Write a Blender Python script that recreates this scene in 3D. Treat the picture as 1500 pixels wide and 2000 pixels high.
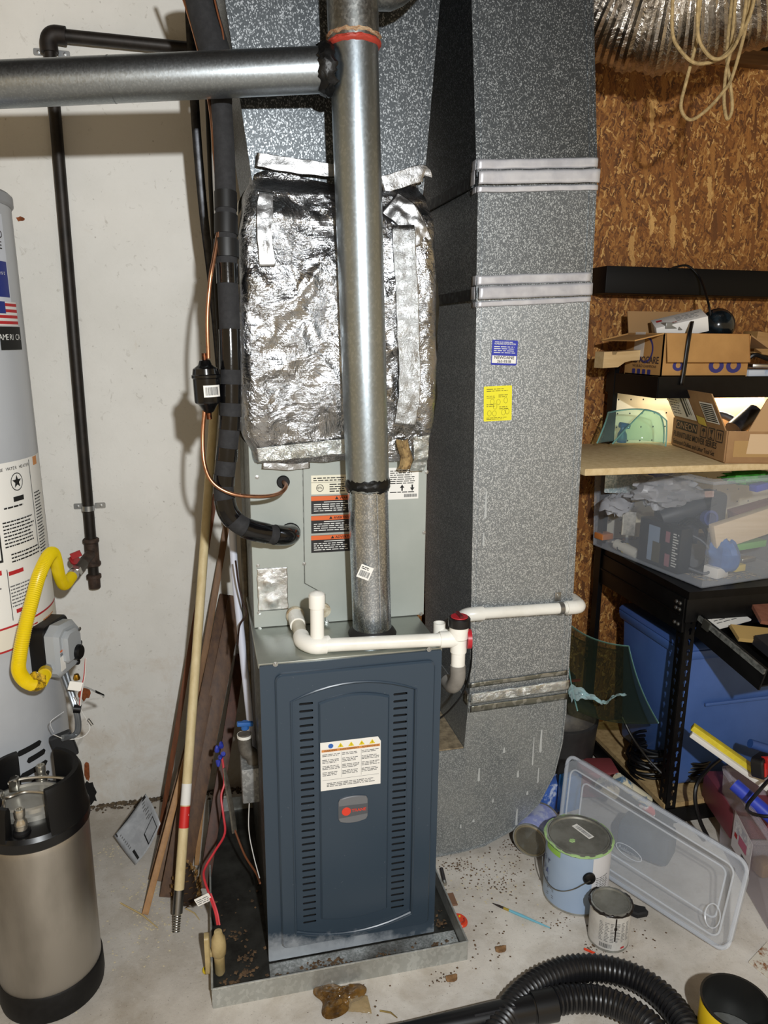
import bpy, bmesh, math, random
from mathutils import Vector, Matrix, noise
from mathutils.geometry import tessellate_polygon
for _o in list(bpy.data.objects): bpy.data.objects.remove(_o)
S = bpy.context.scene
COL = S.collection
R = math.radians
# ---------------------------------------------------------------- camera
CX, CY, CH, YAW, PIT, ROL, FPX = -0.0981, -1.6345, 1.5803, 0.23755, 0.23015, 0.00884, 1451.5
FW = Vector((math.sin(YAW)*math.cos(PIT), math.cos(YAW)*math.cos(PIT), -math.sin(PIT)))
_rt = Vector((math.cos(YAW), -math.sin(YAW), 0)); _up = _rt.cross(FW)
RT = math.cos(ROL)*_rt + math.sin(ROL)*_up
UP = -math.sin(ROL)*_rt + math.cos(ROL)*_up
CP = Vector((CX, CY, CH))
cd = bpy.data.cameras.new('camera'); cam = bpy.data.objects.new('camera', cd); COL.objects.link(cam)
cd.sensor_fit = 'VERTICAL'; cd.sensor_height = 24; cd.lens = FPX*24/2000
cd.clip_start = .02
_m = Matrix((RT, UP, -FW)).transposed().to_4x4(); _m.translation = CP
cam.matrix_world = _m
S.camera = cam
# ---------------------------------------------------------------- world, lamp, exposure
W = bpy.data.worlds.new('World'); S.world = W; W.use_nodes = True
W.node_tree.nodes['Background'].inputs[0].default_value = (1.0, .74, .42, 1)
W.node_tree.nodes['Background'].inputs[1].default_value = .55
def lamp(name, loc, watts, col, rad):
    l = bpy.data.lights.new(name, 'POINT'); l.energy = watts; l.color = col; l.shadow_soft_size = rad
    o = bpy.data.objects.new(name, l); COL.objects.link(o); o.location = loc; return o
lamp('work_light', (.12, -2.10, 1.98), 222, (.955, .985, 1.0), .03)
S.view_settings.view_transform = 'Standard'; S.view_settings.look = 'None'
S.view_settings.gamma = 1; S.view_settings.use_curve_mapping = False
S.view_settings.exposure = 0.0
# ---------------------------------------------------------------- pixel to place (calibrated on the furnace corners)
def at(px, py, X=None, Y=None, Z=None):
    d = FW + (px-750)/FPX*RT - (py-1000)/FPX*UP
    if X is not None: t = (X-CP.x)/d.x
    elif Y is not None: t = (Y-CP.y)/d.y
    else: t = (Z-CP.z)/d.z
    return CP + d*t
def fl(px, py, z=0): return at(px, py, Z=z)
# ---------------------------------------------------------------- materials
MATS = {}
def _nt(name):
    m = bpy.data.materials.new(name); m.use_nodes = True; nt = m.node_tree
    return m, nt, nt.nodes['Principled BSDF']
def srgb(c):
    if isinstance(c, str):
        c = [int(c[i:i+2], 16)/255 for i in (0, 2, 4)]
        c = [x/12.92 if x <= .04045 else ((x+.055)/1.055)**2.4 for x in c]
    return (c[0], c[1], c[2], 1)
def N(nt, t, **kw):
    n = nt.nodes.new(t)
    for k, v in kw.items():
        if k.startswith('i_'):
            k = k[2:]; n.inputs[int(k) if k.isdigit() else k.replace('_', ' ')].default_value = v
        else: setattr(n, k, v)
    return n
def L(nt, a, b): nt.links.new(a, b)
def coords(nt, scale=(1, 1, 1), rot=(0, 0, 0)):
    tc = N(nt, 'ShaderNodeTexCoord'); mp = N(nt, 'ShaderNodeMapping')
    mp.inputs['Scale'].default_value = scale; mp.inputs['Rotation'].default_value = rot
    L(nt, tc.outputs['Object'], mp.inputs['Vector']); return mp.outputs[0]
def ramp(nt, fac, stops):
    r = N(nt, 'ShaderNodeValToRGB'); e = r.color_ramp.elements
    while len(e) < len(stops): e.new(.5)
    for i, (p, c) in enumerate(stops): e[i].position = p; e[i].color = srgb(c)
    L(nt, fac, r.inputs[0]); return r.outputs[0]
def mixc(nt, fac, a, b, bt='MIX'):
    m = N(nt, 'ShaderNodeMix', data_type='RGBA', blend_type=bt)
    for s, v in ((0, fac), (6, a), (7, b)):
        if isinstance(v, bpy.types.NodeSocket): L(nt, v, m.inputs[s])
        else: m.inputs[s].default_value = v if s == 0 else srgb(v)
    return m.outputs[2]
def bump(nt, b, h, st=.3, dist=.002):
    n = N(nt, 'ShaderNodeBump'); n.inputs['Strength'].default_value = st; n.inputs['Distance'].default_value = dist
    L(nt, h, n.inputs['Height']); L(nt, n.outputs[0], b.inputs['Normal'])
def mat(name, c='808080', rough=.6, metal=0, c2=None, scale=30, lo=.4, hi=.65, bmp=0, stretch=(1, 1, 1), spec=.5, det=5, coat=0):
    """plain paint, plastic, rubber, paper, metal; c2 = second tone of grime or grain"""
    if name in MATS: return MATS[name]
    m, nt, b = _nt(name)
    b.inputs['Base Color'].default_value = srgb(c); b.inputs['Roughness'].default_value = rough
    b.inputs['Metallic'].default_value = metal; b.inputs['Specular IOR Level'].default_value = spec
    b.inputs['Coat Weight'].default_value = coat
    if c2 or bmp:
        v = coords(nt, stretch); n = N(nt, 'ShaderNodeTexNoise'); n.inputs['Scale'].default_value = scale; n.inputs['Detail'].default_value = det
        n.inputs['Roughness'].default_value = .65
        L(nt, v, n.inputs['Vector'])
        if c2: L(nt, ramp(nt, n.outputs[0], [(lo, c), (hi, c2)]), b.inputs['Base Color'])
        if bmp: bump(nt, b, n.outputs[0], bmp)
    MATS[name] = m; return m
def galv(name, dark='565a5d', light='c9cdd0', scale=260, rough=.52, share=.62, metal=1.0, grime='6d6a64', gr=.5, bm=.05, rv=.04):
    """galvanised sheet steel with spangle"""
    if name in MATS: return MATS[name]
    m, nt, b = _nt(name); v = coords(nt, (1, 1, .75))
    vo = N(nt, 'ShaderNodeTexVoronoi'); vo.inputs['Scale'].default_value = scale; L(nt, v, vo.inputs['Vector'])
    sp = N(nt, 'ShaderNodeSeparateColor'); L(nt, vo.outputs['Color'], sp.inputs[0])
    c = ramp(nt, sp.outputs[0], [(0, dark), (share, dark), (min(share+.22, .97), light), (1, light)])
    n = N(nt, 'ShaderNodeTexNoise'); n.inputs['Scale'].default_value = 5; n.inputs['Detail'].default_value = 8; n.inputs['Roughness'].default_value = .7; L(nt, v, n.inputs['Vector'])
    c = mixc(nt, ramp(nt, n.outputs[0], [(.42, '000000'), (.72, '%02x%02x%02x' % ((int(gr*255),)*3))]), c, grime)
    L(nt, c, b.inputs['Base Color']); b.inputs['Metallic'].default_value = metal; b.inputs['Roughness'].default_value = rough
    mr = N(nt, 'ShaderNodeMapRange'); mr.inputs[3].default_value = rough-rv; mr.inputs[4].default_value = rough+rv
    L(nt, sp.outputs[1], mr.inputs[0]); L(nt, mr.outputs[0], b.inputs['Roughness'])
    bump(nt, b, sp.outputs[2], bm, .0004)
    MATS[name] = m; return m
def foil(name, c='e6e6e6', rough=.2, sc=16, st=.8, c2=None, dist=.012):
    """crumpled aluminium facing with reinforcing threads"""
    if name in MATS: return MATS[name]
    m, nt, b = _nt(name); v = coords(nt)
    n = N(nt, 'ShaderNodeTexNoise'); n.inputs['Scale'].default_value = sc; n.inputs['Detail'].default_value = 7; n.inputs['Roughness'].default_value = .62; n.inputs['Distortion'].default_value = .6
    L(nt, v, n.inputs['Vector'])
    vo = N(nt, 'ShaderNodeTexVoronoi', feature='DISTANCE_TO_EDGE'); vo.inputs['Scale'].default_value = sc*1.3; L(nt, mixc(nt, .12, v, n.outputs[1]), vo.inputs['Vector'])
    a = N(nt, 'ShaderNodeMath', operation='MULTIPLY'); a.inputs[1].default_value = .35; L(nt, vo.outputs[0], a.inputs[0])
    s = N(nt, 'ShaderNodeMath', operation='ADD'); L(nt, a.outputs[0], s.inputs[0]); L(nt, n.outputs[0], s.inputs[1])
    w = N(nt, 'ShaderNodeTexWave', wave_type='BANDS', bands_direction='Z'); w.inputs['Scale'].default_value = 28; w.inputs['Distortion'].default_value = 1.5; L(nt, v, w.inputs['Vector'])
    w2 = N(nt, 'ShaderNodeMath', operation='POWER'); w2.inputs[1].default_value = 12; L(nt, w.outputs[1], w2.inputs[0])
    w3 = N(nt, 'ShaderNodeMath', operation='MULTIPLY'); w3.inputs[1].default_value = .008; L(nt, w2.outputs[0], w3.inputs[0])
    s2 = N(nt, 'ShaderNodeMath', operation='ADD'); L(nt, s.outputs[0], s2.inputs[0]); L(nt, w3.outputs[0], s2.inputs[1])
    b.inputs['Base Color'].default_value = srgb(c); b.inputs['Metallic'].default_value = 1; b.inputs['Roughness'].default_value = rough
    if c2: L(nt, ramp(nt, n.outputs[0], [(.4, c), (.62, c2)]), b.inputs['Base Color'])
    bump(nt, b, s2.outputs[0], st, dist)
    MATS[name] = m; return m
def clear(name, c='dfe6ee', body=.3, rough=.25, tint='ffffff', tr=None):
    """thin clear or milky plastic and glass sheet: part see-through, part body and gloss"""
    if name in MATS: return MATS[name]
    m, nt, b = _nt(name)
    b.inputs['Base Color'].default_value = srgb(c); b.inputs['Roughness'].default_value = rough
    t = N(nt, 'ShaderNodeBsdfTransparent'); t.inputs[0].default_value = srgb(tint)
    lw = N(nt, 'ShaderNodeLayerWeight'); lw.inputs[0].default_value = .5; f0 = N(nt, 'ShaderNodeMath', operation='POWER'); f0.inputs[1].default_value = 4; L(nt, lw.outputs['Facing'], f0.inputs[0]); f = N(nt, 'ShaderNodeMath', operation='MULTIPLY'); f.inputs[1].default_value = .55; L(nt, f0.outputs[0], f.inputs[0])
    mx = N(nt, 'ShaderNodeMixShader'); a = N(nt, 'ShaderNodeMath', operation='ADD', use_clamp=True); a.inputs[1].default_value = body
    L(nt, f.outputs[0], a.inputs[0]); L(nt, a.outputs[0], mx.inputs[0]); L(nt, t.outputs[0], mx.inputs[1]); L(nt, b.outputs[0], mx.inputs[2])
    L(nt, mx.outputs[0], nt.nodes['Material Output'].inputs[0])
    MATS[name] = m; return m
def wood(name, c, c2, axis=2, scale=9, rough=.6, bmp=.15):
    st = [26, 26, 26]; st[axis] = 1.4
    return mat(name, c, rough, 0, c2, scale/4, .32, .68, bmp, tuple(st), det=6)
# ---------------------------------------------------------------- things and parts
def props(o, label, cat, group=None, kind=None):
    if label: o['label'] = label
    if cat: o['category'] = cat
    if group: o['group'] = group
    if kind: o['kind'] = kind
    return o
def thing(name, label, cat, loc=(0, 0, 0), group=None):
    o = bpy.data.objects.new(name, None); COL.objects.link(o); o.location = loc; o.empty_display_size = .05
    return props(o, label, cat, group)
def wloc(o):
    v = Vector((0, 0, 0))
    while o: v += Vector(o.location); o = o.parent
    return v
def fr(o, u, v):
    """frame with origin o, axes u, v and w = u x v"""
    u = Vector(u).normalized(); w = u.cross(Vector(v)).normalized(); v = w.cross(u)
    m = Matrix((u, v, w)).transposed().to_4x4(); m.translation = Vector(o); return m
def spl(pts, k=6):
    P = [Vector(p) for p in pts]; Q = [2*P[0]-P[1]]+P+[2*P[-1]-P[-2]]; out = []
    for i in range(1, len(Q)-2):
        for j in range(k):
            t = j/k; a, b, c, d = Q[i-1], Q[i], Q[i+1], Q[i+2]
            out.append(.5*((2*b)+(c-a)*t+(2*a-5*b+4*c-d)*t*t+(3*b-a-3*c+d)*t**3))
    return out+[P[-1]]
def rrect(x0, y0, x1, y1, r, n=4):
    o = []
    for cx, cy, a in ((x1-r, y0+r, -90), (x1-r, y1-r, 0), (x0+r, y1-r, 90), (x0+r, y0+r, 180)):
        for i in range(n+1):
            t = R(a+90*i/n); o.append((cx+r*math.cos(t), cy+r*math.sin(t)))
    return o
def circ(cx, cy, r, n=20, ry=None): return [(cx+r*math.cos(2*math.pi*i/n), cy+(ry or r)*math.sin(2*math.pi*i/n)) for i in range(n)]
class MB:
    def __init__(s): s.v = []; s.f = []
    def add(s, vs, fs, m=None):
        k = len(s.v); s.v += [(m @ Vector(v)) if m else Vector(v) for v in vs]; s.f += [tuple(i+k for i in f) for f in fs]; return s
    def hexa(s, p): return s.add(p, [(3, 2, 1, 0), (4, 5, 6, 7), (0, 1, 5, 4), (1, 2, 6, 5), (2, 3, 7, 6), (3, 0, 4, 7)])
    def box(s, a, b, m=None):
        (x0, y0, z0), (x1, y1, z1) = a, b
        return s.add([(x0, y0, z0), (x1, y0, z0), (x1, y1, z0), (x0, y1, z0), (x0, y0, z1), (x1, y0, z1), (x1, y1, z1), (x0, y1, z1)],
                     [(3, 2, 1, 0), (4, 5, 6, 7), (0, 1, 5, 4), (1, 2, 6, 5), (2, 3, 7, 6), (3, 0, 4, 7)], m)
    def cbox(s, c, d, m=None): return s.box([c[i]-d[i]/2 for i in range(3)], [c[i]+d[i]/2 for i in range(3)], m)
    def beam(s, a, b, w, h, up=(0, 0, 1)):
        """bar from a to b, w wide across, h thick along up"""
        a = Vector(a); b = Vector(b); d = (b-a).normalized(); x = d.cross(Vector(up)).normalized(); y = x.cross(d)
        x *= w/2; y *= h/2
        return s.hexa([a-x-y, a+x-y, a+x+y, a-x+y, b-x-y, b+x-y, b+x+y, b-x+y])
    def tube(s, path, r, n=12, caps=True, closed=False, fx=1):
        P = [Vector(p) for p in path]; rr = r if isinstance(r, (list, tuple)) else [r]*len(P)
        t0 = (P[1]-P[0]).normalized(); x = t0.orthogonal().normalized(); vs = []; fs = []
        for i, p in enumerate(P):
            if closed: t = (P[(i+1) % len(P)]-P[i-1]).normalized()
            else: t = (P[min(i+1, len(P)-1)]-P[max(i-1, 0)]).normalized()
            x = (x-t*x.dot(t)).normalized(); y = t.cross(x)
            for j in range(n):
                a = 2*math.pi*j/n; vs.append(p+(x*math.cos(a)+y*math.sin(a)*fx)*rr[i])
        m = len(P)
        for i in range(m if closed else m-1):
            for j in range(n):
                k = (i+1) % m; fs.append((i*n+j, i*n+(j+1) % n, k*n+(j+1) % n, k*n+j))
        if caps and not closed: fs += [tuple(range(n-1, -1, -1)), tuple(range((m-1)*n, m*n))]
        return s.add(vs, fs)
    def lathe(s, prof, n=32, m=None, a0=0, a1=360, caps=True):
        full = abs(a1-a0) >= 360; k = n if full else n+1; vs = []; fs = []
        for r, z in prof:
            for j in range(k):
                a = R(a0+(a1-a0)*j/n); vs.append((r*math.cos(a), r*math.sin(a), z))
        for i in range(len(prof)-1):
            for j in range(n):
                q = (j+1) % k; fs.append((i*k+j, i*k+q, (i+1)*k+q, (i+1)*k+j))
        if full and caps:
            if prof[0][0] > 1e-6: fs.append(tuple(range(k-1, -1, -1)))
            if prof[-1][0] > 1e-6: fs.append(tuple(range((len(prof)-1)*k, len(prof)*k)))
        return s.add(vs, fs, m)
    def plate(s, m, outline, t, holes=(), bev=0, w0=0):
        """sheet in frame m: outline and holes in (u, v), back at w0, front at w0+t, edges chamfered by bev"""
        def area(p): return sum(p[i-1][0]*p[i][1]-p[i][0]*p[i-1][1] for i in range(len(p)))
        loops = []
        for i, l in enumerate([outline]+list(holes)):
            l = [tuple(q) for q in l]
            if (area(l) < 0) != (i > 0): l = l[::-1]
            loops.append(l)
        def off(l, d):
            o = []
            for i in range(len(l)):
                a, b, c = Vector(l[i-1]), Vector(l[i]), Vector(l[(i+1) % len(l)])
                e1 = (b-a).normalized() if (b-a).length > 1e-9 else (c-b).normalized(); e2 = (c-b).normalized() if (c-b).length > 1e-9 else e1
                n = Vector((-e1.y-e2.y, e1.x+e2.x)); n = n.normalized() if n.length > 1e-6 else Vector((-e1.y, e1.x))
                k = max(n.dot(Vector((-e1.y, e1.x))), .4); o.append((b.x+n.x*d/k, b.y+n.y*d/k))
            return o
        top = [off(l, bev) for l in loops] if bev else loops
        vs = []; fs = []; tb = 0
        for l in top: vs += [(x, y, w0+t) for x, y in l]
        tri = tessellate_polygon([[Vector((x, y, 0)) for x, y in l] for l in top])
        for f in tri:
            a, b, c = [Vector(vs[i]) for i in f]
            fs.append(tuple(f) if (b-a).cross(c-a).z > 0 else tuple(reversed(f)))
        base = len(vs); o = 0; rows = [(top, w0+t)]
        if bev: rows.append((loops, w0+t-bev))
        rows.append((loops, w0))
        idx = [0]
        for r in rows[1:]:
            idx.append(len(vs))
            for l in r[0]: vs += [(x, y, r[1]) for x, y in l]
        for q in range(len(rows)-1):
            o = 0
            for l in loops:
                k = len(l)
                for j in range(k):
                    a, b = o+j, o+(j+1) % k
                    fs.append((idx[q]+a, idx[q+1]+a, idx[q+1]+b, idx[q]+b))
                o += k
        return s.add(vs, fs, m)
    def grid(s, fn, nu, nv, closed=False):
        vs = [fn(i/nu, j/nv) for i in range(nu+1) for j in range(nv+1)]; k = nv+1
        return s.add(vs, [(i*k+j, (i+1)*k+j, (i+1)*k+j+1, i*k+j+1) for i in range(nu) for j in range(nv)])
    def build(s, name, mt, parent=None, label=None, cat=None, smooth=None, bevel=0, seg=2, solid=0, origin=None, group=None, kind=None, weld=False):
        base = wloc(parent) if parent else Vector(origin if origin is not None else (0, 0, 0))
        me = bpy.data.meshes.new(name); me.from_pydata([tuple(v-base) for v in s.v], [], s.f); me.validate()
        if bevel or solid or weld:
            bm = bmesh.new(); bm.from_mesh(me)
            if weld: bmesh.ops.remove_doubles(bm, verts=bm.verts, dist=1e-5)
            if bevel:
                ed = [e for e in bm.edges if e.is_manifold and e.calc_face_angle(0) > .6]
                bmesh.ops.bevel(bm, geom=ed, offset=bevel, segments=seg, affect='EDGES', profile=.5, clamp_overlap=True)
            bm.to_mesh(me); bm.free()
        me.materials.append(mt)
        if smooth is None: smooth = True
        if smooth:
            me.shade_smooth() if hasattr(me, 'shade_smooth') else None
            me.set_sharp_from_angle(angle=R(35))
        o = bpy.data.objects.new(name, me); COL.objects.link(o)
        if parent: o.parent = parent
        else: o.location = base
        if solid:
            md = o.modifiers.new('thickness', 'SOLIDIFY'); md.thickness = solid; md.offset = 0
        return props(o, label, cat, group, kind)
def text(s, size, m, mt, parent, name='lettering', sx=1, align='LEFT', ext=.0003, bold=0, label=None):
    """flat lettering in frame m, baseline at its origin"""
    c = bpy.data.curves.new('t', 'FONT'); c.body = s; c.size = size; c.align_x = align; c.resolution_u = 3; c.offset = bold*size
    o = bpy.data.objects.new('t', c); COL.objects.link(o)
    me = bpy.data.meshes.new_from_object(o.evaluated_get(bpy.context.evaluated_depsgraph_get()))
    bpy.data.objects.remove(o); bpy.data.curves.remove(c)
    mb = MB(); mb.add([(v.co.x*sx, v.co.y, ext) for v in me.vertices], [tuple(p.vertices) for p in me.polygons], m)
    bpy.data.meshes.remove(me)
    return mb.build(name, mt, parent, smooth=False, label=label)
def words(u0, v0, u1, v1, lh, rnd, fill=.5, cw=.6, ragged=.25):
    """boxes of small print between the corners: rows of word-long dashes"""
    o = []; v = v1-lh
    while v > v0:
        u = u0; end = u1-(u1-u0)*rnd.random()*ragged
        while u < end:
            w = lh*cw*rnd.uniform(1.5, 6); o.append((u, v, min(u+w, end), v+lh*fill)); u += w+lh*cw*.8
        v -= lh
    return o
def prn(rects, f, mt, parent, name='print', nd=1, label=None):
    mb = MB()
    for a, b, c, d in rects:
        for i in range(nd):
            x0 = a+(c-a)*i/nd; x1 = a+(c-a)*(i+1)/nd
            mb.add([f(x0, b), f(x1, b), f(x1, d), f(x0, d)], [(0, 1, 2, 3)])
    return mb.build(name, mt, parent, smooth=False, label=label, kind='stuff' if len(rects) > 1 else None)
def flat(m, w=.0004): return lambda u, v: m @ Vector((u, v, w))
def cyl(cx, cy, r, a0): return lambda s, z: Vector((cx+r*math.cos(a0+s/r), cy+r*math.sin(a0+s/r), z))
def bars(u0, v0, u1, v1, rnd):
    o = []; u = u0
    while u < u1: w = (u1-u0)*rnd.choice((.008, .012, .02, .03)); o.append((u, v0, min(u+w, u1), v1)); u += w+(u1-u0)*rnd.choice((.01, .015, .025))
    return o
def screw(p, d, r, parent, mt, name='screw'):
    d = Vector(d); m = fr(p, d.orthogonal(), d.cross(d.orthogonal()))
    MB().lathe([(r*1.25, 0), (r*1.25, r*.3), (r*.8, r*.35), (r*.75, r*.9), (0, r)], 10, m).build(name, mt, parent)
def nz(p, s, k=0): return noise.noise(Vector(p)*s+Vector((k, k*1.7, -k)))
XZ = lambda x, y, z: fr((x, y, z), (1, 0, 0), (0, 0, 1))      # faces the camera side (-y)
# shared materials
BLK = mat('black_plastic', '08080a', .42, spec=.35); RUB = mat('black_rubber', '0b0b0c', .55, 0, '131314', 60, bmp=.1, spec=.3)
INK = mat('print_black', '161616', .7); INKG = mat('print_grey', '6a6a6a', .7); WHT = mat('white_paper', 'e6e4de', .7)
ORG = mat('print_orange', 'd4622a', .6); REDI = mat('print_red', 'b3262a', .6); ZINC = mat('zinc_screw', 'b9bbbb', .35, 1)
PVC = mat('white_pvc', 'eeece4', .3, 0, 'dcd8cc', 8, .5, .8); COPP = mat('copper', 'b98768', .34, 1, '8a5f48', 40, .5, .75)
STEEL = mat('steel', 'b4b2ac', .28, 1); CARD = mat('cardboard', 'b38a5c', .8, 0, 'a67d50', 6, bmp=.05)
# ================================================================ setting
WY = .80            # face of the white wall
OY = .85            # face of the board wall
def m_floor():
    m, nt, b = _nt('concrete_floor'); v = coords(nt)
    def no(s, d=6, r=.65, dist=0):
        n = N(nt, 'ShaderNodeTexNoise'); n.inputs['Scale'].default_value = s; n.inputs['Detail'].default_value = d; n.inputs['Roughness'].default_value = r; n.inputs['Distortion'].default_value = dist
        L(nt, v, n.inputs['Vector']); return n.outputs[0]
    c = ramp(nt, no(2.2, 8), [(.3, 'a69f94'), (.5, 'cbc4ba'), (.75, 'e2dcd2')])
    c = mixc(nt, ramp(nt, no(7, 8, .7, .4), [(.46, '000000'), (.68, 'a4a4a4')]), c, '84704f')
    sx = N(nt, 'ShaderNodeSeparateXYZ'); L(nt, v, sx.inputs[0]); g = N(nt, 'ShaderNodeMapRange'); g.inputs[1].default_value = -.6; g.inputs[2].default_value = .6; g.inputs[3].default_value = .26; g.inputs[4].default_value = -.2; L(nt, sx.outputs[0], g.inputs[0])
    ad = N(nt, 'ShaderNodeMath', operation='ADD'); L(nt, g.outputs[0], ad.inputs[0]); L(nt, no(3.1, 8, .7, .5), ad.inputs[1])
    c = mixc(nt, ramp(nt, ad.outputs[0], [(.4, '000000'), (.75, '9c9c9c')]), c, '84796a')
    c = mixc(nt, ramp(nt, no(5.3, 9, .75), [(.56, '000000'), (.72, 'b0b0b0')]), c, 'd3cec5')
    c = mixc(nt, ramp(nt, no(160, 3), [(.62, '000000'), (.7, 'b0b0b0')]), c, '4a4038')
    c = mixc(nt, ramp(nt, no(95, 3, .6), [(.66, '000000'), (.72, 'a0a0a0')]), c, 'ddd6c6')
    L(nt, c, b.inputs['Base Color']); b.inputs['Roughness'].default_value = .8
    bump(nt, b, no(60, 8, .7), .35, .003); return m
def m_wall():
    m, nt, b = _nt('white_painted_concrete'); v = coords(nt)
    def no(s, d=6, r=.65, dist=0, vv=None):
        n = N(nt, 'ShaderNodeTexNoise'); n.inputs['Scale'].default_value = s; n.inputs['Detail'].default_value = d; n.inputs['Roughness'].default_value = r; n.inputs['Distortion'].default_value = dist
        L(nt, vv or v, n.inputs['Vector']); return n.outputs[0]
    c = ramp(nt, no(1.6, 8), [(.35, 'cfccc4'), (.6, 'dddad3')])
    c = mixc(nt, ramp(nt, no(36, 4, .6, 1.2), [(.63, '000000'), (.74, 'a8a8a8')]), c, '8f8778')
    c = mixc(nt, ramp(nt, no(90, 3, .5), [(.68, '000000'), (.75, 'c0c0c0')]), c, '7d7466')
    sx = N(nt, 'ShaderNodeSeparateXYZ'); L(nt, v, sx.inputs[0])
    g = N(nt, 'ShaderNodeMapRange'); g.inputs[1].default_value = .95; g.inputs[2].default_value = 0; g.inputs[3].default_value = 0; g.inputs[4].default_value = .22; L(nt, sx.outputs[2], g.inputs[0])
    a = N(nt, 'ShaderNodeMath', operation='ADD'); L(nt, g.outputs[0], a.inputs[0]); L(nt, no(9, 8, .75, .5), a.inputs[1])
    c = mixc(nt, ramp(nt, a.outputs[0], [(.62, '000000'), (.85, '9a9a9a')]), c, 'a98a5c')
    c = mixc(nt, ramp(nt, a.outputs[0], [(.86, '000000'), (.93, 'd0d0d0')]), c, '57462f')
    L(nt, c, b.inputs['Base Color']); b.inputs['Roughness'].default_value = .62
    bump(nt, b, no(26, 8, .7), .4, .003); return m
def m_osb():
    m, nt, b = _nt('oriented_strand_board'); tc = N(nt, 'ShaderNodeTexCoord'); cur = None; hcur = None
    for i, (ang, sc, sd) in enumerate(((8, (85, 1, 17), 0), (-30, (120, 1, 20), 3.1), (36, (110, 1, 22), 7.7), (78, (110, 1, 24), 5.2), (-52, (170, 1, 30), 9.4), (12, (210, 1, 40), 2.2), (-8, (60, 1, 11), 4.4))):
        mp = N(nt, 'ShaderNodeMapping'); mp.vector_type = 'TEXTURE'
        mp.inputs['Rotation'].default_value = (0, R(ang), 0); mp.inputs['Location'].default_value = (sd, 0, sd*.3)
        mp.inputs['Scale'].default_value = (1/sc[0], 1, 1/sc[2])
        dn_ = N(nt, 'ShaderNodeTexNoise'); dn_.inputs['Scale'].default_value = 34+7*i; dn_.inputs['Detail'].default_value = 4; L(nt, tc.outputs['Object'], dn_.inputs['Vector'])
        dm = N(nt, 'ShaderNodeVectorMath', operation='SCALE'); dm.inputs['Scale'].default_value = .022; L(nt, dn_.outputs[1], dm.inputs[0])
        da = N(nt, 'ShaderNodeVectorMath', operation='ADD'); L(nt, tc.outputs['Object'], da.inputs[0]); L(nt, dm.outputs[0], da.inputs[1]); L(nt, da.outputs[0], mp.inputs['Vector'])
        vo = N(nt, 'ShaderNodeTexVoronoi', distance='MINKOWSKI'); vo.inputs['Exponent'].default_value = 3; vo.inputs['Scale'].default_value = 1; vo.inputs['Randomness'].default_value = .95
        L(nt, mp.outputs[0], vo.inputs['Vector'])
        sp = N(nt, 'ShaderNodeSeparateColor'); L(nt, vo.outputs['Color'], sp.inputs[0])
        c = ramp(nt, sp.outputs[0], [(0, '5a3518'), (.3, '7d4d22'), (.6, '99632d'), (.85, 'ad7a3e'), (1, 'd6aa68')])
        gr = N(nt, 'ShaderNodeTexNoise'); gr.inputs['Scale'].default_value = 1; gr.inputs['Detail'].default_value = 4
        mp2 = N(nt, 'ShaderNodeMapping'); mp2.inputs['Scale'].default_value = (9, 1, .7); L(nt, mp.outputs[0], mp2.inputs[0]); L(nt, mp2.outputs[0], gr.inputs['Vector'])
        c = mixc(nt, .5, c, ramp(nt, gr.outputs[0], [(.3, '5f3c20'), (.6, 'ffffff')]), 'MULTIPLY')
        if cur is None: cur = c; hcur = sp.outputs[2]
        else:
            gt = N(nt, 'ShaderNodeMath', operation='GREATER_THAN'); gt.inputs[1].default_value = .58 if i < 6 else .86; L(nt, sp.outputs[1], gt.inputs[0])
            cur = mixc(nt, gt.outputs[0], cur, c)
            mm = N(nt, 'ShaderNodeMix'); L(nt, gt.outputs[0], mm.inputs[0]); L(nt, hcur, mm.inputs[2]); L(nt, sp.outputs[2], mm.inputs[3]); hcur = mm.outputs[0]
    L(nt, cur, b.inputs['Base Color']); b.inputs['Roughness'].default_value = .65; bump(nt, b, hcur, .3, .0015); return m
MB().box((-3, -4.5, -.12), (4.2, 1.1, 0)).build('floor', m_floor(), kind='structure', smooth=False)
MB().box((-3, WY, 0), (.56, 1.05, 3.1)).build('wall_back', m_wall(), kind='structure', smooth=False)
MB().box((.56, OY, 0), (4.2, 1.05, 2.50)).build('wall_back_right', m_osb(), kind='structure', smooth=False)
DKW = wood('dark_framing_wood', '4a3624', '2e2116', 0)
MB().box((.56, OY+.05, 2.545), (4.2, 1.05, 3.1)).build('wall_back_upper', mat('dark_gable_board', '241b14', .8, 0, '16100c', 6), kind='structure', smooth=False)
MB().box((.56, OY-.035, 2.50), (4.2, 1.05, 2.545)).build('trim_1', wood('beam_wood', '7a5632', '553a20', 0), kind='structure', smooth=False)
ce = MB().box((-3, -4.5, 3.10), (4.2, 1.1, 3.14)).build('ceiling', mat('dark_roof_deck', '2c221a', .8, 0, '1d1611', 4), kind='structure', smooth=False)
for i in range(9):
    MB().box((-2.6+i*.8, -4.4, 2.86), (-2.56+i*.8, 1.0, 3.10)).build('joist', DKW, ce, smooth=False)
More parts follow.
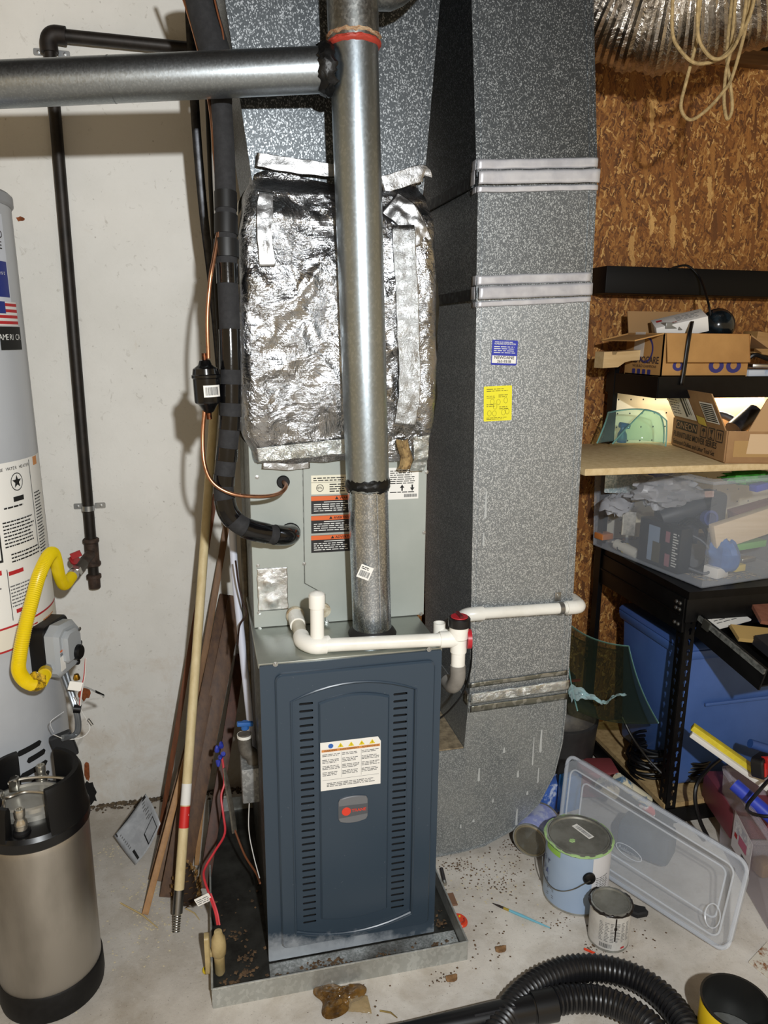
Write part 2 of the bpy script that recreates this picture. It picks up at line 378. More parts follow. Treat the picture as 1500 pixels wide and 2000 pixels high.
# dirt line where the wall meets the slab, the black hole in the plaster
rnd = random.Random(3)
d = MB()
for i in range(420):
    x = rnd.uniform(-.62, .0); y = WY-abs(rnd.gauss(0, .018))-.002; s = rnd.uniform(.002, .008)
    m = Matrix.Translation((x, y, s*.3)) @ Matrix.Rotation(rnd.random()*6, 4, 'Z')
    d.lathe([(0, -s*.3), (s, -s*.2), (s*.7, s*.3), (0, s*.45)], 5, m)
d.build('wall_dirt', mat('dark_dirt', '40362b', .9, 0, '6d5c45', 90), label='dark crumbled dirt along the foot of the white wall', cat='dirt', kind='stuff')
def blot(name, outline, mt, label, cat, y=WY):
    """stain or hole in the paint with its own ragged outline, on the white wall"""
    MB().plate(XZ(0, y, 0), outline, .0008, bev=.0003).build(name, mt, None, label, cat, smooth=False)
def ragged(cx, cz, rx, rz, n, sd, k=.45):
    q = random.Random(sd); return [(cx+rx*(1-k*q.random())*math.cos(2*math.pi*i/n), cz+rz*(1-k*q.random())*math.sin(2*math.pi*i/n)) for i in range(n)]
p = at(178, 1570, Y=WY); o = ragged(p.x, .05, .03, .055, 16, 5)
o = [(x, max(z, .003)) for x, z in o]
blot('wall_hole', o, mat('hole_black', '0b0908', .9), 'black crumbled hole in white wall at the floor', 'hole')
p = at(170, 1505, Y=WY); blot('rust_stain', ragged(p.x, p.z, .012, .05, 14, 6), mat('rust', '8c4a22', .9, 0, '5e3014', 60), 'rusty vertical crack above the black wall hole', 'stain')
p = at(165, 1355, Y=WY); blot('rust_stain', ragged(p.x, p.z, .022, .03, 14, 8), MATS['rust'], 'rust brown stain behind gas valve wires', 'stain')
p = at(40, 428, Y=WY); blot('rust_stain', ragged(p.x, p.z, .014, .008, 12, 9), MATS['rust'], 'small rust fleck beside the water heater top', 'stain')

# ================================================================ furnace
FWD, FH, FZ = .4445, .829, .008
f = thing('furnace', 'dark slate blue gas furnace with slotted front door', 'furnace')
BLUE = mat('slate_blue_enamel', '3f4a57', .36, 0, '434f5d', 3)
GSIDE = galv('cabinet_steel', '4b4b48', '6e6e6a', 120, .5)
MB().box((.002, .02, FZ), (FWD-.002, .71, FZ+FH-.012)).build('cabinet', GSIDE, f, bevel=.003)
MB().box((.004, .008, FZ+.03), (FWD-.004, .0195, FZ+FH-.03)).build('slot_shade_board', mat('slot_shade_black', '0c0c0d', .8), f)  # added black board: the shade behind the door slots, put into colour
MB().box((-.003, -.006, FZ+FH-.012), (FWD+.003, .713, FZ+FH)).build('top_plate', mat('grey_green_sheet', 'a9ada6', .3, .75, '8d918a', 5, .45, .75), f, bevel=.002)
def m_door():
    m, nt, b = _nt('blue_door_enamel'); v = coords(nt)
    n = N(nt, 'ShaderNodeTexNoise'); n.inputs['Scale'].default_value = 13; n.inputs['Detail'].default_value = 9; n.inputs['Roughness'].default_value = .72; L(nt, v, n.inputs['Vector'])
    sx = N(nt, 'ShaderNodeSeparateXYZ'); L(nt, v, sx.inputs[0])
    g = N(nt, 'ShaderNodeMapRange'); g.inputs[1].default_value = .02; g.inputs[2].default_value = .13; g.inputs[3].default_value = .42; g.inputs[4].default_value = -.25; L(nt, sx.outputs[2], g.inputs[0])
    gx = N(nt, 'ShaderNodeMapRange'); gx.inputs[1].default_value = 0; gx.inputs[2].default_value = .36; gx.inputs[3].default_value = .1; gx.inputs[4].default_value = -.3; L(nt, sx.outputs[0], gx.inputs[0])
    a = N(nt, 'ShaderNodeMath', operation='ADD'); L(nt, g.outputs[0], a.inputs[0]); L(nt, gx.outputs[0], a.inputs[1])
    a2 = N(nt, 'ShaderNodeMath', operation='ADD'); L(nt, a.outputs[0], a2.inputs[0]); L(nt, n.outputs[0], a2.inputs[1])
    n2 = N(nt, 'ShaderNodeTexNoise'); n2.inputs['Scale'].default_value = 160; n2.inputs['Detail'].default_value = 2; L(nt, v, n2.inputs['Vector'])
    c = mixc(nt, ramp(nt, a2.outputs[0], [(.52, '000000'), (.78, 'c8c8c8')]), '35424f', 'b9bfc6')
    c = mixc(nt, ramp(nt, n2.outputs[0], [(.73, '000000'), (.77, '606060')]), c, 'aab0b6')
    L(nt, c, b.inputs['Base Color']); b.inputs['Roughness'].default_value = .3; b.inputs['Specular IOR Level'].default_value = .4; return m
DOOR = m_door()
def dq(px, py): q = at(px, py, Y=-.012); return (q.x, q.z)
D = XZ(0, 0, 0)                                   # u = x, v = z, w = -y
def arc(a, b, sag, n=10):
    """slightly arched line from a to b"""
    return [(a[0]+(b[0]-a[0])*i/n, a[1]+(b[1]-a[1])*i/n+sag*4*(i/n)*(1-i/n)) for i in range(n+1)]
zB, zT = FZ+.004, FZ+FH-.004
ax0, ax1, az0, az1 = .076, .372, .098, .735       # arched louvre field
def field(x0, x1, z0, z1, s1, s0, r=.012):
    top = arc((x1, z1), (x0, z1), s1); bot = arc((x0, z0), (x1, z0), -s0)
    return bot+top
AF = field(ax0, ax1, az0, az1, .034, .030)
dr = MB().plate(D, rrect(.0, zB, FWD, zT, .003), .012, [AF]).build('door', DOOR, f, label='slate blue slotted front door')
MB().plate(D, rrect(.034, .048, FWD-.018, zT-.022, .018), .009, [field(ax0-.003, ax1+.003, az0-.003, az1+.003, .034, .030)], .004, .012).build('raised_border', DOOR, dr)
cx0, cx1, cz0, cz1 = .136, .311, .120, .728
slots = []
for k in range(33):
    z = .728-k*.0192
    for x0, x1 in ((.090, .124), (.322, .358)):
        slots.append([(x, zz+(x-x0)*.0) for x, zz in rrect(x0, z-.0030, x1, z+.0030, .00295, 3)])
MB().plate(D, [(x, z) for x, z in field(ax0-.002, ax1+.002, az0-.002, az1+.002, .034, .030)], .0015, slots, 0, .0125).build('louvre_panel', DOOR, dr)
MB().plate(D, field(cx0, cx1, cz0, cz1, .016, .012), .008, (), .004, .0135).build('centre_panel', DOOR, dr)
# bead around the louvre field
MB().tube([(x, -.0215, z) for x, z in field(ax0-.006, ax1+.006, az0-.006, az1+.006, .034, .030)], .0028, 6, closed=True).build('bead', DOOR, dr)
for px, py in ((538, 1297), (838, 1268)):
    q = at(px, py, Y=-.012); screw((q.x, -.012, q.z), (0, -1, 0), .005, dr, ZINC)
yl = -.0220
q0 = at(627, 1450, Y=yl); q1 = at(747, 1438, Y=yl); q2 = at(740, 1530, Y=yl); q3 = at(625, 1546, Y=yl)
lx0, lx1, lz0, lz1 = (q0.x+q3.x)/2, (q1.x+q2.x)/2, (q3.z+q2.z)/2, (q0.z+q1.z)/2
LF = XZ(lx0, yl, lz0); w, h = lx1-lx0, lz1-lz0
lb = MB().plate(LF, [(0, 0), (w, 0), (w, h*.9), (w*.95, h), (0, h)], .0004).build('warning_label', WHT, f, smooth=False, label='white warning label with yellow triangles')
rnd = random.Random(1); LP = flat(LF, .0008)
prn([(.02*w, h*.80, w*.985, h*.85)], LP, mat('print_amber', 'd08a4a', .6), lb)
text('WARNING    AVERTISSEMENT    ADVERTENCIA', .0062, LF @ Matrix.Translation((w*.06, h*.808, .0007)), INK, lb, sx=1.05)
pr = []
for k in range(3):
    for z1_, z0_ in ((.77, .69), (.66, .56), (.53, .43), (.40, .29)):
        pr += words(w*(.03+.325*k), h*z0_, w*(.33+.325*k), h*z1_, .0040, rnd, .45)
pr += words(w*.1, h*.05, w*.95, h*.17, .0042, rnd, .45)
prn(pr, LP, INKG, lb); prn([(w*.03, h*.215, w*.97, h*.22), (w*.345, h*.24, w*.348, h*.78), (w*.67, h*.24, w*.673, h*.78)], LP, INKG, lb)
MB().plate(LF, circ(w*.17, h*.915, .0062), .0004, w0=.0005).build('blue_disc', mat('print_blue', '2d5fae', .6), lb)
for k in range(4):
    c0 = w*(.33+.175*k); MB().plate(LF, [(c0-.0075, h*.87), (c0+.0075, h*.87), (c0, h*.96)], .0004, w0=.0005).build('warning_triangle', mat('print_yellow', 'd9c21f', .6), lb)
    text('!', .009, LF @ Matrix.Translation((c0, h*.88, .0010)), INK, lb, align='CENTER')
# maker's badge
b0 = at(661, 1612, Y=yl); b1 = at(718, 1549, Y=yl); bx0, bx1, bz0, bz1 = b0.x, b1.x, b0.z+.004, b1.z-.002
BF = XZ(bx0, yl, bz0); w, h = bx1-bx0, bz1-bz0
bo = arc((.004, .006), (w-.004, .006), -.006, 8)+[(w, .014), (w, h-.012)]+arc((w-.004, h-.004), (.004, h-.004), .005, 8)+[(0, h-.012), (0, .014)]
bd = MB().plate(BF, bo, .004, (), .0015).build('badge', mat('badge_grey', '77797d', .35, .3), f, label='grey badge with red roundel and red lettering')
MB().plate(BF, [(.001, h*.24), (w-.001, h*.3), (w-.001, h*.68), (.001, h*.7)], .0006, w0=.004).build('badge_band', mat('badge_dark', '5c5e63', .35, .3), bd)
MB().plate(BF, circ(w*.26, h*.48, .0115, 24), .0012, w0=.0045, bev=.0004).build('roundel', mat('badge_red', 'd8402c', .35), bd)
text('TRANE', .0115, BF @ Matrix.Translation((w*.44, h*.44, .0052)), MATS['badge_red'], bd, sx=1.02, bold=.02)
# ================================================================ drain pan
pn = thing('drain_pan', 'shallow galvanized drain pan under the furnace', 'drain pan')
GP = galv('pan_steel', 'b4b7b4', 'c3c6c3', 120, .42, .5, .55, grime='8d8a80', gr=.8)
px0, px1, py0, py1 = -.142, .505, -.108, .66
MB().box((px0, py0, .002), (px1, py1, .006)).build('pan_floor', mat('dirty_pan_floor', '4c4c48', .42, .6, '2d2c29', 12, .35, .65), pn)
for nm, a, b in (('pan_wall', (px0, py0-.0015, .0), (px1, py0+.0015, .055)), ('pan_wall', (px0, py1-.0015, 0), (px1, py1+.0015, .055)),
                 ('pan_wall', (px0-.0015, py0, 0), (px0+.0015, py1, .055)), ('pan_wall', (px1-.0015, py0, 0), (px1+.0015, py1, .055))):
    w_ = MB().box(a, b).build(nm, GP, pn)
    if a[1] == b[1]-.003: MB().tube([(a[0], (a[1]+b[1])/2, .055), (b[0], (a[1]+b[1])/2, .055)], .0028, 8).build('rolled_rim', GP, w_)
    else: MB().tube([((a[0]+b[0])/2, a[1], .055), ((a[0]+b[0])/2, b[1], .055)], .0028, 8).build('rolled_rim', GP, w_)
MB().box((.0, -.104, .0062), (.5, -.014, .0075)).build('bright_floor_strip', galv('wet_pan', 'a3a8a6', 'c6c9c8', 240, .3, .4, .5, grime='4a453d', gr=1.0), pn)
rnd = random.Random(7); d = MB()
cl = [(-.06, -.03), (-.08, .1), (.02, -.07), (.1, -.06), (.16, -.05), (.2, -.08), (.3, -.055), (.45, -.06), (.47, .02), (.12, -.025), (-.1, -.06), (.46, .2), (-.05, .02)]
for i in range(520):
    if rnd.random() < .7: c = rnd.choice(cl); x, y = rnd.gauss(c[0], .014), rnd.gauss(c[1], .010)
    else: x, y = rnd.uniform(-.13, .49), rnd.uniform(-.1, .3)
    if -.004 < x < FWD+.004 and y > -.034: continue
    if not (px0+.006 < x < px1-.006 and py0+.006 < y): continue
    s = rnd.uniform(.0012, .0048); m = Matrix.Translation((x, y, .0075+s*.3)) @ Matrix.Rotation(rnd.random()*6, 4, 'Z') @ Matrix.Rotation(rnd.uniform(-.6, .6), 4, 'X')
    d.lathe([(0, -s*.25), (s*1.3, 0), (s*.5, s*.3), (0, s*.4)], 4, m)
d.build('leaf_crumbs', mat('leaf_crumb', '6b5238', .9, 0, '3a2d20', 80), pn, kind='stuff')
# ================================================================ evaporator coil cabinet
CY0 = .215
c = thing('coil_cabinet', 'grey green evaporator coil cabinet on top of the furnace', 'coil cabinet', (.235, .4, FZ+FH))
GG = mat('grey_green_enamel', 'a3a8a2', .42, 0, '9aa09a', 4)
cz0_, cz1_ = FZ+FH, 1.34
MB().box((.004, CY0+.006, cz0_), (.465, .70, cz1_)).build('cabinet', galv('coil_case', '7c7f7a', '9ea09c', 150, .5), c)
K = XZ(0, CY0+.006, 0)
sx_ = at(592, 1000, Y=CY0).x
zs = at(592, 1140, Y=CY0).z; xs2 = at(634, 1180, Y=CY0).x
pl = MB().plate(K, [(.004, cz0_+.002), (xs2, cz0_+.002), (xs2, zs-.035), (sx_, zs), (sx_, cz1_), (.004, cz1_)], .006, (), .001).build('access_panel', GG, c)
pr_ = MB().plate(K, [(xs2+.002, cz0_+.002), (.465, cz0_+.002), (.465, cz1_), (sx_+.002, cz1_), (sx_+.002, zs+.0007), (xs2+.002, zs-.034)], .006, (), .001).build('access_panel', GG, c)
for px, py in ((502, 932), (504, 1105), (506, 1197), (507, 1228), (594, 1101), (639, 1214), (833, 922), (828, 1040), (822, 1199)):
    q = at(px, py, Y=CY0); screw((q.x, CY0, q.z), (0, -1, 0), .0042, c, ZINC)
def oval(px, py, r, name, mt, y=CY0, t=.006):
    q = at(px, py, Y=y); return MB().plate(XZ(q.x, y, q.z), circ(0, 0, r, 24), t, (), .002).build(name, mt, c)
oval(553, 941, .0165, 'grommet', RUB); oval(567, 1040, .026, 'grommet', RUB)
def lab(px0, py0, px1, py1, y, mt, parent, name, label, t=.0006):
    a = at(px0, py1, Y=y); b = at(px1, py0, Y=y); m = XZ(a.x, y, a.z); w, h = b.x-a.x, b.z-a.z
    return MB().plate(m, [(0, 0), (w, 0), (w, h), (0, h)], t).build(name, mt, parent, smooth=False, label=label), m @ Matrix.Translation((0, 0, t+.0003)), w, h
CREAM = mat('cream_label', 'e2ddc8', .6); rnd = random.Random(4)
o, m, w, h = lab(608, 926, 692, 966, CY0, CREAM, c, 'rating_label', 'cream rating label with print')
prn(words(w*.05, h*.68, w*.9, h*.95, .006, rnd, .4)+words(w*.42, h*.05, w*.85, h*.6, .006, rnd, .45), flat(m), INK, o)
prn([(0, h*.62, w, h*.635)], flat(m), INK, o)
MB().plate(m, circ(w*.2, h*.33, .0095, 20), .0002, [circ(w*.2, h*.33, .008, 20)]).build('mark_ring', INK, o); text('ETL', .008, m @ Matrix.Translation((w*.2, h*.28, 0)), INK, o, align='CENTER', bold=.02)
for k, (wd, dx) in enumerate((('WARNING', .56), ('AVERTISSEMENT', .42), ('ADVERTENCIA', .46))):
    o, m, w, h = lab(608, 966+k*38, 690, 1004+k*38, CY0, mat('print_black_sheet', '151416', .55), c, 'hazard_label', 'black hazard label with orange header')
    prn([(0, h*.74, w, h*.99)], flat(m), ORG, o)
    text('\u25b2 '+wd, .0095, m @ Matrix.Translation((w*dx, h*.79, .0004)), INK, o, bold=.02)
    prn(words(w*.06, h*.05, w*.92, h*.62, .0056, rnd, .4)+[(w*.3, h*.63, w*.8, h*.67)], flat(m), mat('print_white', 'd8d8d4', .6), o)
o, m, w, h = lab(755, 912, 818, 976, CY0, WHT, c, 'spec_label', 'white specification label with arrows and barcode')
prn(words(w*.1, h*.45, w*.95, h*.95, .0055, rnd, .4)+bars(w*.55, h*.06, w*.95, h*.16, rnd)+words(w*.1, h*.2, w*.9, h*.27, .005, rnd), flat(m), INK, o)
for u, s in ((.48, 1), (.8, -1)):
    z = h*.36; MB().plate(m, [(w*u-.002, z-.008*s), (w*u+.002, z-.008*s), (w*u+.002, z), (w*u+.006, z), (w*u, z+.009*s), (w*u-.006, z), (w*u-.002, z)], .0002, w0=.0002).build('arrow_mark', INK, o, smooth=False)
# foil patch over a knock-out
FO = foil('patch_foil', 'cfd0d0', .22, 55, .5, dist=.004)
a = at(504, 1194, Y=CY0); b = at(561, 1107, Y=CY0)
def patch(u, v):
    x = a.x+(b.x-a.x)*u; z = a.z+(b.z-a.z)*v; e = min(u, v, 1-u, 1-v)
    bl = .006*math.exp(-(((u-.35)/.2)**2+((v-.68)/.16)**2))+.007*math.exp(-(((u-.48)/.16)**2+((v-.22)/.12)**2))
    return (x+.002*nz((u, v, 0), 6), CY0-.0012-bl*min(1, e*8)-.0008*nz((u, v, 1), 9), z)
MB().grid(patch, 24, 32).build('foil_patch', FO, c, solid=.0006)
def pj(v):
    d = Vector(v)-CP; z = d.dot(FW); return (750+FPX*d.dot(RT)/z, 1000-FPX*d.dot(UP)/z)
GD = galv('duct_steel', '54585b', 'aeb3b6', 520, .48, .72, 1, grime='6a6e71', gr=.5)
GDM = galv('mid_duct_steel', '6b6f72', 'bcc1c3', 520, .5, .64, .85, grime='83878a', gr=.55)  # middle duct section, toned between its neighbours
GDD = galv('pale_duct_steel', '8b9093', 'd2d6d8', 520, .54, .60, .8, grime='a3a6a8', gr=.6)  # lowest straight duct section, paler and less metallic than those above
GD2 = galv('plenum_steel', '4f5356', 'a4a8ab', 430, .46, .70, 1, grime='5f6264', gr=.4)
GF = galv('flue_steel', 'a3adb4', 'afb9c0', 220, .36, .6, 1, grime='8c959b', gr=.8, bm=.015, rv=.02)
GN = galv('new_flue_steel', 'b0b8c2', 'dde4ec', 420, .27, .6, 1, grime='a0a6b0', gr=.3, bm=.035, rv=.04)
TAPE = foil('duct_tape', 'a9aaab', .34, 30, .4, dist=.004); TAPE2 = foil('bright_foil_tape', 'dfe4e2', .2, 34, .9, dist=.008)
# ================================================================ supply plenum
Y0 = .25
p = thing('supply_plenum', 'galvanized supply plenum flaring upward behind the vent pipe', 'duct', (.24, .45, 1.9))
a, b, c_, d_ = at(500, 325, Y=Y0), at(818, 345, Y=Y0), at(850, 0, Y=Y0), at(447, 0, Y=Y0)
zt = 2.86; xl = d_.x+(d_.x-a.x)/(d_.z-a.z)*(zt-d_.z); xr = c_.x+(c_.x-b.x)/(c_.z-b.z)*(zt-c_.z)
MB().hexa([(a.x, Y0, 1.86), (b.x, Y0, 1.86), (b.x, .68, 1.86), (a.x, .68, 1.86), (xl, Y0, zt), (xr, Y0, zt), (xr, .72, zt), (xl, .72, zt)]).build('duct_body', GD2, p, smooth=False)
MB().beam((b.x-.012, Y0-.002, 1.87), (xr-.012, Y0-.002, zt), .003, .004, (0, -1, 0)).build('seam', GD2, p)
MB().beam((b.x+.003, Y0+.004, 1.87), (xr+.003, Y0+.004, zt), .008, .014, (0, -1, 0)).build('corner_seam', GD2, p)
MB().beam((a.x+.010, Y0-.001, 1.87), (xl+.010, Y0-.001, zt), .003, .003, (0, -1, 0)).build('seam', GD2, p)
# ================================================================ foil wrapped transition
fw_ = thing('foil_wrap', 'crumpled silver foil insulation wrapped around the duct transition', 'insulation', (.235, .4, 1.342))
FOI = foil('wrap_foil', 'aeb0b3', .22, 11, .8, dist=.022); FOS = foil('side_foil', 'd9d4c4', .36, 13, .7, 'b9b09a', dist=.012)
def crum(q, k=0):
    a_ = 1-abs(nz(q, 9, k)); b_ = 1-abs(nz(q, 21, k+3)); return .010*a_*a_+.004*b_*b_+.006*nz(q, 4, k)
def lerp_t(t, tab):
    for (t0, v0), (t1, v1) in zip(tab, tab[1:]):
        if t <= t1: s_ = (t-t0)/(t1-t0); s_ = s_*s_*(3-2*s_); return v0+(v1-v0)*s_
    return tab[-1][1]
zl = [at(0+480, y, Y=.2).z for y in (905, 880, 800, 600, 450, 380, 330, 300)]
LEFT = [(1.26, .012), (1.30, .010), (1.36, -.014), (1.6, -.012), (1.8, -.004), (1.88, .006), (1.94, .030), (2.0, .05)]
RGT = [(1.26, .470), (1.40, .474), (1.7, .468), (1.85, .458), (1.90, .450), (1.95, .440), (2.0, .43)]
FRN = [(1.26, .200), (1.30, .188), (1.45, .158), (1.7, .150), (1.84, .165), (1.90, .195), (1.94, .235), (2.0, .247)]
def wrapf(u, v):
    ztop = 1.945+.012*math.sin(u*9)+.008*nz((u*5, 0, 0), 1); zbot = 1.275+.010*nz((u*7, 3, 0), 1)
    z = zbot+(ztop-zbot)*v; l, r, f_ = lerp_t(z, LEFT), lerp_t(z, RGT), lerp_t(z, FRN); e = .035
    x = l+(r-l)*u; yy = f_
    for s_ in (u*(r-l), (1-u)*(r-l)):
        if s_ < e: yy = max(yy, f_+e-math.sqrt(max(0, e*e-(e-s_)**2)))
    q = Vector((x, yy, z)); k = min(1, v*12, (1-v)*12)
    return (x+.004*nz(q, 12, 5), yy-crum(q)*k+.004, z)
MB().grid(wrapf, 130, 170).build('front_wrap', FOI, fw_, label='bright crumpled foil front')
def wrapl(u, v, side=0):
    z = 1.27+(1.93-1.27)*v; x = lerp_t(z, LEFT if side == 0 else RGT); f_ = lerp_t(z, FRN)+.036; y = f_+(.66-f_)*u; q = Vector((x, y, z))
    o_ = crum(q, 9)*min(1, v*10, (1-v)*10+.2)*.9-.003
    return (x-o_ if side == 0 else x+o_, y, z)
MB().grid(wrapl, 60, 110).build('side_wrap', FOS, fw_, label='dull creased foil side')
MB().grid(lambda u, v: wrapl(u, v, 1), 40, 90).build('side_wrap', FOS, fw_, label='dull creased foil side')
def strip(pts, wid, name, mt, parent, y=None, lift=.0015, n=24, k=2, amp=.003, label=None, th=.0004):
    """tape laid over the wrap: centre line in pixels, width in metres"""
    P = spl([at(px, py, Y=yy) for px, py, yy in pts], 8); mb = MB(); T = len(P)-1
    def fn(u, v):
        i = min(int(u*T), T-1); f_ = u*T-i; c0 = P[i].lerp(P[i+1], f_); t = (P[i+1]-P[i]).normalized(); s_ = t.cross(Vector((0, -1, 0))).normalized()
        q = c0+s_*(v-.5)*wid; dy = amp*(1-abs(nz(q, 26, k)))+amp*.5*nz(q, 60, k)
        return q+Vector((0, -lift-dy, 0))+s_*.003*nz(q, 30, k+4)
    mb.grid(fn, max(6, int(T*1.5)), n); return mb.build(name, mt, parent, label=label, solid=th)
strip([(500, 312, .228), (580, 325, .222), (655, 333, .222)], .030, 'tape_strip', TAPE, fw_, k=3, label='silver tape along top edge')
strip([(745, 362, .222), (820, 340, .222), (828, 345, .225)], .038, 'tape_strip', TAPE, fw_, k=5)
strip([(520, 375, .165), (516, 440, .150), (522, 520, .145)], .034, 'tape_strip', TAPE, fw_, k=7, amp=.004)
strip([(787, 440, .150), (795, 600, .140), (800, 760, .142), (790, 830, .150)], .055, 'tape_strip', foil('ribbed_tape', 'b4b7b9', .28, 40, .6, dist=.006), fw_, k=8, label='grey ribbed tape seam right of the vent pipe')
strip([(760, 395, .175), (800, 430, .158), (820, 480, .160)], .06, 'tape_strip', TAPE, fw_, k=11, amp=.006)
strip([(503, 888, .190), (590, 880, .180), (690, 868, .178)], .036, 'tape_strip', TAPE2, fw_, k=12, amp=.006)
strip([(512, 908, .204), (560, 912, .206), (605, 908, .206)], .016, 'tape_strip', TAPE, fw_, k=14, amp=.002)
strip([(822, 850, .150), (820, 890, .168), (812, 918, .200)], .038, 'torn_flap', TAPE2, fw_, k=17, amp=.012, label='torn crumpled foil flap')
q = at(787, 880, Y=.175)
MB().grid(lambda u, v: (q.x-.014+.030*u+.006*math.sin(v*5), .168-.02*math.sin(u*3.1)*(.6+.4*v)+.006*nz((u, v, 0), 5), q.z-.045+.075*v), 12, 20).build('insulation_tuft', mat('tan_fibreglass', 'a88c5e', .95, 0, '5a452a', 60, bmp=.6), fw_, label='tan fibreglass showing through the tear', solid=.004)
# ================================================================ flue and branch vent
fx0, fx1, fy = .2965, .2505, .110
def fp(z): return Vector((fx0+(fx1-fx0)*(z-.84)/(2.14-.84), fy, z))
fu = thing('flue_pipe', 'upright round galvanized flue pipe rising from the furnace', 'flue pipe', fp(.84))
zm = at(722, 952, Y=fy-.05).z; zr = at(693, 70, Y=fy-.05).z
MB().tube([fp(.838), fp(1.0), fp(zm-.012)], .0495, 40).build('lower_pipe', GN, fu, label='shiny new lower pipe section')
MB().tube([fp(zm-.014)]+[fp(zm+(zr-zm)*i/6) for i in range(1, 7)], .0525, 40).build('upper_pipe', GF, fu)
MB().tube([fp(zr-.002), fp(2.5), fp(2.9)], .0545, 40).build('top_pipe', galv('old_flue_steel', '8b8f8f', 'a2a5a4', 260, .38, .5, 1, grime='77695a', gr=.6), fu, label='dull top pipe section')
m = Matrix.Translation(fp(.838)); MB().lathe([(.060, 0), (.062, .006), (.056, .016), (.0500, .022)], 32, m).build('collar', mat('black_collar', '151414', .6), fu)
MB().beam(fp(.87)+Vector((.012, -.0485, 0)), fp(zm-.02)+Vector((.012, -.0485, 0)), .0018, .003, (0, -1, 0)).build('seam', GN, fu)
MAST = mat('black_mastic', '070707', .42, 0, '0d0d0d', 60, bmp=.5, spec=.35)
def goo(c0, ax, r, w, name, mt, parent, sd, amp=.006, n=56):
    ax = Vector(ax).normalized(); m = fr(c0, ax.orthogonal(), ax.cross(ax.orthogonal())); vs = []; k = 10
    mb = MB()
    def fn(u, v):
        a_ = u*2*math.pi; q = Vector((math.cos(a_)*2, math.sin(a_)*2, sd)); lo = -w/2+amp*nz(q, 2.2)+amp*.8*nz(q, 5); hi = w/2+amp*nz(q, 2.6, 4)+amp*.8*nz(q, 6, 2)
        rr = r+.005*math.sin(math.pi*v)+.004*nz((q.x, q.y, v*3+sd), 2.5)*math.sin(math.pi*v)-.001*(v in (0, 1))
        return m @ Vector((rr*math.cos(a_), rr*math.sin(a_), lo+(hi-lo)*v))
    return mb.grid(fn, n, k).build(name, mt, parent)
goo(fp(zm), (0, 0, 1), .0505, .036, 'mastic_ring', MAST, fu, 1, .007)
goo(fp(zr), (-.035, 0, 1), .0535, .014, 'sealant_band', mat('red_sealant', 'a8392c', .6, 0, '96301f', 30), fu, 5, .002)
goo(fp(zr+.014), (-.035, 0, 1), .0540, .008, 'rust_band', mat('rusty_edge', '8a5a3a', .8, 0, 'b9a98a', 60), fu, 9, .004)
# elbow stub leaving at the top right
e0 = at(738, -4, Y=.11); MB().tube(spl([fp(2.33), e0+Vector((.02, .0, .02)), e0+Vector((.10, .0, .09))], 5), .042, 24).build('branch_stub', MATS['old_flue_steel'], fu)
# price sticker
a_ = at(713, 1118, Y=fy-.05); m = fr((a_.x, fy-.0496, a_.z), (1, -.02, -.45), (.42, 0, .9))
st = MB().plate(m, rrect(-.0165, -.017, .0165, .017, .001), .0005).build('barcode_sticker', WHT, fu, smooth=False)
rnd = random.Random(8); prn(bars(-.013, -.012, .013, .003, rnd)+words(-.013, .006, .012, .015, .004, rnd), flat(m, .0009), INK, st)
h0 = (at(0, 122, Y=fy+.10)+at(0, 208, Y=fy+.10))/2; h1 = (at(636, 90, Y=fy)+at(636, 182, Y=fy))/2; hd = (h1-h0).normalized()
ve = thing('vent_pipe', 'horizontal galvanized vent pipe entering the flue from the left', 'vent pipe', h1)
MB().tube([h0-hd*.5, h0, h0.lerp(h1, .5), h1+hd*.006], .0445, 40).build('pipe', galv('vent_steel', '979da1', 'a2a8ac', 330, .36, .6, 1, bm=.02, rv=.03, grime='84827c', gr=.5), ve)
goo(h1+hd*.002, hd, .0475, .034, 'mastic_ring', MAST, ve, 3, .009)
MB().tube([h0.lerp(h1, .335), h0.lerp(h1, .338)], .0452, 40, caps=False).build('joint', MATS['vent_steel'], ve)
# ================================================================ return duct on the right
du = thing('return_duct', 'tall rectangular galvanized return air duct right of the furnace', 'duct', (.78, .5, 0))
DY0, DY1 = .28, .745
def sect(rowT, rowB, name='section', zt=None, GD=GD):
    (lx, rx, y0), (lx2, rx2, y1) = rowT, rowB
    t0, t1, b0, b1 = at(lx, y0[0], Y=DY0), at(rx, y0[1], Y=DY0), at(lx2, y1[0], Y=DY0), at(rx2, y1[1], Y=DY0)
    if zt:
        for a_, b_ in ((t0, b0), (t1, b1)):
            k = (zt-b_.z)/(a_.z-b_.z); a_.x = b_.x+(a_.x-b_.x)*k; a_.z = zt
    P = [b0, b1, b1+Vector((0, DY1-DY0, 0)), b0+Vector((0, DY1-DY0, 0)), t0, t1, t1+Vector((0, DY1-DY0, 0)), t0+Vector((0, DY1-DY0, 0))]
    o = MB().hexa(P).build(name, GD, du, smooth=False)
    MB().beam(b0+Vector((.016, -.0008, .0)), t0+Vector((.016, -.0008, 0)), .003, .0022, (0, -1, 0)).build('seam', GD, o)
    MB().beam(b1+Vector((-.014, -.0008, .0)), t1+Vector((-.014, -.0008, 0)), .003, .0022, (0, -1, 0)).build('seam', GD, o)
    MB().beam(b1+Vector((.002, .004, 0)), t1+Vector((.002, .004, 0)), .006, .012, (0, -1, 0)).build('corner_seam', GD, o)
    return P
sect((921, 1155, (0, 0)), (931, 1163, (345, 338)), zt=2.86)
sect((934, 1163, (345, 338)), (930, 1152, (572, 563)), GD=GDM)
sect((931, 1150, (572, 563)), (917, 1106, (1370, 1338)), GD=GDD)
